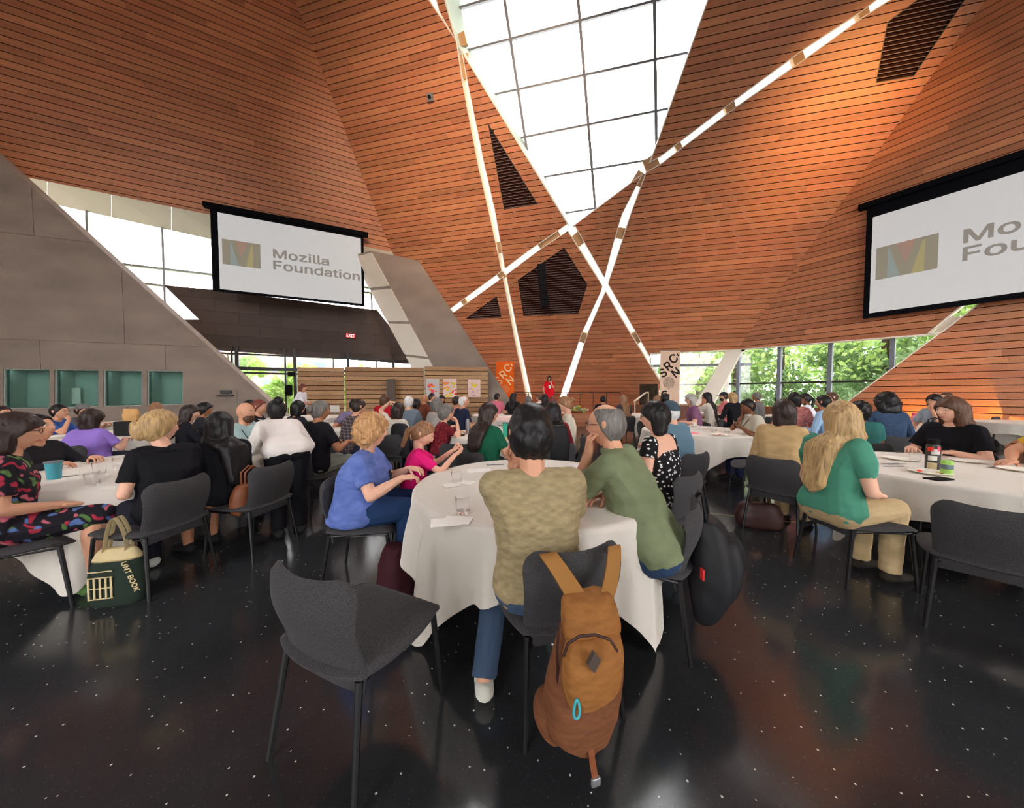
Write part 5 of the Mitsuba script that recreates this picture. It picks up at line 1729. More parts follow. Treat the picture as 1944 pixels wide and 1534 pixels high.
# ------------------------------------------------------------------ people and their chairs
SEATS = {}


def sit(who, label, px, top, d, face, chair_at=None, chair_face=None, back=0.07, nochair=False, **kw):
    key, root, Rw, J = person(label, px, top, d, face, **kw)
    SEATS[who] = (key, root, Rw, J)
    if not nochair and not kw.get('stand'):
        f = math.radians(chair_face if chair_face is not None else face)
        o = np.array(chair_at) if chair_at else root[:2] + back * np.array([math.sin(f), math.cos(f)])
        chair(o[0], o[1], math.degrees(f), 'charcoal fabric chair under the person in ' + who)
    return SEATS[who]


# nearest table
sit('the tan t-shirt', 'person with thick black hair in a tan t-shirt, back turned, nearest the camera', 1007, 764, 1.53, -8, chair_at=(0.19, 1.56), chair_face=-17, skin='light', hair=('thick', 'black'), top_b='pat_tan',
    legs_c=(62, 80, 104), shoe_c=(200, 196, 186), lean=3, side=-4, girth=1.10, size=1.16, arms=('chin', 'fold'), feet=((-0.26, 0.05), (0.16, 0.30)), fold=1.5)
sit('the olive shirt', 'balding person in an olive shirt, hand at chin, at the nearest table', 1150, 769, 2.00, -56, chair_at=(0.82, 1.975), chair_face=-58, skin='light', hair=('fringe', 'saltpepper'), top_b='pat_olive', collar=True,
    legs_c=(44, 62, 92), shoe_c=(60, 46, 36), lean=26, girth=1.14, size=1.10, arms=('chin', 'fold'), yaw=0, fold=1.6, glasses=True, waist_b=0.03)
sit('the blue top', 'person with short curly fair hair in a blue top at the nearest table', 705, 781, 2.48, 84, skin='fair', hair=('curly', 'strawberry'), top_b='pat_blue', legs_c=(24, 46, 82), lean=8, girth=1.36, female=True, yaw=-38,
    arms=('table', 'table'), size=1.04, fold=1.6, waist_b=0.03, hem=0.03)
sit('the bright pink t-shirt', 'child with a ponytail in a bright pink t-shirt looking down at small hands', 803, 812, 2.92, 72, skin='fair', hair=('ponytail', 'lightbrown'), top_c=(226, 30, 120), legs_c=(60, 60, 90), lean=10, female=True, size=0.92, girth=0.80,
    nod=24, yaw=12, arms=('phone', 'phone'), feat=True)
sit('the polka dot dress', 'person with black hair in a black polka dot dress with an open back', 1243, 762, 2.75, -38, skin='fair', hair=('bob', 'black'), top_b='pat_polka', legs_b='pat_polka', legs='dress', lean=8, female=True, yaw=-18, bare_back=True, sleeve='cap',
    arms=('lap', 'lap'), glasses=True, size=1.05)
sit('the forest green top', 'person with long dark wavy hair in a forest green top', 928, 765, 3.75, 42, skin='light', hair=('wavy', 'dark'), top_c=(16, 84, 62), legs_c=(30, 30, 36), lean=10, female=True, girth=1.22, yaw=30, arms=('table', 'table'), lanyard=(20, 20, 20))
# left table
sit('the floral dress', 'person with a dark bob in a dark floral dress at the left edge', 30, 783, 2.12, 44, skin='light', hair=('bob', 'dark'), top_b='pat_floral', legs_b='pat_floral', legs='dress', shoe_c=(96, 130, 70), lean=6, female=True, girth=1.08, yaw=0, arms=('lap', 'lap'), glasses=True)
sit('the black long sleeves', 'person with short dark hair in black long sleeves, seen in profile at the left table', 72, 786, 2.95, 84, skin='light', hair=('short', 'black'), top_c=(28, 30, 34), sleeve='long', lean=6, nod=-14, yaw=-8, arms=('table', 'table'))
sit('the black t-shirt with a hair clip', 'fair haired person with a hair clip in a black t-shirt, at the left table', 303, 779, 2.46, -80, turn=26, chair_at=(-2.70, 2.42), chair_face=-84, skin='fair', hair=('clip', 'blonde'), top_c=(14, 15, 20), legs_c=(22, 24, 34), shoe_c=(186, 184, 178), lean=4, female=True, girth=1.02, yaw=92,
    arms=('lap', 'lap'), lanyard=(10, 10, 12), feat=True)
sit('black with long black hair', 'person with very long black hair in a black dress', 417, 781, 2.86, -74, turn=24, chair_at=(-2.36, 2.92), chair_face=-80, skin='tan', hair=('verylong', 'black'), top_c=(14, 14, 18), legs='dress', legs_c=(14, 14, 18), lean=4, female=True, yaw=46, arms=('lap', 'lap'), sleeve='long')
sit('light blue with a lanyard', 'bald bearded person in pale blue with a dark lanyard', 466, 765, 3.95, 112, skin='light', hair=('bald', 'brown'), beard='brown', top_c=(176, 204, 204), lean=4, yaw=-25, arms=('table', 'table'), lanyard=(24, 30, 36), feat=True)
# standing
sit('the white shirt', 'person in a white shirt and black trousers bending over the left table', 524, 757, 3.55, -46, stand=True, skin='dark', hair=('topbun', 'black'), top_c=(226, 222, 214), sleeve='long', legs_c=(18, 20, 26), shoe_c=(40, 44, 44), lean=58, girth=1.06, female=True,
    arms=({'w': (-0.16, 0.52, 0.80), 'hd': (0, 1, -0.2), 'pole': (-0.5, -0.6, -0.6)}, {'w': (0.16, 0.52, 0.82), 'hd': (0, 1, -0.2), 'pole': (0.5, -0.6, -0.6)}), size=0.98, nod=-30, fold=1.6)
sit('white and dark apron', 'person standing by the slatted partition in a white shirt with dark apron', 575, 728.5, 10.4, 88, stand=True, skin='light', hair=('bob', 'red'), top_c=(222, 222, 226), sleeve='long', legs_c=(20, 22, 30), lean=3, arms=('waist', 'waist'), female=True, size=0.99)
key, root, Rw, J = person('person in a red dress speaking into a microphone on the stage', 1043, 713.5, 15.0, 178, stand=True, floor=0.53, skin='fair', hair=('bob', 'dark'), top_c=(226, 26, 44), legs_c=(226, 26, 44), legs='dress', lean=0, female=True, girth=1.2, arms=('mic', 'down'), size=0.98, lanyard=(230, 60, 70), feat=True)
Wm = J['arm'][0]
mpos = root + Rw @ (Wm[2] + Wm[3] * 0.08)
k = thing('microphone', 'black microphone held by the person in the red dress', 'microphone')
part(k, 'handle', tube([mpos + [0, 0, -0.10], mpos + [0.0, 0.01, 0.09]], 0.016, 8), 'black_matt', 40)
part(k, 'head', moved(trimesh.creation.icosphere(2, 0.028), xf(mpos + [0, 0.01, 0.10])), 'dark_metal', True)
bp = root + Rw @ (J['sh'] + np.array([0, 0.135, -0.20]))
solo('name_badge', bx(bp[0] - 0.06, bp[0] + 0.06, bp[1] - 0.01, bp[1], bp[2] - 0.09, bp[2] + 0.09), 'paper_white', 'white name badge on the person in the red dress', 'badge')

# right table
sit('the green blouse', 'person with long fair hair in a green puff sleeved blouse and khaki trousers', 1597, 762, 2.46, 84, chair_at=(2.68, 2.52), chair_face=92, skin='fair', hair=('verylong', 'blonde'), top_c=(70, 140, 112), sleeve='puff', legs_b='pat_khaki', legs_c=(180, 150, 110), shoe_c=(40, 34, 32), lean=3, female=True, girth=1.06,
    yaw=-66, arms=('lap', 'lap'), size=1.06, fold=1.4)
sit('the black t-shirt with long brown hair', 'person with long brown hair in a black t-shirt, arms on the right table', 1806, 754, 3.55, -100, skin='fair', hair=('verylong', 'brown'), top_c=(14, 14, 16), lean=6, female=True, girth=1.25, yaw=12, arms=('table', 'table'), size=1.14, feat=True, lod=0)
sit('the mustard top', 'person in a mustard top at the right edge, only arm and hand in view', 2052, 742, 2.75, -78, skin='light', hair=('long', 'brown'), top_c=(206, 160, 62), lean=14, female=True, arms=('lap', {'w': (0.12, 0.50, 0.80), 'hd': (-0.3, 0.9, -0.1), 'pole': (0.9, -0.2, -0.3), 'curl': 0.6}))
sit('the beige cardigan', 'person with a brown bob in a beige cardigan', 1488, 758, 3.30, 58, skin='light', hair=('bob', 'dark'), top_b='pat_beige', sleeve='long', legs_b='pat_khaki', legs_c=(190, 166, 130), lean=4, female=True, girth=1.08, yaw=-34, arms=('lap', 'lap'), hem=0.05)
# middle table
sit('the pale polo shirt', 'person in a pale polo shirt, cheek on hand, looking at a phone', 1420, 757, 5.20, -84, skin='brown', hair=('short', 'black'), top_c=(206, 196, 182), legs_c=(36, 44, 80), lean=20, girth=1.15, nod=16, arms=('phone', 'cheek'), collar=True, feat=True, lanyard=(50, 50, 60))
sit('the blue t-shirt and cap', 'person in a blue grey t-shirt and grey cap, seen from behind', 1272, 762, 3.70, -28, skin='fair', hair=('fringe', 'white'), hat=(66, 84, 96), top_c=(96, 128, 146), lean=12, girth=1.16, arms=('table', 'table'))
sit('the denim blue shirt', 'person with dark hair in a denim blue shirt in front of the cream banner', 1262, 746, 6.9, 4, skin='brown', hair=('short', 'black'), top_c=(84, 104, 132), lean=8, girth=1.05, arms=('table', 'table'))
sit('the mauve t-shirt', 'person with a grey bob in a mauve t-shirt', 1311, 747, 6.9, -74, skin='fair', hair=('bob', 'grey'), top_c=(124, 84, 116), lean=10, female=True, girth=1.12, arms=('table', 'table'))
sit('white with long dark hair', 'person with long dark hair in a pale top by the window', 1342, 744.5, 8.0, -50, skin='tan', hair=('verylong', 'black'), top_b='pat_pale', lean=8, female=True, arms=('cheek', 'table'))
sit('pink and a dark cap', 'person in a dark cap and pink shirt by the window', 1374, 741, 9.2, -74, skin='fair', hair=('short', 'dark'), hat=(40, 40, 46), top_c=(222, 130, 140), lean=6, arms=('table', 'table'), beard='dark')
sit('black with fair hair', 'fair haired person in a black top, back turned, by the window', 1390, 744, 8.2, -8, skin='fair', hair=('bob', 'blonde'), top_c=(18, 18, 22), sleeve='long', lean=8, female=True, arms=('table', 'table'))
sit('the grey shirt by the window', 'person with short grey hair in a grey shirt by the window', 1436, 742, 8.8, -34, skin='tan', hair=('short', 'saltpepper'), top_c=(112, 112, 112), sleeve='long', lean=8, arms=('lap', 'lap'))
sit('the red cardigan and pink scarf', 'person with dark red hair in a red cardigan and pink scarf', 1508, 744, 5.9, 36, skin='light', hair=('bob', 'black'), top_b='pat_scarf', sleeve='long', lean=8, female=True, arms=('table', 'table'))
sit('white with dark tied hair', 'person with dark tied hair in white, leaning on one arm', 1528, 746, 7.2, -40, skin='brown', hair=('ponytail', 'black'), top_c=(214, 220, 226), lean=14, tilt=14, female=True, arms=('cheek', 'table'))
sit('the light blue shirt', 'person with short dark hair in a light blue shirt', 1563, 750, 5.5, -22, skin='light', hair=('short', 'black'), top_c=(150, 180, 208), sleeve='long', lean=10, arms=('table', 'table'), glasses=True)
sit('grey before the trees', 'person with short brown hair in grey before the trees', 1579, 739, 7.3, -66, skin='fair', hair=('short', 'brown'), top_c=(120, 124, 130), lean=6, arms=('table', 'table'))
sit('the teal shirt with curly hair', 'person with curly black hair in a teal shirt', 1633, 760, 4.4, 30, skin='brown', hair=('curly', 'black'), top_c=(56, 116, 110), lean=10, arms=('phone', 'phone'))
sit('the denim jacket', 'person with big dark curls in a denim jacket, back turned', 1683, 743, 5.0, 20, skin='light', hair=('bigcurl', 'black'), top_b='pat_denim', sleeve='long', lean=10, girth=1.08, female=True, arms=('table', 'table'))
sit('pale blue pattern', 'person with long black hair and glasses in a pale patterned shirt', 1774, 748, 5.9, -96, skin='light', hair=('long', 'black'), top_c=(150, 160, 172), lean=8, female=True, arms=('mouth', 'table'), glasses=True)
sit('grey at the wood wall', 'person with short brown hair and glasses in front of the glowing wood wall', 1797, 735, 7.5, -80, skin='fair', hair=('short', 'brown'), top_c=(90, 96, 110), lean=4, arms=('lap', 'lap'), glasses=True)
# centre table and beyond
sit('the maroon shirt', 'person with grey hair in a maroon shirt raising a hand', 847, 766, 5.0, 72, skin='fair', hair=('curly', 'saltpepper'), top_b='pat_maroon', lean=14, girth=1.15, female=True, arms=('table', 'mouth'), glasses=True)
sit('the white t-shirt', 'person with tied light brown hair in a white t-shirt, looking down', 1073, 752, 4.9, -76, skin='fair', hair=('bun', 'lightbrown'), top_c=(214, 208, 194), lean=4, female=True, nod=20, arms=('lap', 'lap'), lanyard=(40, 40, 44))
sit('dark red with black hair', 'person with long black hair in a dark red jacket behind the person in tan', 1050, 763, 4.3, -8, skin='light', hair=('long', 'black'), top_c=(116, 22, 34), sleeve='long', lean=8, female=True, arms=('table', 'table'))
sit('the navy shirt', 'balding person in a navy shirt', 881, 751.5, 6.4, 52, skin='light', hair=('fringe', 'white'), top_c=(30, 38, 60), lean=14, yaw=20, arms=('table', 'table'))
sit('the flowered blouse', 'person with a dark bun in a flowered blouse', 866, 752, 8.0, 30, skin='tan', hair=('bun', 'dark'), top_b='pat_scarf', lean=8, female=True, arms=('table', 'table'))
sit('the grey blouse', 'person with short grey hair in a grey blouse', 830, 755, 5.9, 40, skin='fair', hair=('bob', 'saltpepper'), top_c=(160, 156, 150), lean=10, female=True, arms=('table', 'table'))
sit('the blue grey shirt', 'white haired person in a blue grey shirt, back turned', 776, 751.5, 6.3, 8, skin='fair', hair=('short', 'white'), top_c=(112, 124, 136), sleeve='long', lean=8, girth=1.15, arms=('table', 'table'))
sit('cream with an arm on the head', 'person in a cream blouse with one arm bent over the head', 756, 764, 5.2, 16, skin='fair', hair=('bob', 'dark'), top_b='pat_pale', lean=6, female=True, arms=('raise', 'lap'))
sit('the red t-shirt', 'person with brown hair in a red t-shirt', 731, 748, 7.2, 18, skin='fair', hair=('bob', 'brown'), top_c=(178, 24, 44), lean=8, girth=1.1, arms=('table', 'table'))
sit('the plaid shirt', 'person in a brown plaid shirt looking down', 681, 758, 5.1, 38, skin='light', hair=('short', 'dark'), top_b='pat_plaid', sleeve='long', lean=22, nod=18, arms=('phone', 'phone'))
sit('the lilac shirt', 'person in a lilac shirt bending forward beyond the plaid shirt', 671, 757, 6.6, -24, skin='light', hair=('short', 'black'), top_c=(128, 116, 146), lean=34, nod=20, arms=('table', 'table'))
sit('black with a grey bun', 'person with a grey streaked bun in a black t-shirt', 608, 760, 3.95, 24, skin='tan', hair=('bun', 'saltpepper'), top_c=(18, 20, 26), legs_c=(120, 128, 112), lean=8, girth=1.1, female=True, arms=('table', 'table'), yaw=12)
sit('the purple t-shirt', 'person with brown hair in a purple t-shirt, back turned', 175, 776, 4.15, -6, skin='fair', hair=('bob', 'dark'), top_c=(142, 116, 200), lean=12, girth=1.32, female=True, arms=('table', 'table'), waist_b=0.02)
sit('the royal blue t-shirt', 'person with dark hair and glasses in a royal blue t-shirt, hand at mouth', 112, 767, 5.35, 72, skin='light', hair=('short', 'black'), top_c=(54, 96, 172), lean=12, arms=('table', 'mouth'), glasses=True, feat=True)
sit('a grey cap', 'person in a grey cap beyond the person in purple', 156, 766, 6.4, 78, skin='light', hair=('short', 'dark'), hat=(112, 112, 112), top_c=(90, 92, 96), lean=10, arms=('table', 'table'))
sit('brown behind the paper bag', 'person with light brown hair behind the fair haired person with a clip', 296, 763.5, 5.6, -30, skin='fair', hair=('short', 'lightbrown'), top_c=(98, 84, 72), lean=6, arms=('table', 'table'))
sit('black with long dark hair, far left', 'person with long dark hair in black before the stone wall', 361, 768.5, 4.9, 44, skin='fair', hair=('long', 'dark'), top_c=(20, 20, 26), sleeve='long', lean=6, female=True, yaw=20, arms=('table', 'table'))
sit('dark clothes with black curls', 'person with black curls before the stone wall', 388, 763, 6.2, 60, skin='tan', hair=('curly', 'black'), top_c=(40, 40, 48), lean=6, arms=('table', 'table'))
sit('navy with stars', 'person with red brown hair in a dotted navy top', 492, 758, 5.3, 74, skin='light', hair=('bun', 'red'), top_b='pat_polka', lean=6, female=True, arms=('table', 'table'))
sit('dark clothes behind the bald person', 'person with short dark hair behind the bald bearded person', 474, 759, 6.2, 40, skin='light', hair=('short', 'black'), top_c=(36, 36, 44), lean=6, arms=('table', 'table'))
sit('black behind the bending person', 'person with dark hair beyond the bending person in white', 566, 760, 5.4, 20, skin='tan', hair=('bob', 'black'), top_c=(30, 30, 36), lean=6, female=True, arms=('table', 'table'))
sit('the brown jacket', 'person with shaved head in a brown jacket before the posters', 806, 749, 8.4, 40, skin='tan', hair=('bald', 'dark'), top_c=(112, 62, 44), sleeve='long', lean=12, girth=1.1, arms=('table', 'table'))
sit('dark with glasses before the posters', 'person with dark hair and glasses before the grey poster', 820, 746.5, 9.6, 96, skin='light', hair=('short', 'black'), top_c=(52, 52, 60), lean=4, arms=('table', 'table'), glasses=True)
sit('dark before the partition', 'person with dark skin and hair before the long partition', 791, 757, 7.6, 50, skin='dark', hair=('short', 'black'), top_c=(64, 60, 62), lean=8, arms=('table', 'table'))
sit('black between the posters', 'person with dark hair between the two left posters', 839, 750, 9.9, 150, skin='tan', hair=('bob', 'black'), top_c=(44, 40, 48), lean=4, female=True, arms=('table', 'table'))
sit('the pink shirt', 'person with dark hair in a pink shirt before the orange banner', 944, 746.5, 10.4, 30, skin='light', hair=('short', 'black'), top_c=(214, 116, 138), lean=14, girth=1.1, yaw=20, arms=('table', 'table'))
sit('black right of the orange banner', 'person with long dark hair right of the orange banner', 975, 746, 10.0, 16, skin='fair', hair=('long', 'black'), top_c=(22, 22, 26), lean=6, female=True, yaw=34, arms=('table', 'table'))
sit('olive before the stage', 'person with a brown grey bob before the stage', 1003, 751, 9.8, 8, skin='fair', hair=('bob', 'saltpepper'), top_c=(92, 92, 74), lean=6, female=True, arms=('table', 'table'))
sit('white left of the speaker', 'fair person seen in profile below the speaker', 1023, 747.5, 10.6, -58, skin='fair', hair=('short', 'brown'), top_c=(220, 214, 206), lean=4, arms=('table', 'table'))
sit('dark clothes below the speaker', 'person with long black hair just below the speaker', 1034, 748, 9.5, -14, skin='light', hair=('long', 'black'), top_c=(40, 34, 40), lean=4, female=True, arms=('lap', 'lap'))
sit('rust below the speaker', 'person with long red brown hair below the speaker at the right', 1048, 752, 8.8, 4, skin='fair', hair=('long', 'red'), top_c=(120, 60, 50), lean=4, female=True, arms=('lap', 'lap'))
sit('black with an outstretched arm', 'person with black hair stretching out one arm before the stage', 1145, 751, 9.9, 34, skin='light', hair=('short', 'black'), top_c=(26, 26, 30), lean=14, arms=('lap', 'out'))
sit('dark grey with long fair hair', 'person with very long light brown hair near the stage steps', 1183, 749, 9.0, -10, skin='fair', hair=('verylong', 'lightbrown'), top_c=(66, 60, 64), lean=6, female=True, arms=('table', 'table'))
sit('beige beside the cream banner', 'person with light brown hair half hidden before the cream banner', 1248, 751, 8.2, -14, skin='fair', hair=('bob', 'lightbrown'), top_c=(150, 130, 110), lean=6, female=True, arms=('table', 'table'))
sit('dark clothes at the left edge', 'person at the left edge beyond the floral dress', 4, 770, 5.4, 90, skin='light', hair=('short', 'dark'), top_c=(60, 54, 54), lean=6, arms=('table', 'table'))

# empty chairs
chair(-0.625, 1.365, 24, 'empty charcoal chair in the left foreground, seen from behind')
chair(2.86, 1.94, 49, 'empty charcoal chair at the right edge in the foreground')
chair(3.30, 4.40, -74, 'empty charcoal chair at the table with the green papers')
chair(-0.72, 3.75, 190, 'empty grey chair behind the child in pink')
chair(6.45, 5.05, 12, 'charcoal chair holding a black bag, beside the denim jacket')
chair(12.6, 8.2, 160, 'charcoal chair before the glow at the wood wall, left one of the pair')
chair(11.3, 8.4, 190, 'charcoal chair before the glow at the wood wall, right one of the pair')
chair(4.95, 6.1, -95, 'empty charcoal chair beyond the person in the pale polo shirt')
chair(3.0, 6.95, 172, 'empty charcoal chair in front of the person in mauve')
# ------------------------------------------------------------------ trees, lawn and buildings outside
def leaf_fn(a, b):
    def fn(p, n, uv):
        return mix(a, b, uv.x)
    return fn


for nm, a, b in (('leaf_bright', (0.38, 0.56, 0.16), (0.66, 0.80, 0.32)), ('leaf_mid', (0.28, 0.46, 0.18), (0.50, 0.66, 0.32)), ('leaf_pine', (0.22, 0.36, 0.17), (0.44, 0.58, 0.33))):
    scene[nm] = {'type': 'principledthin', 'base_color': mikit.proc(leaf_fn(a, b)), 'roughness': 0.7, 'diff_trans': 0.9, 'spec_trans': 0.0, 'eta': 1.3}
pr('bark', col(84, 68, 56), 0.9, 0.1)
pr('grass_green', mikit.proc(lambda p, n, uv: mix([0.14, 0.27, 0.05], [0.26, 0.42, 0.09], fbm(p.x * 2.0, p.y * 2.0, 0.0))), 0.9, 0.1)


def leaves(centers, radii, n, size, seed):
    """loose leaf quads spread through blobs; uv.x holds each leaf's tone"""
    r = np.random.RandomState(seed)
    k = r.choice(len(centers), n, p=np.array(radii) ** 2 / np.sum(np.array(radii) ** 2))
    d = r.randn(n, 3)
    d /= np.linalg.norm(d, axis=1, keepdims=True)
    c = np.array(centers)[k] + d * (np.array(radii)[k] * (0.35 + 0.65 * r.rand(n) ** 0.5))[:, None]
    a = r.randn(n, 3)
    a /= np.linalg.norm(a, axis=1, keepdims=True)
    b = np.cross(a, r.randn(n, 3))
    b /= np.linalg.norm(b, axis=1, keepdims=True)
    s = size * (0.6 + 0.8 * r.rand(n))[:, None]
    V = np.stack([c - a * s, c + b * s * 0.6, c + a * s, c - b * s * 0.6], 1).reshape(-1, 3)
    i = np.arange(n)[:, None] * 4
    f = np.vstack([i + [0, 1, 2], i + [0, 2, 3]])
    return trimesh.Trimesh(V, f, process=False), np.repeat(np.stack([r.rand(n), r.rand(n)], 1), 4, 0)


def tree(x, y, h, kind, label, seed, width=0.32):
    r = np.random.RandomState(seed)
    k = thing('tree', label, 'tree', 'trees outside the windows')
    part(k, 'trunk', tube([(x, y, -0.3), (x + 0.1, y, h * 0.5), (x, y, h * 0.93)], [h * 0.022, h * 0.014, 0.03], 7), 'bark', 40)
    if kind == 'leaf_pine':
        cs, rs = [], []
        for i in range(26):
            t = 0.08 + 0.9 * i / 26
            for j in range(3):
                g = r.rand() * 6.28
                w = h * width * (1 - t) * (0.4 + 0.6 * r.rand())
                cs.append((x + w * math.cos(g), y + w * math.sin(g), h * t))
                rs.append(h * 0.075 * (1.15 - t))
        m, uv = leaves(cs, rs, 3800, 0.12, seed)
    else:
        cs = [(x + h * width * 0.75 * r.randn() * 0.6, y + h * width * 0.5 * r.randn(), h * (0.22 + 0.65 * r.rand())) for _ in range(22)]
        rs = [h * (0.09 + 0.10 * r.rand()) for _ in cs]
        m, uv = leaves(cs, rs, 3000, 0.15, seed)
    part(k, 'crown', m, kind, uv=uv, kind='stuff')


ground = Polygon([(-90, -60), (90, -60), (90, 90), (-90, 90)]).difference(sbox(-24, -8, 26, 22))
gm_ = trimesh.creation.extrude_polygon(ground, 0.2, engine='earcut')
gm_.apply_translation([0, 0, -0.35])
struct('ground', gm_, 'paving', 'pale paved ground outside')
pr('paving', col(128, 124, 116), 0.9, 0.1)
for nm_, pts in (('lawn behind the right window', [(4, 17.5), (30, 8), (45, 18), (30, 44), (6, 40)]), ('lawn outside the entrance doors', [(-30, 21), (-5, 23), (-5, 40), (-34, 36)])):
    lm = trimesh.creation.extrude_polygon(Polygon(pts), 0.06, engine='earcut')
    lm.apply_translation([0, 0, -0.16])
    struct('lawn', lm, 'grass_green', 'bright green ' + nm_)
TREES = [(11.6, 20.5, 6.5, 'leaf_bright'), (13.2, 19.4, 8.5, 'leaf_pine'), (15.2, 18.6, 10, 'leaf_bright'), (17.0, 17.6, 9, 'leaf_pine'), (18.8, 16.6, 9.5, 'leaf_pine'), (20.6, 15.4, 10, 'leaf_bright'),
         (22.2, 14.6, 8.5, 'leaf_mid'), (24.0, 21.0, 12, 'leaf_mid'), (20.0, 24.0, 13, 'leaf_mid'), (18.0, 27.0, 13, 'leaf_pine'), (9.6, 23.0, 3.6, 'leaf_mid'), (27.0, 17.0, 11, 'leaf_bright'),
         (7.4, 22.5, 3.2, 'leaf_mid')]
names = {'leaf_bright': 'bright green leafy tree', 'leaf_pine': 'dark green conifer', 'leaf_mid': 'mid green leafy tree'}
where = ['behind the leaning cream column', 'left of the first grey window post', 'just right of the first grey window post', 'between the first two window posts', 'left of the middle window post', 'right of the middle window post',
         'left of the last window post', 'farther back at the right of the window', 'farther back in the middle of the window', 'farther back behind the conifers', 'farther back at the left of the window', 'nearest the end of the right window', 'behind the cream banner']
for i, (x, y, h, kd) in enumerate(TREES):
    tree(x, y, h, kd, names[kd] + ' ' + where[i], 40 + i)
for i, (x, y, h, kd, wh) in enumerate(((-15.5, 22.5, 3.6, 'leaf_bright', 'outside the entrance at the left'), (-12.6, 23.2, 3.2, 'leaf_bright', 'outside the entrance doors in the middle'), (-9.8, 24.0, 3.4, 'leaf_bright', 'outside the entrance at the right'), (-18.2, 21.0, 4.2, 'leaf_mid', 'low in the tall left window'),
                                    (-7.0, 25.5, 3.2, 'leaf_mid', 'outside, beyond the slatted partition'))):
    tree(x, y, h, kd, names[kd] + ' ' + wh, 80 + i, width=0.42)
pr('brick_far', col(214, 168, 140), 0.9, 0.1)
pr('far_white', col(214, 214, 214), 0.9, 0.1)
pr('far_window', col(120, 132, 140), 0.3, 0.5)


def building(x0, x1, y, z1, depth, bs, label, nx, nz, rot=0.0):
    k = thing('building', label, 'building')
    M = xf(((x0 + x1) / 2, y, 0), rot)
    w = x1 - x0
    part(k, 'wall', moved(bx(-w / 2, w / 2, 0, depth, -0.3, z1), M), bs)
    for i in range(nx):
        for j in range(nz):
            cx, cz = -w / 2 + (i + 0.5) * w / nx, 1.2 + (j + 0.5) * (z1 - 1.8) / nz
            part(k, 'window', moved(bx(cx - 0.30 * w / nx, cx + 0.30 * w / nx, -0.06, 0.02, cz - 0.32 * (z1 - 1.8) / nz, cz + 0.30 * (z1 - 1.8) / nz), M), 'far_window')
    part(k, 'parapet', moved(bx(-w / 2 - 0.2, w / 2 + 0.2, -0.2, depth, z1, z1 + 0.5), M), bs)


building(-50, -26, 44, 9.5, 10, 'brick_far', 'pale brick building seen through the tall left window', 8, 3, 0.4)
building(42, 66, 38, 22, 14, 'far_white', 'pale building with rows of windows at the end of the right window', 9, 7, -0.6)
# ------------------------------------------------------------------ bags and small things
def loft(rings, n=28, pw=2.6, amp=0.0, seed=0, sub=4):
    """closed skin over rings (centre, right vector, half width, depth vector, half depth), smoothed between them"""
    R_ = []
    m = len(rings)
    from scipy.interpolate import CubicSpline
    C = np.array([r[0] for r in rings]); A = np.array([np.asarray(r[1]) * r[2] for r in rings]); B = np.array([np.asarray(r[3]) * r[4] for r in rings])
    t = np.arange(m)
    tt = np.linspace(0, m - 1, (m - 1) * sub + 1)
    ip = lambda Y: CubicSpline(t, Y)(tt)
    C, A, B = ip(C), ip(A), ip(B)
    g = np.arange(n) * 2 * np.pi / n
    ca, sa = np.cos(g), np.sin(g)
    ca, sa = np.sign(ca) * np.abs(ca) ** (2 / pw), np.sign(sa) * np.abs(sa) ** (2 / pw)
    V = np.concatenate([C[i] + ca[:, None] * A[i] + sa[:, None] * B[i] for i in range(len(tt))])
    f = []
    for i in range(len(tt) - 1):
        for j in range(n):
            k = (j + 1) % n
            f += [(i * n + j, (i + 1) * n + j, (i + 1) * n + k), (i * n + j, (i + 1) * n + k, i * n + k)]
    V = np.vstack([V, C[0], C[-1]])
    a, b = len(V) - 2, len(V) - 1
    for j in range(n):
        k = (j + 1) % n
        f += [(a, j, k), (b, (len(tt) - 1) * n + k, (len(tt) - 1) * n + j)]
    me = trimesh.Trimesh(V, f, process=False)
    me.fix_normals()
    if amp:
        displace(me, amp, (18, 18, 18), seed)
    return me


def ribbon(pts, width, across, th=0.006, sub=6):
    """a flat strap along the points; across: one vector or one per point"""
    from scipy.interpolate import CubicSpline
    p = np.asarray(pts, float)
    t = np.arange(len(p))
    tt = np.linspace(0, len(p) - 1, (len(p) - 1) * sub + 1)
    P_ = CubicSpline(t, p)(tt)
    ac = np.broadcast_to(np.asarray(across, float), p.shape)
    A = CubicSpline(t, ac)(tt)
    A /= np.linalg.norm(A, axis=1, keepdims=True)
    W_ = np.interp(tt, t, np.broadcast_to(width, (len(p),)))
    tg = np.gradient(P_, axis=0)
    tg /= np.linalg.norm(tg, axis=1, keepdims=True)
    N = np.cross(tg, A)
    N /= np.linalg.norm(N, axis=1, keepdims=True)
    top = np.stack([P_ - A * W_[:, None] / 2 + N * th / 2, P_ + A * W_[:, None] / 2 + N * th / 2], 1)
    bot = np.stack([P_ - A * W_[:, None] / 2 - N * th / 2, P_ + A * W_[:, None] / 2 - N * th / 2], 1)
    m = grid_solid(bot, top)
    m.fix_normals()
    return m


pr('canvas_tan', mikit.proc(mottled(col(122, 78, 38), col(156, 104, 54), 40.0)), 0.8, 0.25)
pr('canvas_brown', mikit.proc(mottled(col(92, 56, 36), col(122, 76, 48), 40.0)), 0.8, 0.25)
pr('strap_tan', col(146, 102, 52), 0.75, 0.25)
pr('nylon_black', col(24, 24, 27), 0.6, 0.3)
pr('turquoise', col(60, 160, 170), 0.35, 0.5)
pr('leather_dark', col(58, 34, 30), 0.45, 0.4)
pr('leather_brown', col(122, 70, 42), 0.45, 0.4)
pr('maroon_cloth', col(58, 26, 32), 0.8, 0.2)

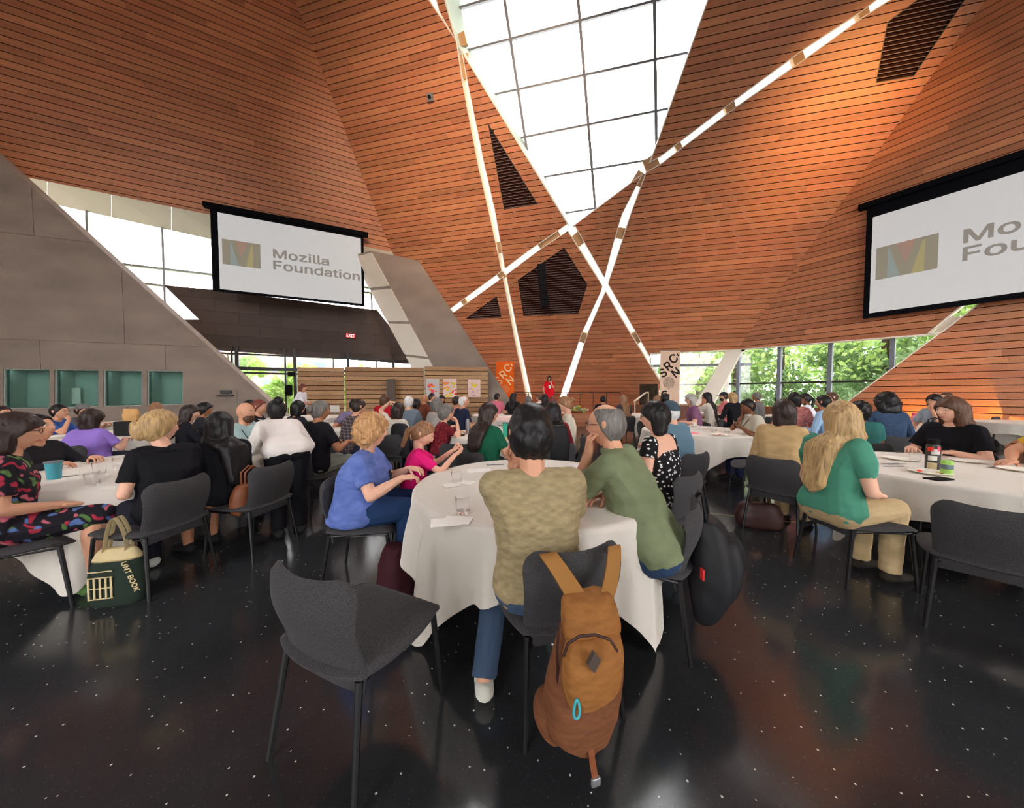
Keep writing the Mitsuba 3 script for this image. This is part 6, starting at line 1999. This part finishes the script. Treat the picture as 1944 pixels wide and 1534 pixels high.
# tan backpack on the chair of the person in the tan t-shirt
hd_ = math.radians(-17)
cr, cf = np.array([math.cos(hd_), -math.sin(hd_), 0]), np.array([math.sin(hd_), math.cos(hd_), 0])


def bp_ring(px, py, half, d, b):
    c = at(px, py, d)
    return (c, cr, half * d / F, cf, b)


bk_ = thing('backpack', 'tan canvas backpack hanging on the chair of the person in tan', 'backpack')
part(bk_, 'body', loft([bp_ring(1116, 1128, 40, 1.165, 0.030), bp_ring(1118, 1150, 52, 1.155, 0.055), bp_ring(1118, 1200, 62, 1.14, 0.075), bp_ring(1112, 1260, 74, 1.125, 0.085), bp_ring(1106, 1320, 78, 1.115, 0.088), bp_ring(1104, 1370, 66, 1.11, 0.075), bp_ring(1110, 1408, 38, 1.11, 0.045), bp_ring(1112, 1418, 14, 1.11, 0.02)], amp=0.009, seed=4), 'canvas_brown', True)
part(bk_, 'top_flap', loft([bp_ring(1114, 1128, 44, 1.150, 0.035), bp_ring(1118, 1152, 56, 1.125, 0.055), bp_ring(1124, 1192, 60, 1.095, 0.050), bp_ring(1126, 1212, 50, 1.085, 0.030)], amp=0.006, seed=5), 'canvas_tan', True)
part(bk_, 'front_pocket', loft([bp_ring(1124, 1198, 46, 1.075, 0.020), bp_ring(1126, 1215, 58, 1.055, 0.042), bp_ring(1126, 1255, 62, 1.035, 0.056), bp_ring(1124, 1300, 58, 1.030, 0.052), bp_ring(1120, 1330, 44, 1.035, 0.035), bp_ring(1118, 1340, 24, 1.04, 0.018)], amp=0.008, seed=6), 'canvas_tan', True)
part(bk_, 'side_pocket', loft([bp_ring(1046, 1320, 14, 1.12, 0.05), bp_ring(1036, 1345, 22, 1.12, 0.055), bp_ring(1040, 1378, 20, 1.12, 0.05), bp_ring(1056, 1400, 12, 1.12, 0.03)], amp=0.004, seed=7), 'canvas_brown', True)
zp = [at(x, y, 0.985) for x, y in ((1070, 1246), (1078, 1222), (1100, 1208), (1130, 1205), (1158, 1214), (1172, 1236))]
part(bk_, 'zip', tube(zp, 0.0045, 6), 'leather_dark', True)
zp2 = [at(x, y, 1.055) for x, y in ((1062, 1180), (1058, 1230), (1058, 1290), (1066, 1340))]
part(bk_, 'zip', tube(zp2, 0.004, 6), 'leather_dark', True)
pc = at(1128, 1258, 0.972)
part(bk_, 'patch', tm(m3.Manifold.hull_points(np.vstack([[pc + cr * x * 0.026 + np.array([0, 0, z * 0.032]) + cf * y for x, z in ((0, 1), (0.85, 0.1), (0, -1), (-0.85, -0.1))] for y in (-0.003, 0.012)]))), 'patch_dark')
pr('patch_dark', col(74, 62, 56), 0.7, 0.3)
across = np.tile(cr, (6, 1))
part(bk_, 'strap', ribbon([at(1104, 1150, 1.135), at(1085, 1118, 1.165), at(1062, 1082, 1.19), at(1046, 1060, 1.205), at(1040, 1052, 1.235), at(1044, 1062, 1.275)], [0.075, 0.075, 0.072, 0.07, 0.068, 0.06], across, 0.010), 'strap_tan', True)
part(bk_, 'strap', ribbon([at(1148, 1142, 1.145), at(1158, 1110, 1.19), at(1164, 1072, 1.235), at(1166, 1048, 1.255), at(1166, 1038, 1.29), at(1164, 1050, 1.33)], [0.066, 0.064, 0.06, 0.058, 0.056, 0.05], across, 0.010), 'strap_tan', True)
part(bk_, 'tail_strap', ribbon([at(1120, 1395, 1.06), at(1122, 1425, 1.05), at(1126, 1455, 1.05), at(1130, 1478, 1.05)], 0.022, np.tile(cr, (4, 1)), 0.004), 'leather_brown', True)
part(bk_, 'buckle', moved(rbox(0.034, 0.012, 0.030, 0.004), xf(at(1131, 1484, 1.05), -hd_)), 'grey_metal', 40)
cg_ = at(1095, 1346, 0.965)
pts = [cg_ + cr * (0.014 * math.cos(a) * (0.7 + 0.3 * math.sin(-a))) + np.array([0, 0, 0.030 * math.sin(a)]) for a in np.linspace(0, 2 * np.pi, 25)]
solo('carabiner', tube(pts, 0.0042, 8, False), 'turquoise', 'turquoise carabiner clipped to the tan backpack', 'carabiner', True)

# black backpack on the chair of the person in the olive shirt
hd2 = math.radians(-58)
cr2, cf2 = np.array([math.cos(hd2), -math.sin(hd2), 0]), np.array([math.sin(hd2), math.cos(hd2), 0])


def bq(px, py, a, d, b):
    return (at(px, py, d), cr2, a, cf2, b)


k = thing('backpack', 'black backpack hanging on the chair of the person in the olive shirt', 'backpack')
part(k, 'body', loft([bq(1336, 985, 0.08, 1.86, 0.05), bq(1346, 1000, 0.11, 1.85, 0.08), bq(1352, 1050, 0.14, 1.83, 0.105), bq(1352, 1100, 0.145, 1.82, 0.11), bq(1344, 1150, 0.11, 1.81, 0.08), bq(1336, 1178, 0.05, 1.80, 0.03)], amp=0.010, seed=8), 'nylon_black', True)
part(k, 'front_pocket', loft([bq(1372, 1020, 0.05, 1.80, 0.05), bq(1382, 1050, 0.09, 1.79, 0.07), bq(1380, 1100, 0.10, 1.78, 0.07), bq(1366, 1140, 0.06, 1.78, 0.04)], amp=0.008, seed=9), 'nylon_black', True)
part(k, 'strap', ribbon([at(1346, 1000, 1.84), at(1338, 968, 1.86), at(1334, 942, 1.90), at(1328, 934, 1.95), at(1318, 952, 2.0)], 0.065, np.tile(cr2, (5, 1)), 0.016), 'nylon_black', True)
part(k, 'strap', ribbon([at(1384, 1012, 1.84), at(1396, 1030, 1.78), at(1404, 1060, 1.76), at(1398, 1100, 1.76), at(1380, 1130, 1.78)], 0.055, np.tile(cf2, (5, 1)), 0.014), 'nylon_black', True)
part(k, 'tag', rbox(0.012, 0.03, 0.06, 0.003, 6, tuple(at(1333, 1090, 1.72))), 'tag_red', 40)
pr('tag_red', col(190, 44, 40), 0.6, 0.3)


def simple_bag(px, py, d, w, h, t, bs, label, name='bag', cat_='bag', face=0.0, handles=True, amp=0.010, seed=1, z0=None, hh=0.16):
    """a soft bag standing or hanging with its base at the pixel"""
    c = at(px, py, d)
    if z0 is not None:
        c = on_floor(px, py, z0)
    fr_ = math.radians(face)
    r_, f_ = np.array([math.cos(fr_), -math.sin(fr_), 0]), np.array([math.sin(fr_), math.cos(fr_), 0])
    k_ = thing(name, label, cat_)
    rr = [(c + [0, 0, 0.004], r_, w * 0.40, f_, t * 0.36), (c + [0, 0, 0.03], r_, w * 0.49, f_, t * 0.5), (c + [0, 0, h * 0.45], r_, w * 0.52, f_, t * 0.52), (c + [0, 0, h * 0.82], r_, w * 0.44, f_, t * 0.40), (c + [0, 0, h], r_, w * 0.30, f_, t * 0.2)]
    part(k_, 'body', loft(rr, amp=amp, seed=seed), bs, True)
    if handles:
        for s_ in (-1, 1):
            p0, p1 = c + r_ * -w * 0.2 + f_ * s_ * t * 0.15 + [0, 0, h * 0.93], c + r_ * w * 0.2 + f_ * s_ * t * 0.15 + [0, 0, h * 0.93]
            part(k_, 'handle', tube([p0, p0 + [0, 0, hh * 0.7], (p0 + p1) / 2 + [0, 0, hh], p1 + [0, 0, hh * 0.7], p1], 0.009, 7), bs, True)
    return k_, c, r_, f_


simple_bag(752, 1132, 2.29, 0.22, 0.36, 0.22, 'maroon_cloth', 'dark maroon backpack on the floor beside the nearest tablecloth', 'backpack', 'backpack', 40, False, seed=2, z0=0.0)
simple_bag(1440, 1000, 3.4, 0.42, 0.26, 0.18, 'leather_dark', 'dark maroon leather tote on the floor behind the person in the beige cardigan', 'handbag', 'bag', 20, True, seed=3, z0=0.0, hh=0.12)
simple_bag(478, 968, 2.84, 0.34, 0.25, 0.14, 'leather_brown', 'brown leather handbag on the chair of the person with very long black hair', 'handbag', 'bag', -80, True, seed=4, hh=0.16)
simple_bag(1060, 871, 4.02, 0.26, 0.42, 0.16, 'nylon_black', 'black backpack hanging behind the person in dark red', 'backpack', 'backpack', 0, False, seed=5)
simple_bag(1776, 863, 4.98, 0.42, 0.50, 0.20, 'nylon_black', 'black bag on the chair behind the stickered flask', 'bag', 'bag', 10, True, seed=6, hh=0.10)
simple_bag(760, 866, 4.98, 0.34, 0.50, 0.10, 'nylon_black', 'black jacket hung over the chair of the person with an arm on the head', 'jacket', 'jacket', 16, False, seed=7, amp=0.02)
# tote bag with print
k, c, r_, f_ = simple_bag(228, 1142, 2.2, 0.30, 0.34, 0.13, 'tote_green', 'dark green tote bag with cream band and lettering on the floor at the left', 'tote_bag', 'bag', -14, False, seed=9, z0=0.0, amp=0.006)
pr('tote_green', col(34, 46, 38), 0.8, 0.2)
pr('tote_cream', col(196, 178, 136), 0.8, 0.2)
part(k, 'top_band', loft([(c + [0, 0, 0.30], r_, 0.132, f_, 0.057), (c + [0, 0, 0.345], r_, 0.112, f_, 0.04), (c + [0, 0, 0.375], r_, 0.085, f_, 0.02)], amp=0.003), 'tote_cream', True)
for s_ in (-1, 1):
    p0, p1 = c + r_ * -0.06 + f_ * s_ * 0.02 + [0, 0, 0.36], c + r_ * 0.06 + f_ * s_ * 0.02 + [0, 0, 0.36]
    part(k, 'handle', ribbon([p0, p0 + r_ * 0.02 + [0, 0, 0.12], (p0 + p1) / 2 + [0, 0, 0.22], p1 + r_ * -0.01 + [0, 0, 0.12], p1], 0.03, np.tile(f_, (5, 1)) * 1.0, 0.004), 'tote_cream', True)
Mface = np.eye(4)
up_ = np.array([0, 0, 1.0])
Mface[:3, 0], Mface[:3, 1], Mface[:3, 2], Mface[:3, 3] = r_, up_, -f_, c - f_ * 0.074
tx = meshkit.text_mesh('UNT BOOK', 0.030, 0.003, bold=True)
tx.apply_transform(trimesh.transformations.rotation_matrix(math.radians(-72), [0, 0, 1]))
tx.apply_translation([0.068, 0.30, 0])
part(k, 'lettering', moved(tx, Mface), 'tote_cream')
pic = [trimesh.creation.box([0.13, 0.006, 0.004], trimesh.transformations.translation_matrix([-0.045, y, 0])) for y in (0.07, 0.14, 0.21, 0.25)]
pic += [trimesh.creation.box([0.010, 0.13, 0.004], trimesh.transformations.translation_matrix([x, 0.14, 0])) for x in (-0.105, -0.075, -0.045, -0.015, 0.012)]
part(k, 'house_print', moved(cat(*pic), Mface), 'tote_cream')

# ------------------------------------------------------------------ table things
scene['clear_glass'] = {'type': 'dielectric', 'int_ior': 1.48}
TUMBLER = [(0.0, 0.0), (0.034, 0.0), (0.036, 0.004), (0.040, 0.088), (0.0395, 0.090), (0.0375, 0.088), (0.0340, 0.016), (0.030, 0.014), (0.0, 0.014)]
PLATE = [(0.0, 0.0), (0.055, 0.0), (0.065, 0.004), (0.105, 0.015), (0.108, 0.017), (0.104, 0.019), (0.064, 0.009), (0.0, 0.008)]
tmb, plt_ = lathe(TUMBLER, 28), lathe(PLATE, 36)
pr('china', col(232, 228, 216), 0.25, 0.5)
zt = ZT + 0.006


def tumbler(px, py, label, s=1.0):
    p = on_floor(px, py, zt)
    return solo('water_glass', moved(tmb, xf(p, 0, s)), 'clear_glass', label, 'glass', 40)


def plate(px, py, label, s=1.0, z=zt, crumbs=False):
    p = on_floor(px, py, z)
    k_ = solo('plate', moved(plt_, xf(p, 0, s)), 'china', label, 'plate', 40)
    if crumbs:
        r = np.random.RandomState(int(px))
        for i in range(4):
            q = p + np.array([0.05 * r.randn(), 0.05 * r.randn(), 0.014])
            solo('food_scrap', smooth(hullb((q, (0.014, 0.010, 0.006)), (q + [0.012, 0.004, 0], (0.009, 0.012, 0.005)), n=8), 0.01, 2), ('ink_red', 'leather_brown', 'slat_plain')[i % 3], ('red', 'brown', 'pale', 'second red')[i] + ' food scrap on the plate ' + ('with the flask behind' if px > 1600 else 'of the middle table'), 'food', True, group='food scraps on plates')
    return k_


pr('slat_plain', col(200, 170, 120), 0.6, 0.3)


def sheet(px, py, w, h, rot, bs, label, name='paper', cat_='paper', t=0.0015, z=zt):
    p = on_floor(px, py, z + t / 2)
    M = xf(p, math.radians(rot))
    return solo(name, moved(trimesh.creation.box([w, h, t]), M), bs, label, cat_)


tumbler(867, 917, 'clear water glass on the nearest table, the far one by the child')
tumbler(879, 974, 'clear water glass on the nearest table, beside the napkins', 1.05)
sheet(846, 991, 0.15, 0.11, 12, 'paper_white', 'white napkin lying lower left of the near water glass', 'napkin', 'napkin')
sheet(868, 987, 0.15, 0.10, -8, 'paper_white', 'white printed napkin overlapping the other near the glass', 'napkin', 'napkin', z=zt + 0.002)
sheet(858, 921, 0.12, 0.09, 25, 'paper_white', 'white napkin under the far water glass of the nearest table', 'napkin', 'napkin')
sheet(884, 916, 0.13, 0.09, -20, 'paper_white', 'white napkin right of the far water glass of the nearest table', 'napkin', 'napkin')
sheet(940, 882, 0.16, 0.02, 10, 'grey_metal', 'thin spoon at the far side of the nearest table', 'spoon', 'cutlery', t=0.004)
sheet(1096, 887, 0.10, 0.07, 30, 'paper_grey', 'small pale box at the far right of the nearest table', 'small_box', 'box', t=0.03)
sheet(910, 893, 0.2, 0.14, 15, 'paper_white', 'white sheet at the far left of the nearest table', 'paper', 'paper')
# left table
pcu = on_floor(103, 909, zt)
k = thing('cup', 'turquoise travel cup on the left table', 'cup')
part(k, 'body', moved(lathe([(0, 0), (0.034, 0), (0.044, 0.125), (0.0, 0.125)], 28), xf(pcu)), 'cup_turquoise', 40)
part(k, 'lid', moved(lathe([(0, 0.125), (0.047, 0.125), (0.047, 0.138), (0.0, 0.140)], 28), xf(pcu)), 'cup_lid', 40)
pr('cup_turquoise', col(62, 146, 160), 0.35, 0.5)
pr('cup_lid', col(96, 110, 116), 0.4, 0.5)
tumbler(176, 921, 'clear water glass on the left table, the nearest of three')
tumbler(189, 899, 'clear water glass on the left table, the middle one')
tumbler(226, 887, 'clear water glass on the left table, right by the person in the black t-shirt')
sheet(118, 905, 0.15, 0.02, 40, 'grey_metal', 'knife lying beside the turquoise cup', 'knife', 'cutlery', t=0.003)
# right table
pf = on_floor(1770, 893, zt)
k = thing('flask', 'dark flask covered with stickers on the right table', 'flask')
part(k, 'body', moved(lathe([(0, 0), (0.042, 0), (0.043, 0.006), (0.043, 0.20), (0.036, 0.225), (0.030, 0.228), (0, 0.228)], 32), xf(pf)), 'flask_dark', 40)
part(k, 'cap', moved(lathe([(0, 0.228), (0.033, 0.228), (0.034, 0.262), (0.028, 0.268), (0, 0.268)], 28), xf(pf)), 'black_matt', 40)
part(k, 'loop', tube([pf + [0.034, 0, 0.24], pf + [0.050, 0, 0.25], pf + [0.046, 0, 0.268], pf + [0.026, 0, 0.266]], 0.006, 7), 'black_matt', True)
pr('flask_dark', col(58, 56, 50), 0.45, 0.4)
th0 = math.atan2(-pf[1], -pf[0])
for j, (a, z, w_, h_, bs) in enumerate(((0.35, 0.185, 0.036, 0.036, 'ink_red'), (-0.35, 0.165, 0.05, 0.045, 'paper_grey'), (0.05, 0.110, 0.05, 0.040, 'paper_white'), (0.1, 0.045, 0.055, 0.055, 'tote_cream'), (-0.75, 0.19, 0.02, 0.04, 'ink_pink'))):
    g = np.linspace(-w_ / 0.086, w_ / 0.086, 7)
    ring_ = np.array([[0.0438 * math.cos(th0 - a + t), 0.0438 * math.sin(th0 - a + t)] for t in g])
    lo_ = np.column_stack([ring_, np.full(7, z - h_ / 2)]) + pf
    hi_ = np.column_stack([ring_, np.full(7, z + h_ / 2)]) + pf
    f_i = np.stack([lo_, hi_], 1)
    ctr = np.array([pf[0], pf[1], 0])
    f_o = f_i + (f_i - ctr) * np.array([0.02, 0.02, 0])
    mk = grid_solid(f_i, f_o)
    mk.fix_normals()
    part(k, 'sticker', mk, bs)
pcn = on_floor(1797, 902, zt)
k = solo('drink_can', moved(lathe([(0, 0), (0.028, 0), (0.033, 0.008), (0.033, 0.112), (0.027, 0.122), (0, 0.120)], 28), xf(pcn)), 'can_green', 'light green drink can beside the stickered flask', 'can', 40)
pr('can_green', col(150, 196, 90), 0.35, 0.5)
part(k, 'print', moved(lathe([(0.0332, 0.05), (0.0336, 0.052), (0.0336, 0.085), (0.0332, 0.087)], 28), xf(pcn)), 'cup_lid', 40)
plate(1765, 899, 'used plate in front of the stickered flask', 1.15, crumbs=True)
plate(1708, 873, 'plate at the far left of the right table', 1.1)
plate(1835, 877, 'plate in front of the person in the black t-shirt with long brown hair', 1.1)
plate(1935, 894, 'plate at the right edge before the hand', 1.1)
tumbler(1737, 876, 'clear water glass on the right table behind the plates')
sheet(1782, 909, 0.17, 0.085, 12, 'black_matt', 'dark phone lying before the used plate on the right table', 'phone', 'phone', t=0.009)
for j, (x, y, rr) in enumerate(((1690, 880, 8), (1696, 885, 4), (1703, 881, 10))):
    sheet(x, y, 0.19, 0.014, rr, 'grey_metal', ('fork', 'knife', 'spoon')[j] + ' by the plate at the left of the right table', ('fork', 'knife', 'spoon')[j], 'cutlery', t=0.004)
sheet(1890, 886, 0.19, 0.014, 10, 'grey_metal', 'knife lying alone in the middle of the right table', 'knife', 'cutlery', t=0.004)
# middle table
pr('paper_green', col(150, 220, 90), 0.8, 0.2)
pr('paper_rose', col(240, 130, 140), 0.8, 0.2)
sheet(1292, 811, 0.30, 0.22, 10, 'paper_green', 'bright green paper on the middle table')
sheet(1330, 813, 0.30, 0.22, -6, 'paper_grey', 'pale lilac paper right of the green one on the middle table')
sheet(1308, 822, 0.30, 0.16, 4, 'paper_rose', 'bright pink paper on the middle table')
plate(1318, 809, 'saucer under the white cup on the middle table', 0.8)
pcc = on_floor(1318, 809, zt + 0.012)
k = solo('cup', moved(lathe([(0, 0), (0.026, 0), (0.038, 0.075), (0.035, 0.075), (0.024, 0.006), (0, 0.006)], 24), xf(pcc)), 'china', 'white cup on a saucer on the middle table', 'cup', 40)
part(k, 'handle', tube([pcc + [0.034, 0, 0.06], pcc + [0.058, 0, 0.055], pcc + [0.055, 0, 0.028], pcc + [0.029, 0, 0.02]], 0.005, 6), 'china', True)
plate(1368, 827, 'plate with scraps before the person in the pale polo shirt', 1.2, crumbs=True)
tumbler(1349, 822, 'clear glass left of the plate with scraps on the middle table')
tumbler(1356, 817, 'clear glass behind the other on the middle table')
tumbler(1381, 822, 'clear glass right of the plate with scraps on the middle table')
# phones in hands
for who, lab in (('the pale polo shirt', 'dark phone in the hand of the person in the pale polo shirt'), ('the teal shirt with curly hair', 'white phone in the hands of the person in teal')):
    key, root, Rw, J = SEATS[who]
    a = J['arm'][0]
    p = root + Rw @ (a[2] + a[3] * 0.10 + a[4] * 0.02)
    solo('phone', moved(rbox(0.075, 0.009, 0.15, 0.004), xf(p + [0, 0, 0.02], -math.radians(-84 if 'polo' in who else 30))), 'black_matt' if 'polo' in who else 'paper_white', lab, 'phone', 40)
# centre table
pt_ = on_floor(960, 829, zt)
k = solo('tumbler', moved(lathe([(0, 0), (0.040, 0), (0.050, 0.20), (0, 0.20)], 24), xf(pt_)), 'teal_cup', 'teal tumbler on the table behind the person in tan', 'tumbler', 40)
pr('teal_cup', col(50, 180, 150), 0.4, 0.5)
part(k, 'lid', moved(lathe([(0, 0.20), (0.052, 0.20), (0.052, 0.215), (0, 0.22)], 24), xf(pt_)), 'cup_lid', 40)
sheet(950, 833, 0.34, 0.24, 12, 'slat_plain', 'light brown tray before the teal tumbler', 'tray', 'tray', t=0.012)
sheet(868, 826, 0.22, 0.15, 0, 'black_matt', 'dark tablet before the person in maroon', 'tablet', 'tablet', t=0.01)
plate(945, 812, 'plate at the far side of the centre table', 1.0)
ps_ = on_floor(888, 823, zt)
k = solo('flask', moved(lathe([(0, 0), (0.038, 0), (0.038, 0.19), (0.025, 0.21), (0.025, 0.24), (0, 0.24)], 24), xf(ps_)), 'grey_metal', 'steel bottle before the person in maroon', 'flask', 40)
sheet(955, 795, 0.40, 0.30, 5, 'paper_pink', 'pink cake box on the table before the orange banner', 'cake_box', 'box', t=0.10)
pb_ = on_floor(1735, 809, zt)
k = solo('bottle', moved(lathe([(0, 0), (0.040, 0), (0.040, 0.20), (0.03, 0.22), (0, 0.22)], 24), xf(pb_)), 'bottle_pink', 'pink bottle on the table by the denim jacket', 'bottle', 40)
pr('bottle_pink', col(226, 130, 150), 0.35, 0.5)
part(k, 'cap', moved(lathe([(0, 0.22), (0.034, 0.22), (0.034, 0.26), (0, 0.262)], 24), xf(pb_)), 'ink_pink', 40)
# food box and paper bag on the far left table
p0 = on_floor(250, 826, zt)
solo('food_carrier', rbox(0.30, 0.24, 0.22, 0.015, 6, (p0[0], p0[1], zt + 0.11)), 'nylon_black', 'black food carrier under the paper bag', 'box', 40)
pbg = np.array([p0[0], p0[1], zt + 0.222])
r = np.random.RandomState(5)
mb_ = loft([(pbg + [0, 0, 0.003], np.array([1.0, 0, 0]), 0.10, np.array([0, 1.0, 0]), 0.065), (pbg + [0, 0, 0.10], np.array([1.0, 0, 0]), 0.105, np.array([0, 1.0, 0]), 0.065), (pbg + [0, 0, 0.19], np.array([1.0, 0, 0]), 0.09, np.array([0, 1.0, 0]), 0.045)], amp=0.016, seed=3)
solo('paper_bag', mb_, 'kraft', 'crumpled brown paper bag above the far left table', 'paper bag')
pr('kraft', col(206, 160, 104), 0.8, 0.2)
p1 = on_floor(28 * 1.0 + 72, 827, zt)
sheet(82, 832, 0.30, 0.22, 10, 'paper_white', 'white tray with food at the left before the person in royal blue', 'tray', 'tray', t=0.03)
# flowers on the stage, sign by the partition
fl0 = np.array([2.75, 13.95, 0.53])
k = thing('flower_arrangement', 'low arrangement of yellow and white flowers on the stage edge', 'flowers')
part(k, 'basket', moved(lathe([(0, 0), (0.24, 0), (0.30, 0.10), (0.26, 0.10), (0, 0.04)], 20), xf(fl0)), 'leather_brown', 40)
cs = [fl0 + [0.30 * r.randn(), 0.10 * r.randn(), 0.16 + 0.05 * r.randn()] for _ in range(16)]
for j, c_ in enumerate(cs):
    part(k, 'bloom', smooth(hullb((c_, (0.05, 0.05, 0.035)), (c_ + [0.02, 0, 0.02], 0.035), n=8), 0.03, 2), ('ink_yellow', 'paper_white', 'kraft')[j % 3], True)
ml, uvl = leaves([fl0 + [0, 0, 0.12], fl0 + [-0.25, 0, 0.1], fl0 + [0.25, 0, 0.1]], [0.2, 0.16, 0.16], 260, 0.05, 3)
part(k, 'foliage', ml, 'leaf_mid', uv=uvl, kind='stuff')
sg_ = at(635.5, 776, 10.6)
k = solo('sign', rbox(0.30, 0.012, 0.22, 0.004, 6, tuple(sg_)), 'paper_white', 'small white sign on a thin stand before the slatted partition', 'sign', 40)
part(k, 'stand', tube([sg_ - [0, 0, 0.1], (sg_[0], sg_[1] + 0.02, 0.0)], 0.012, 6), 'grey_metal', 40)
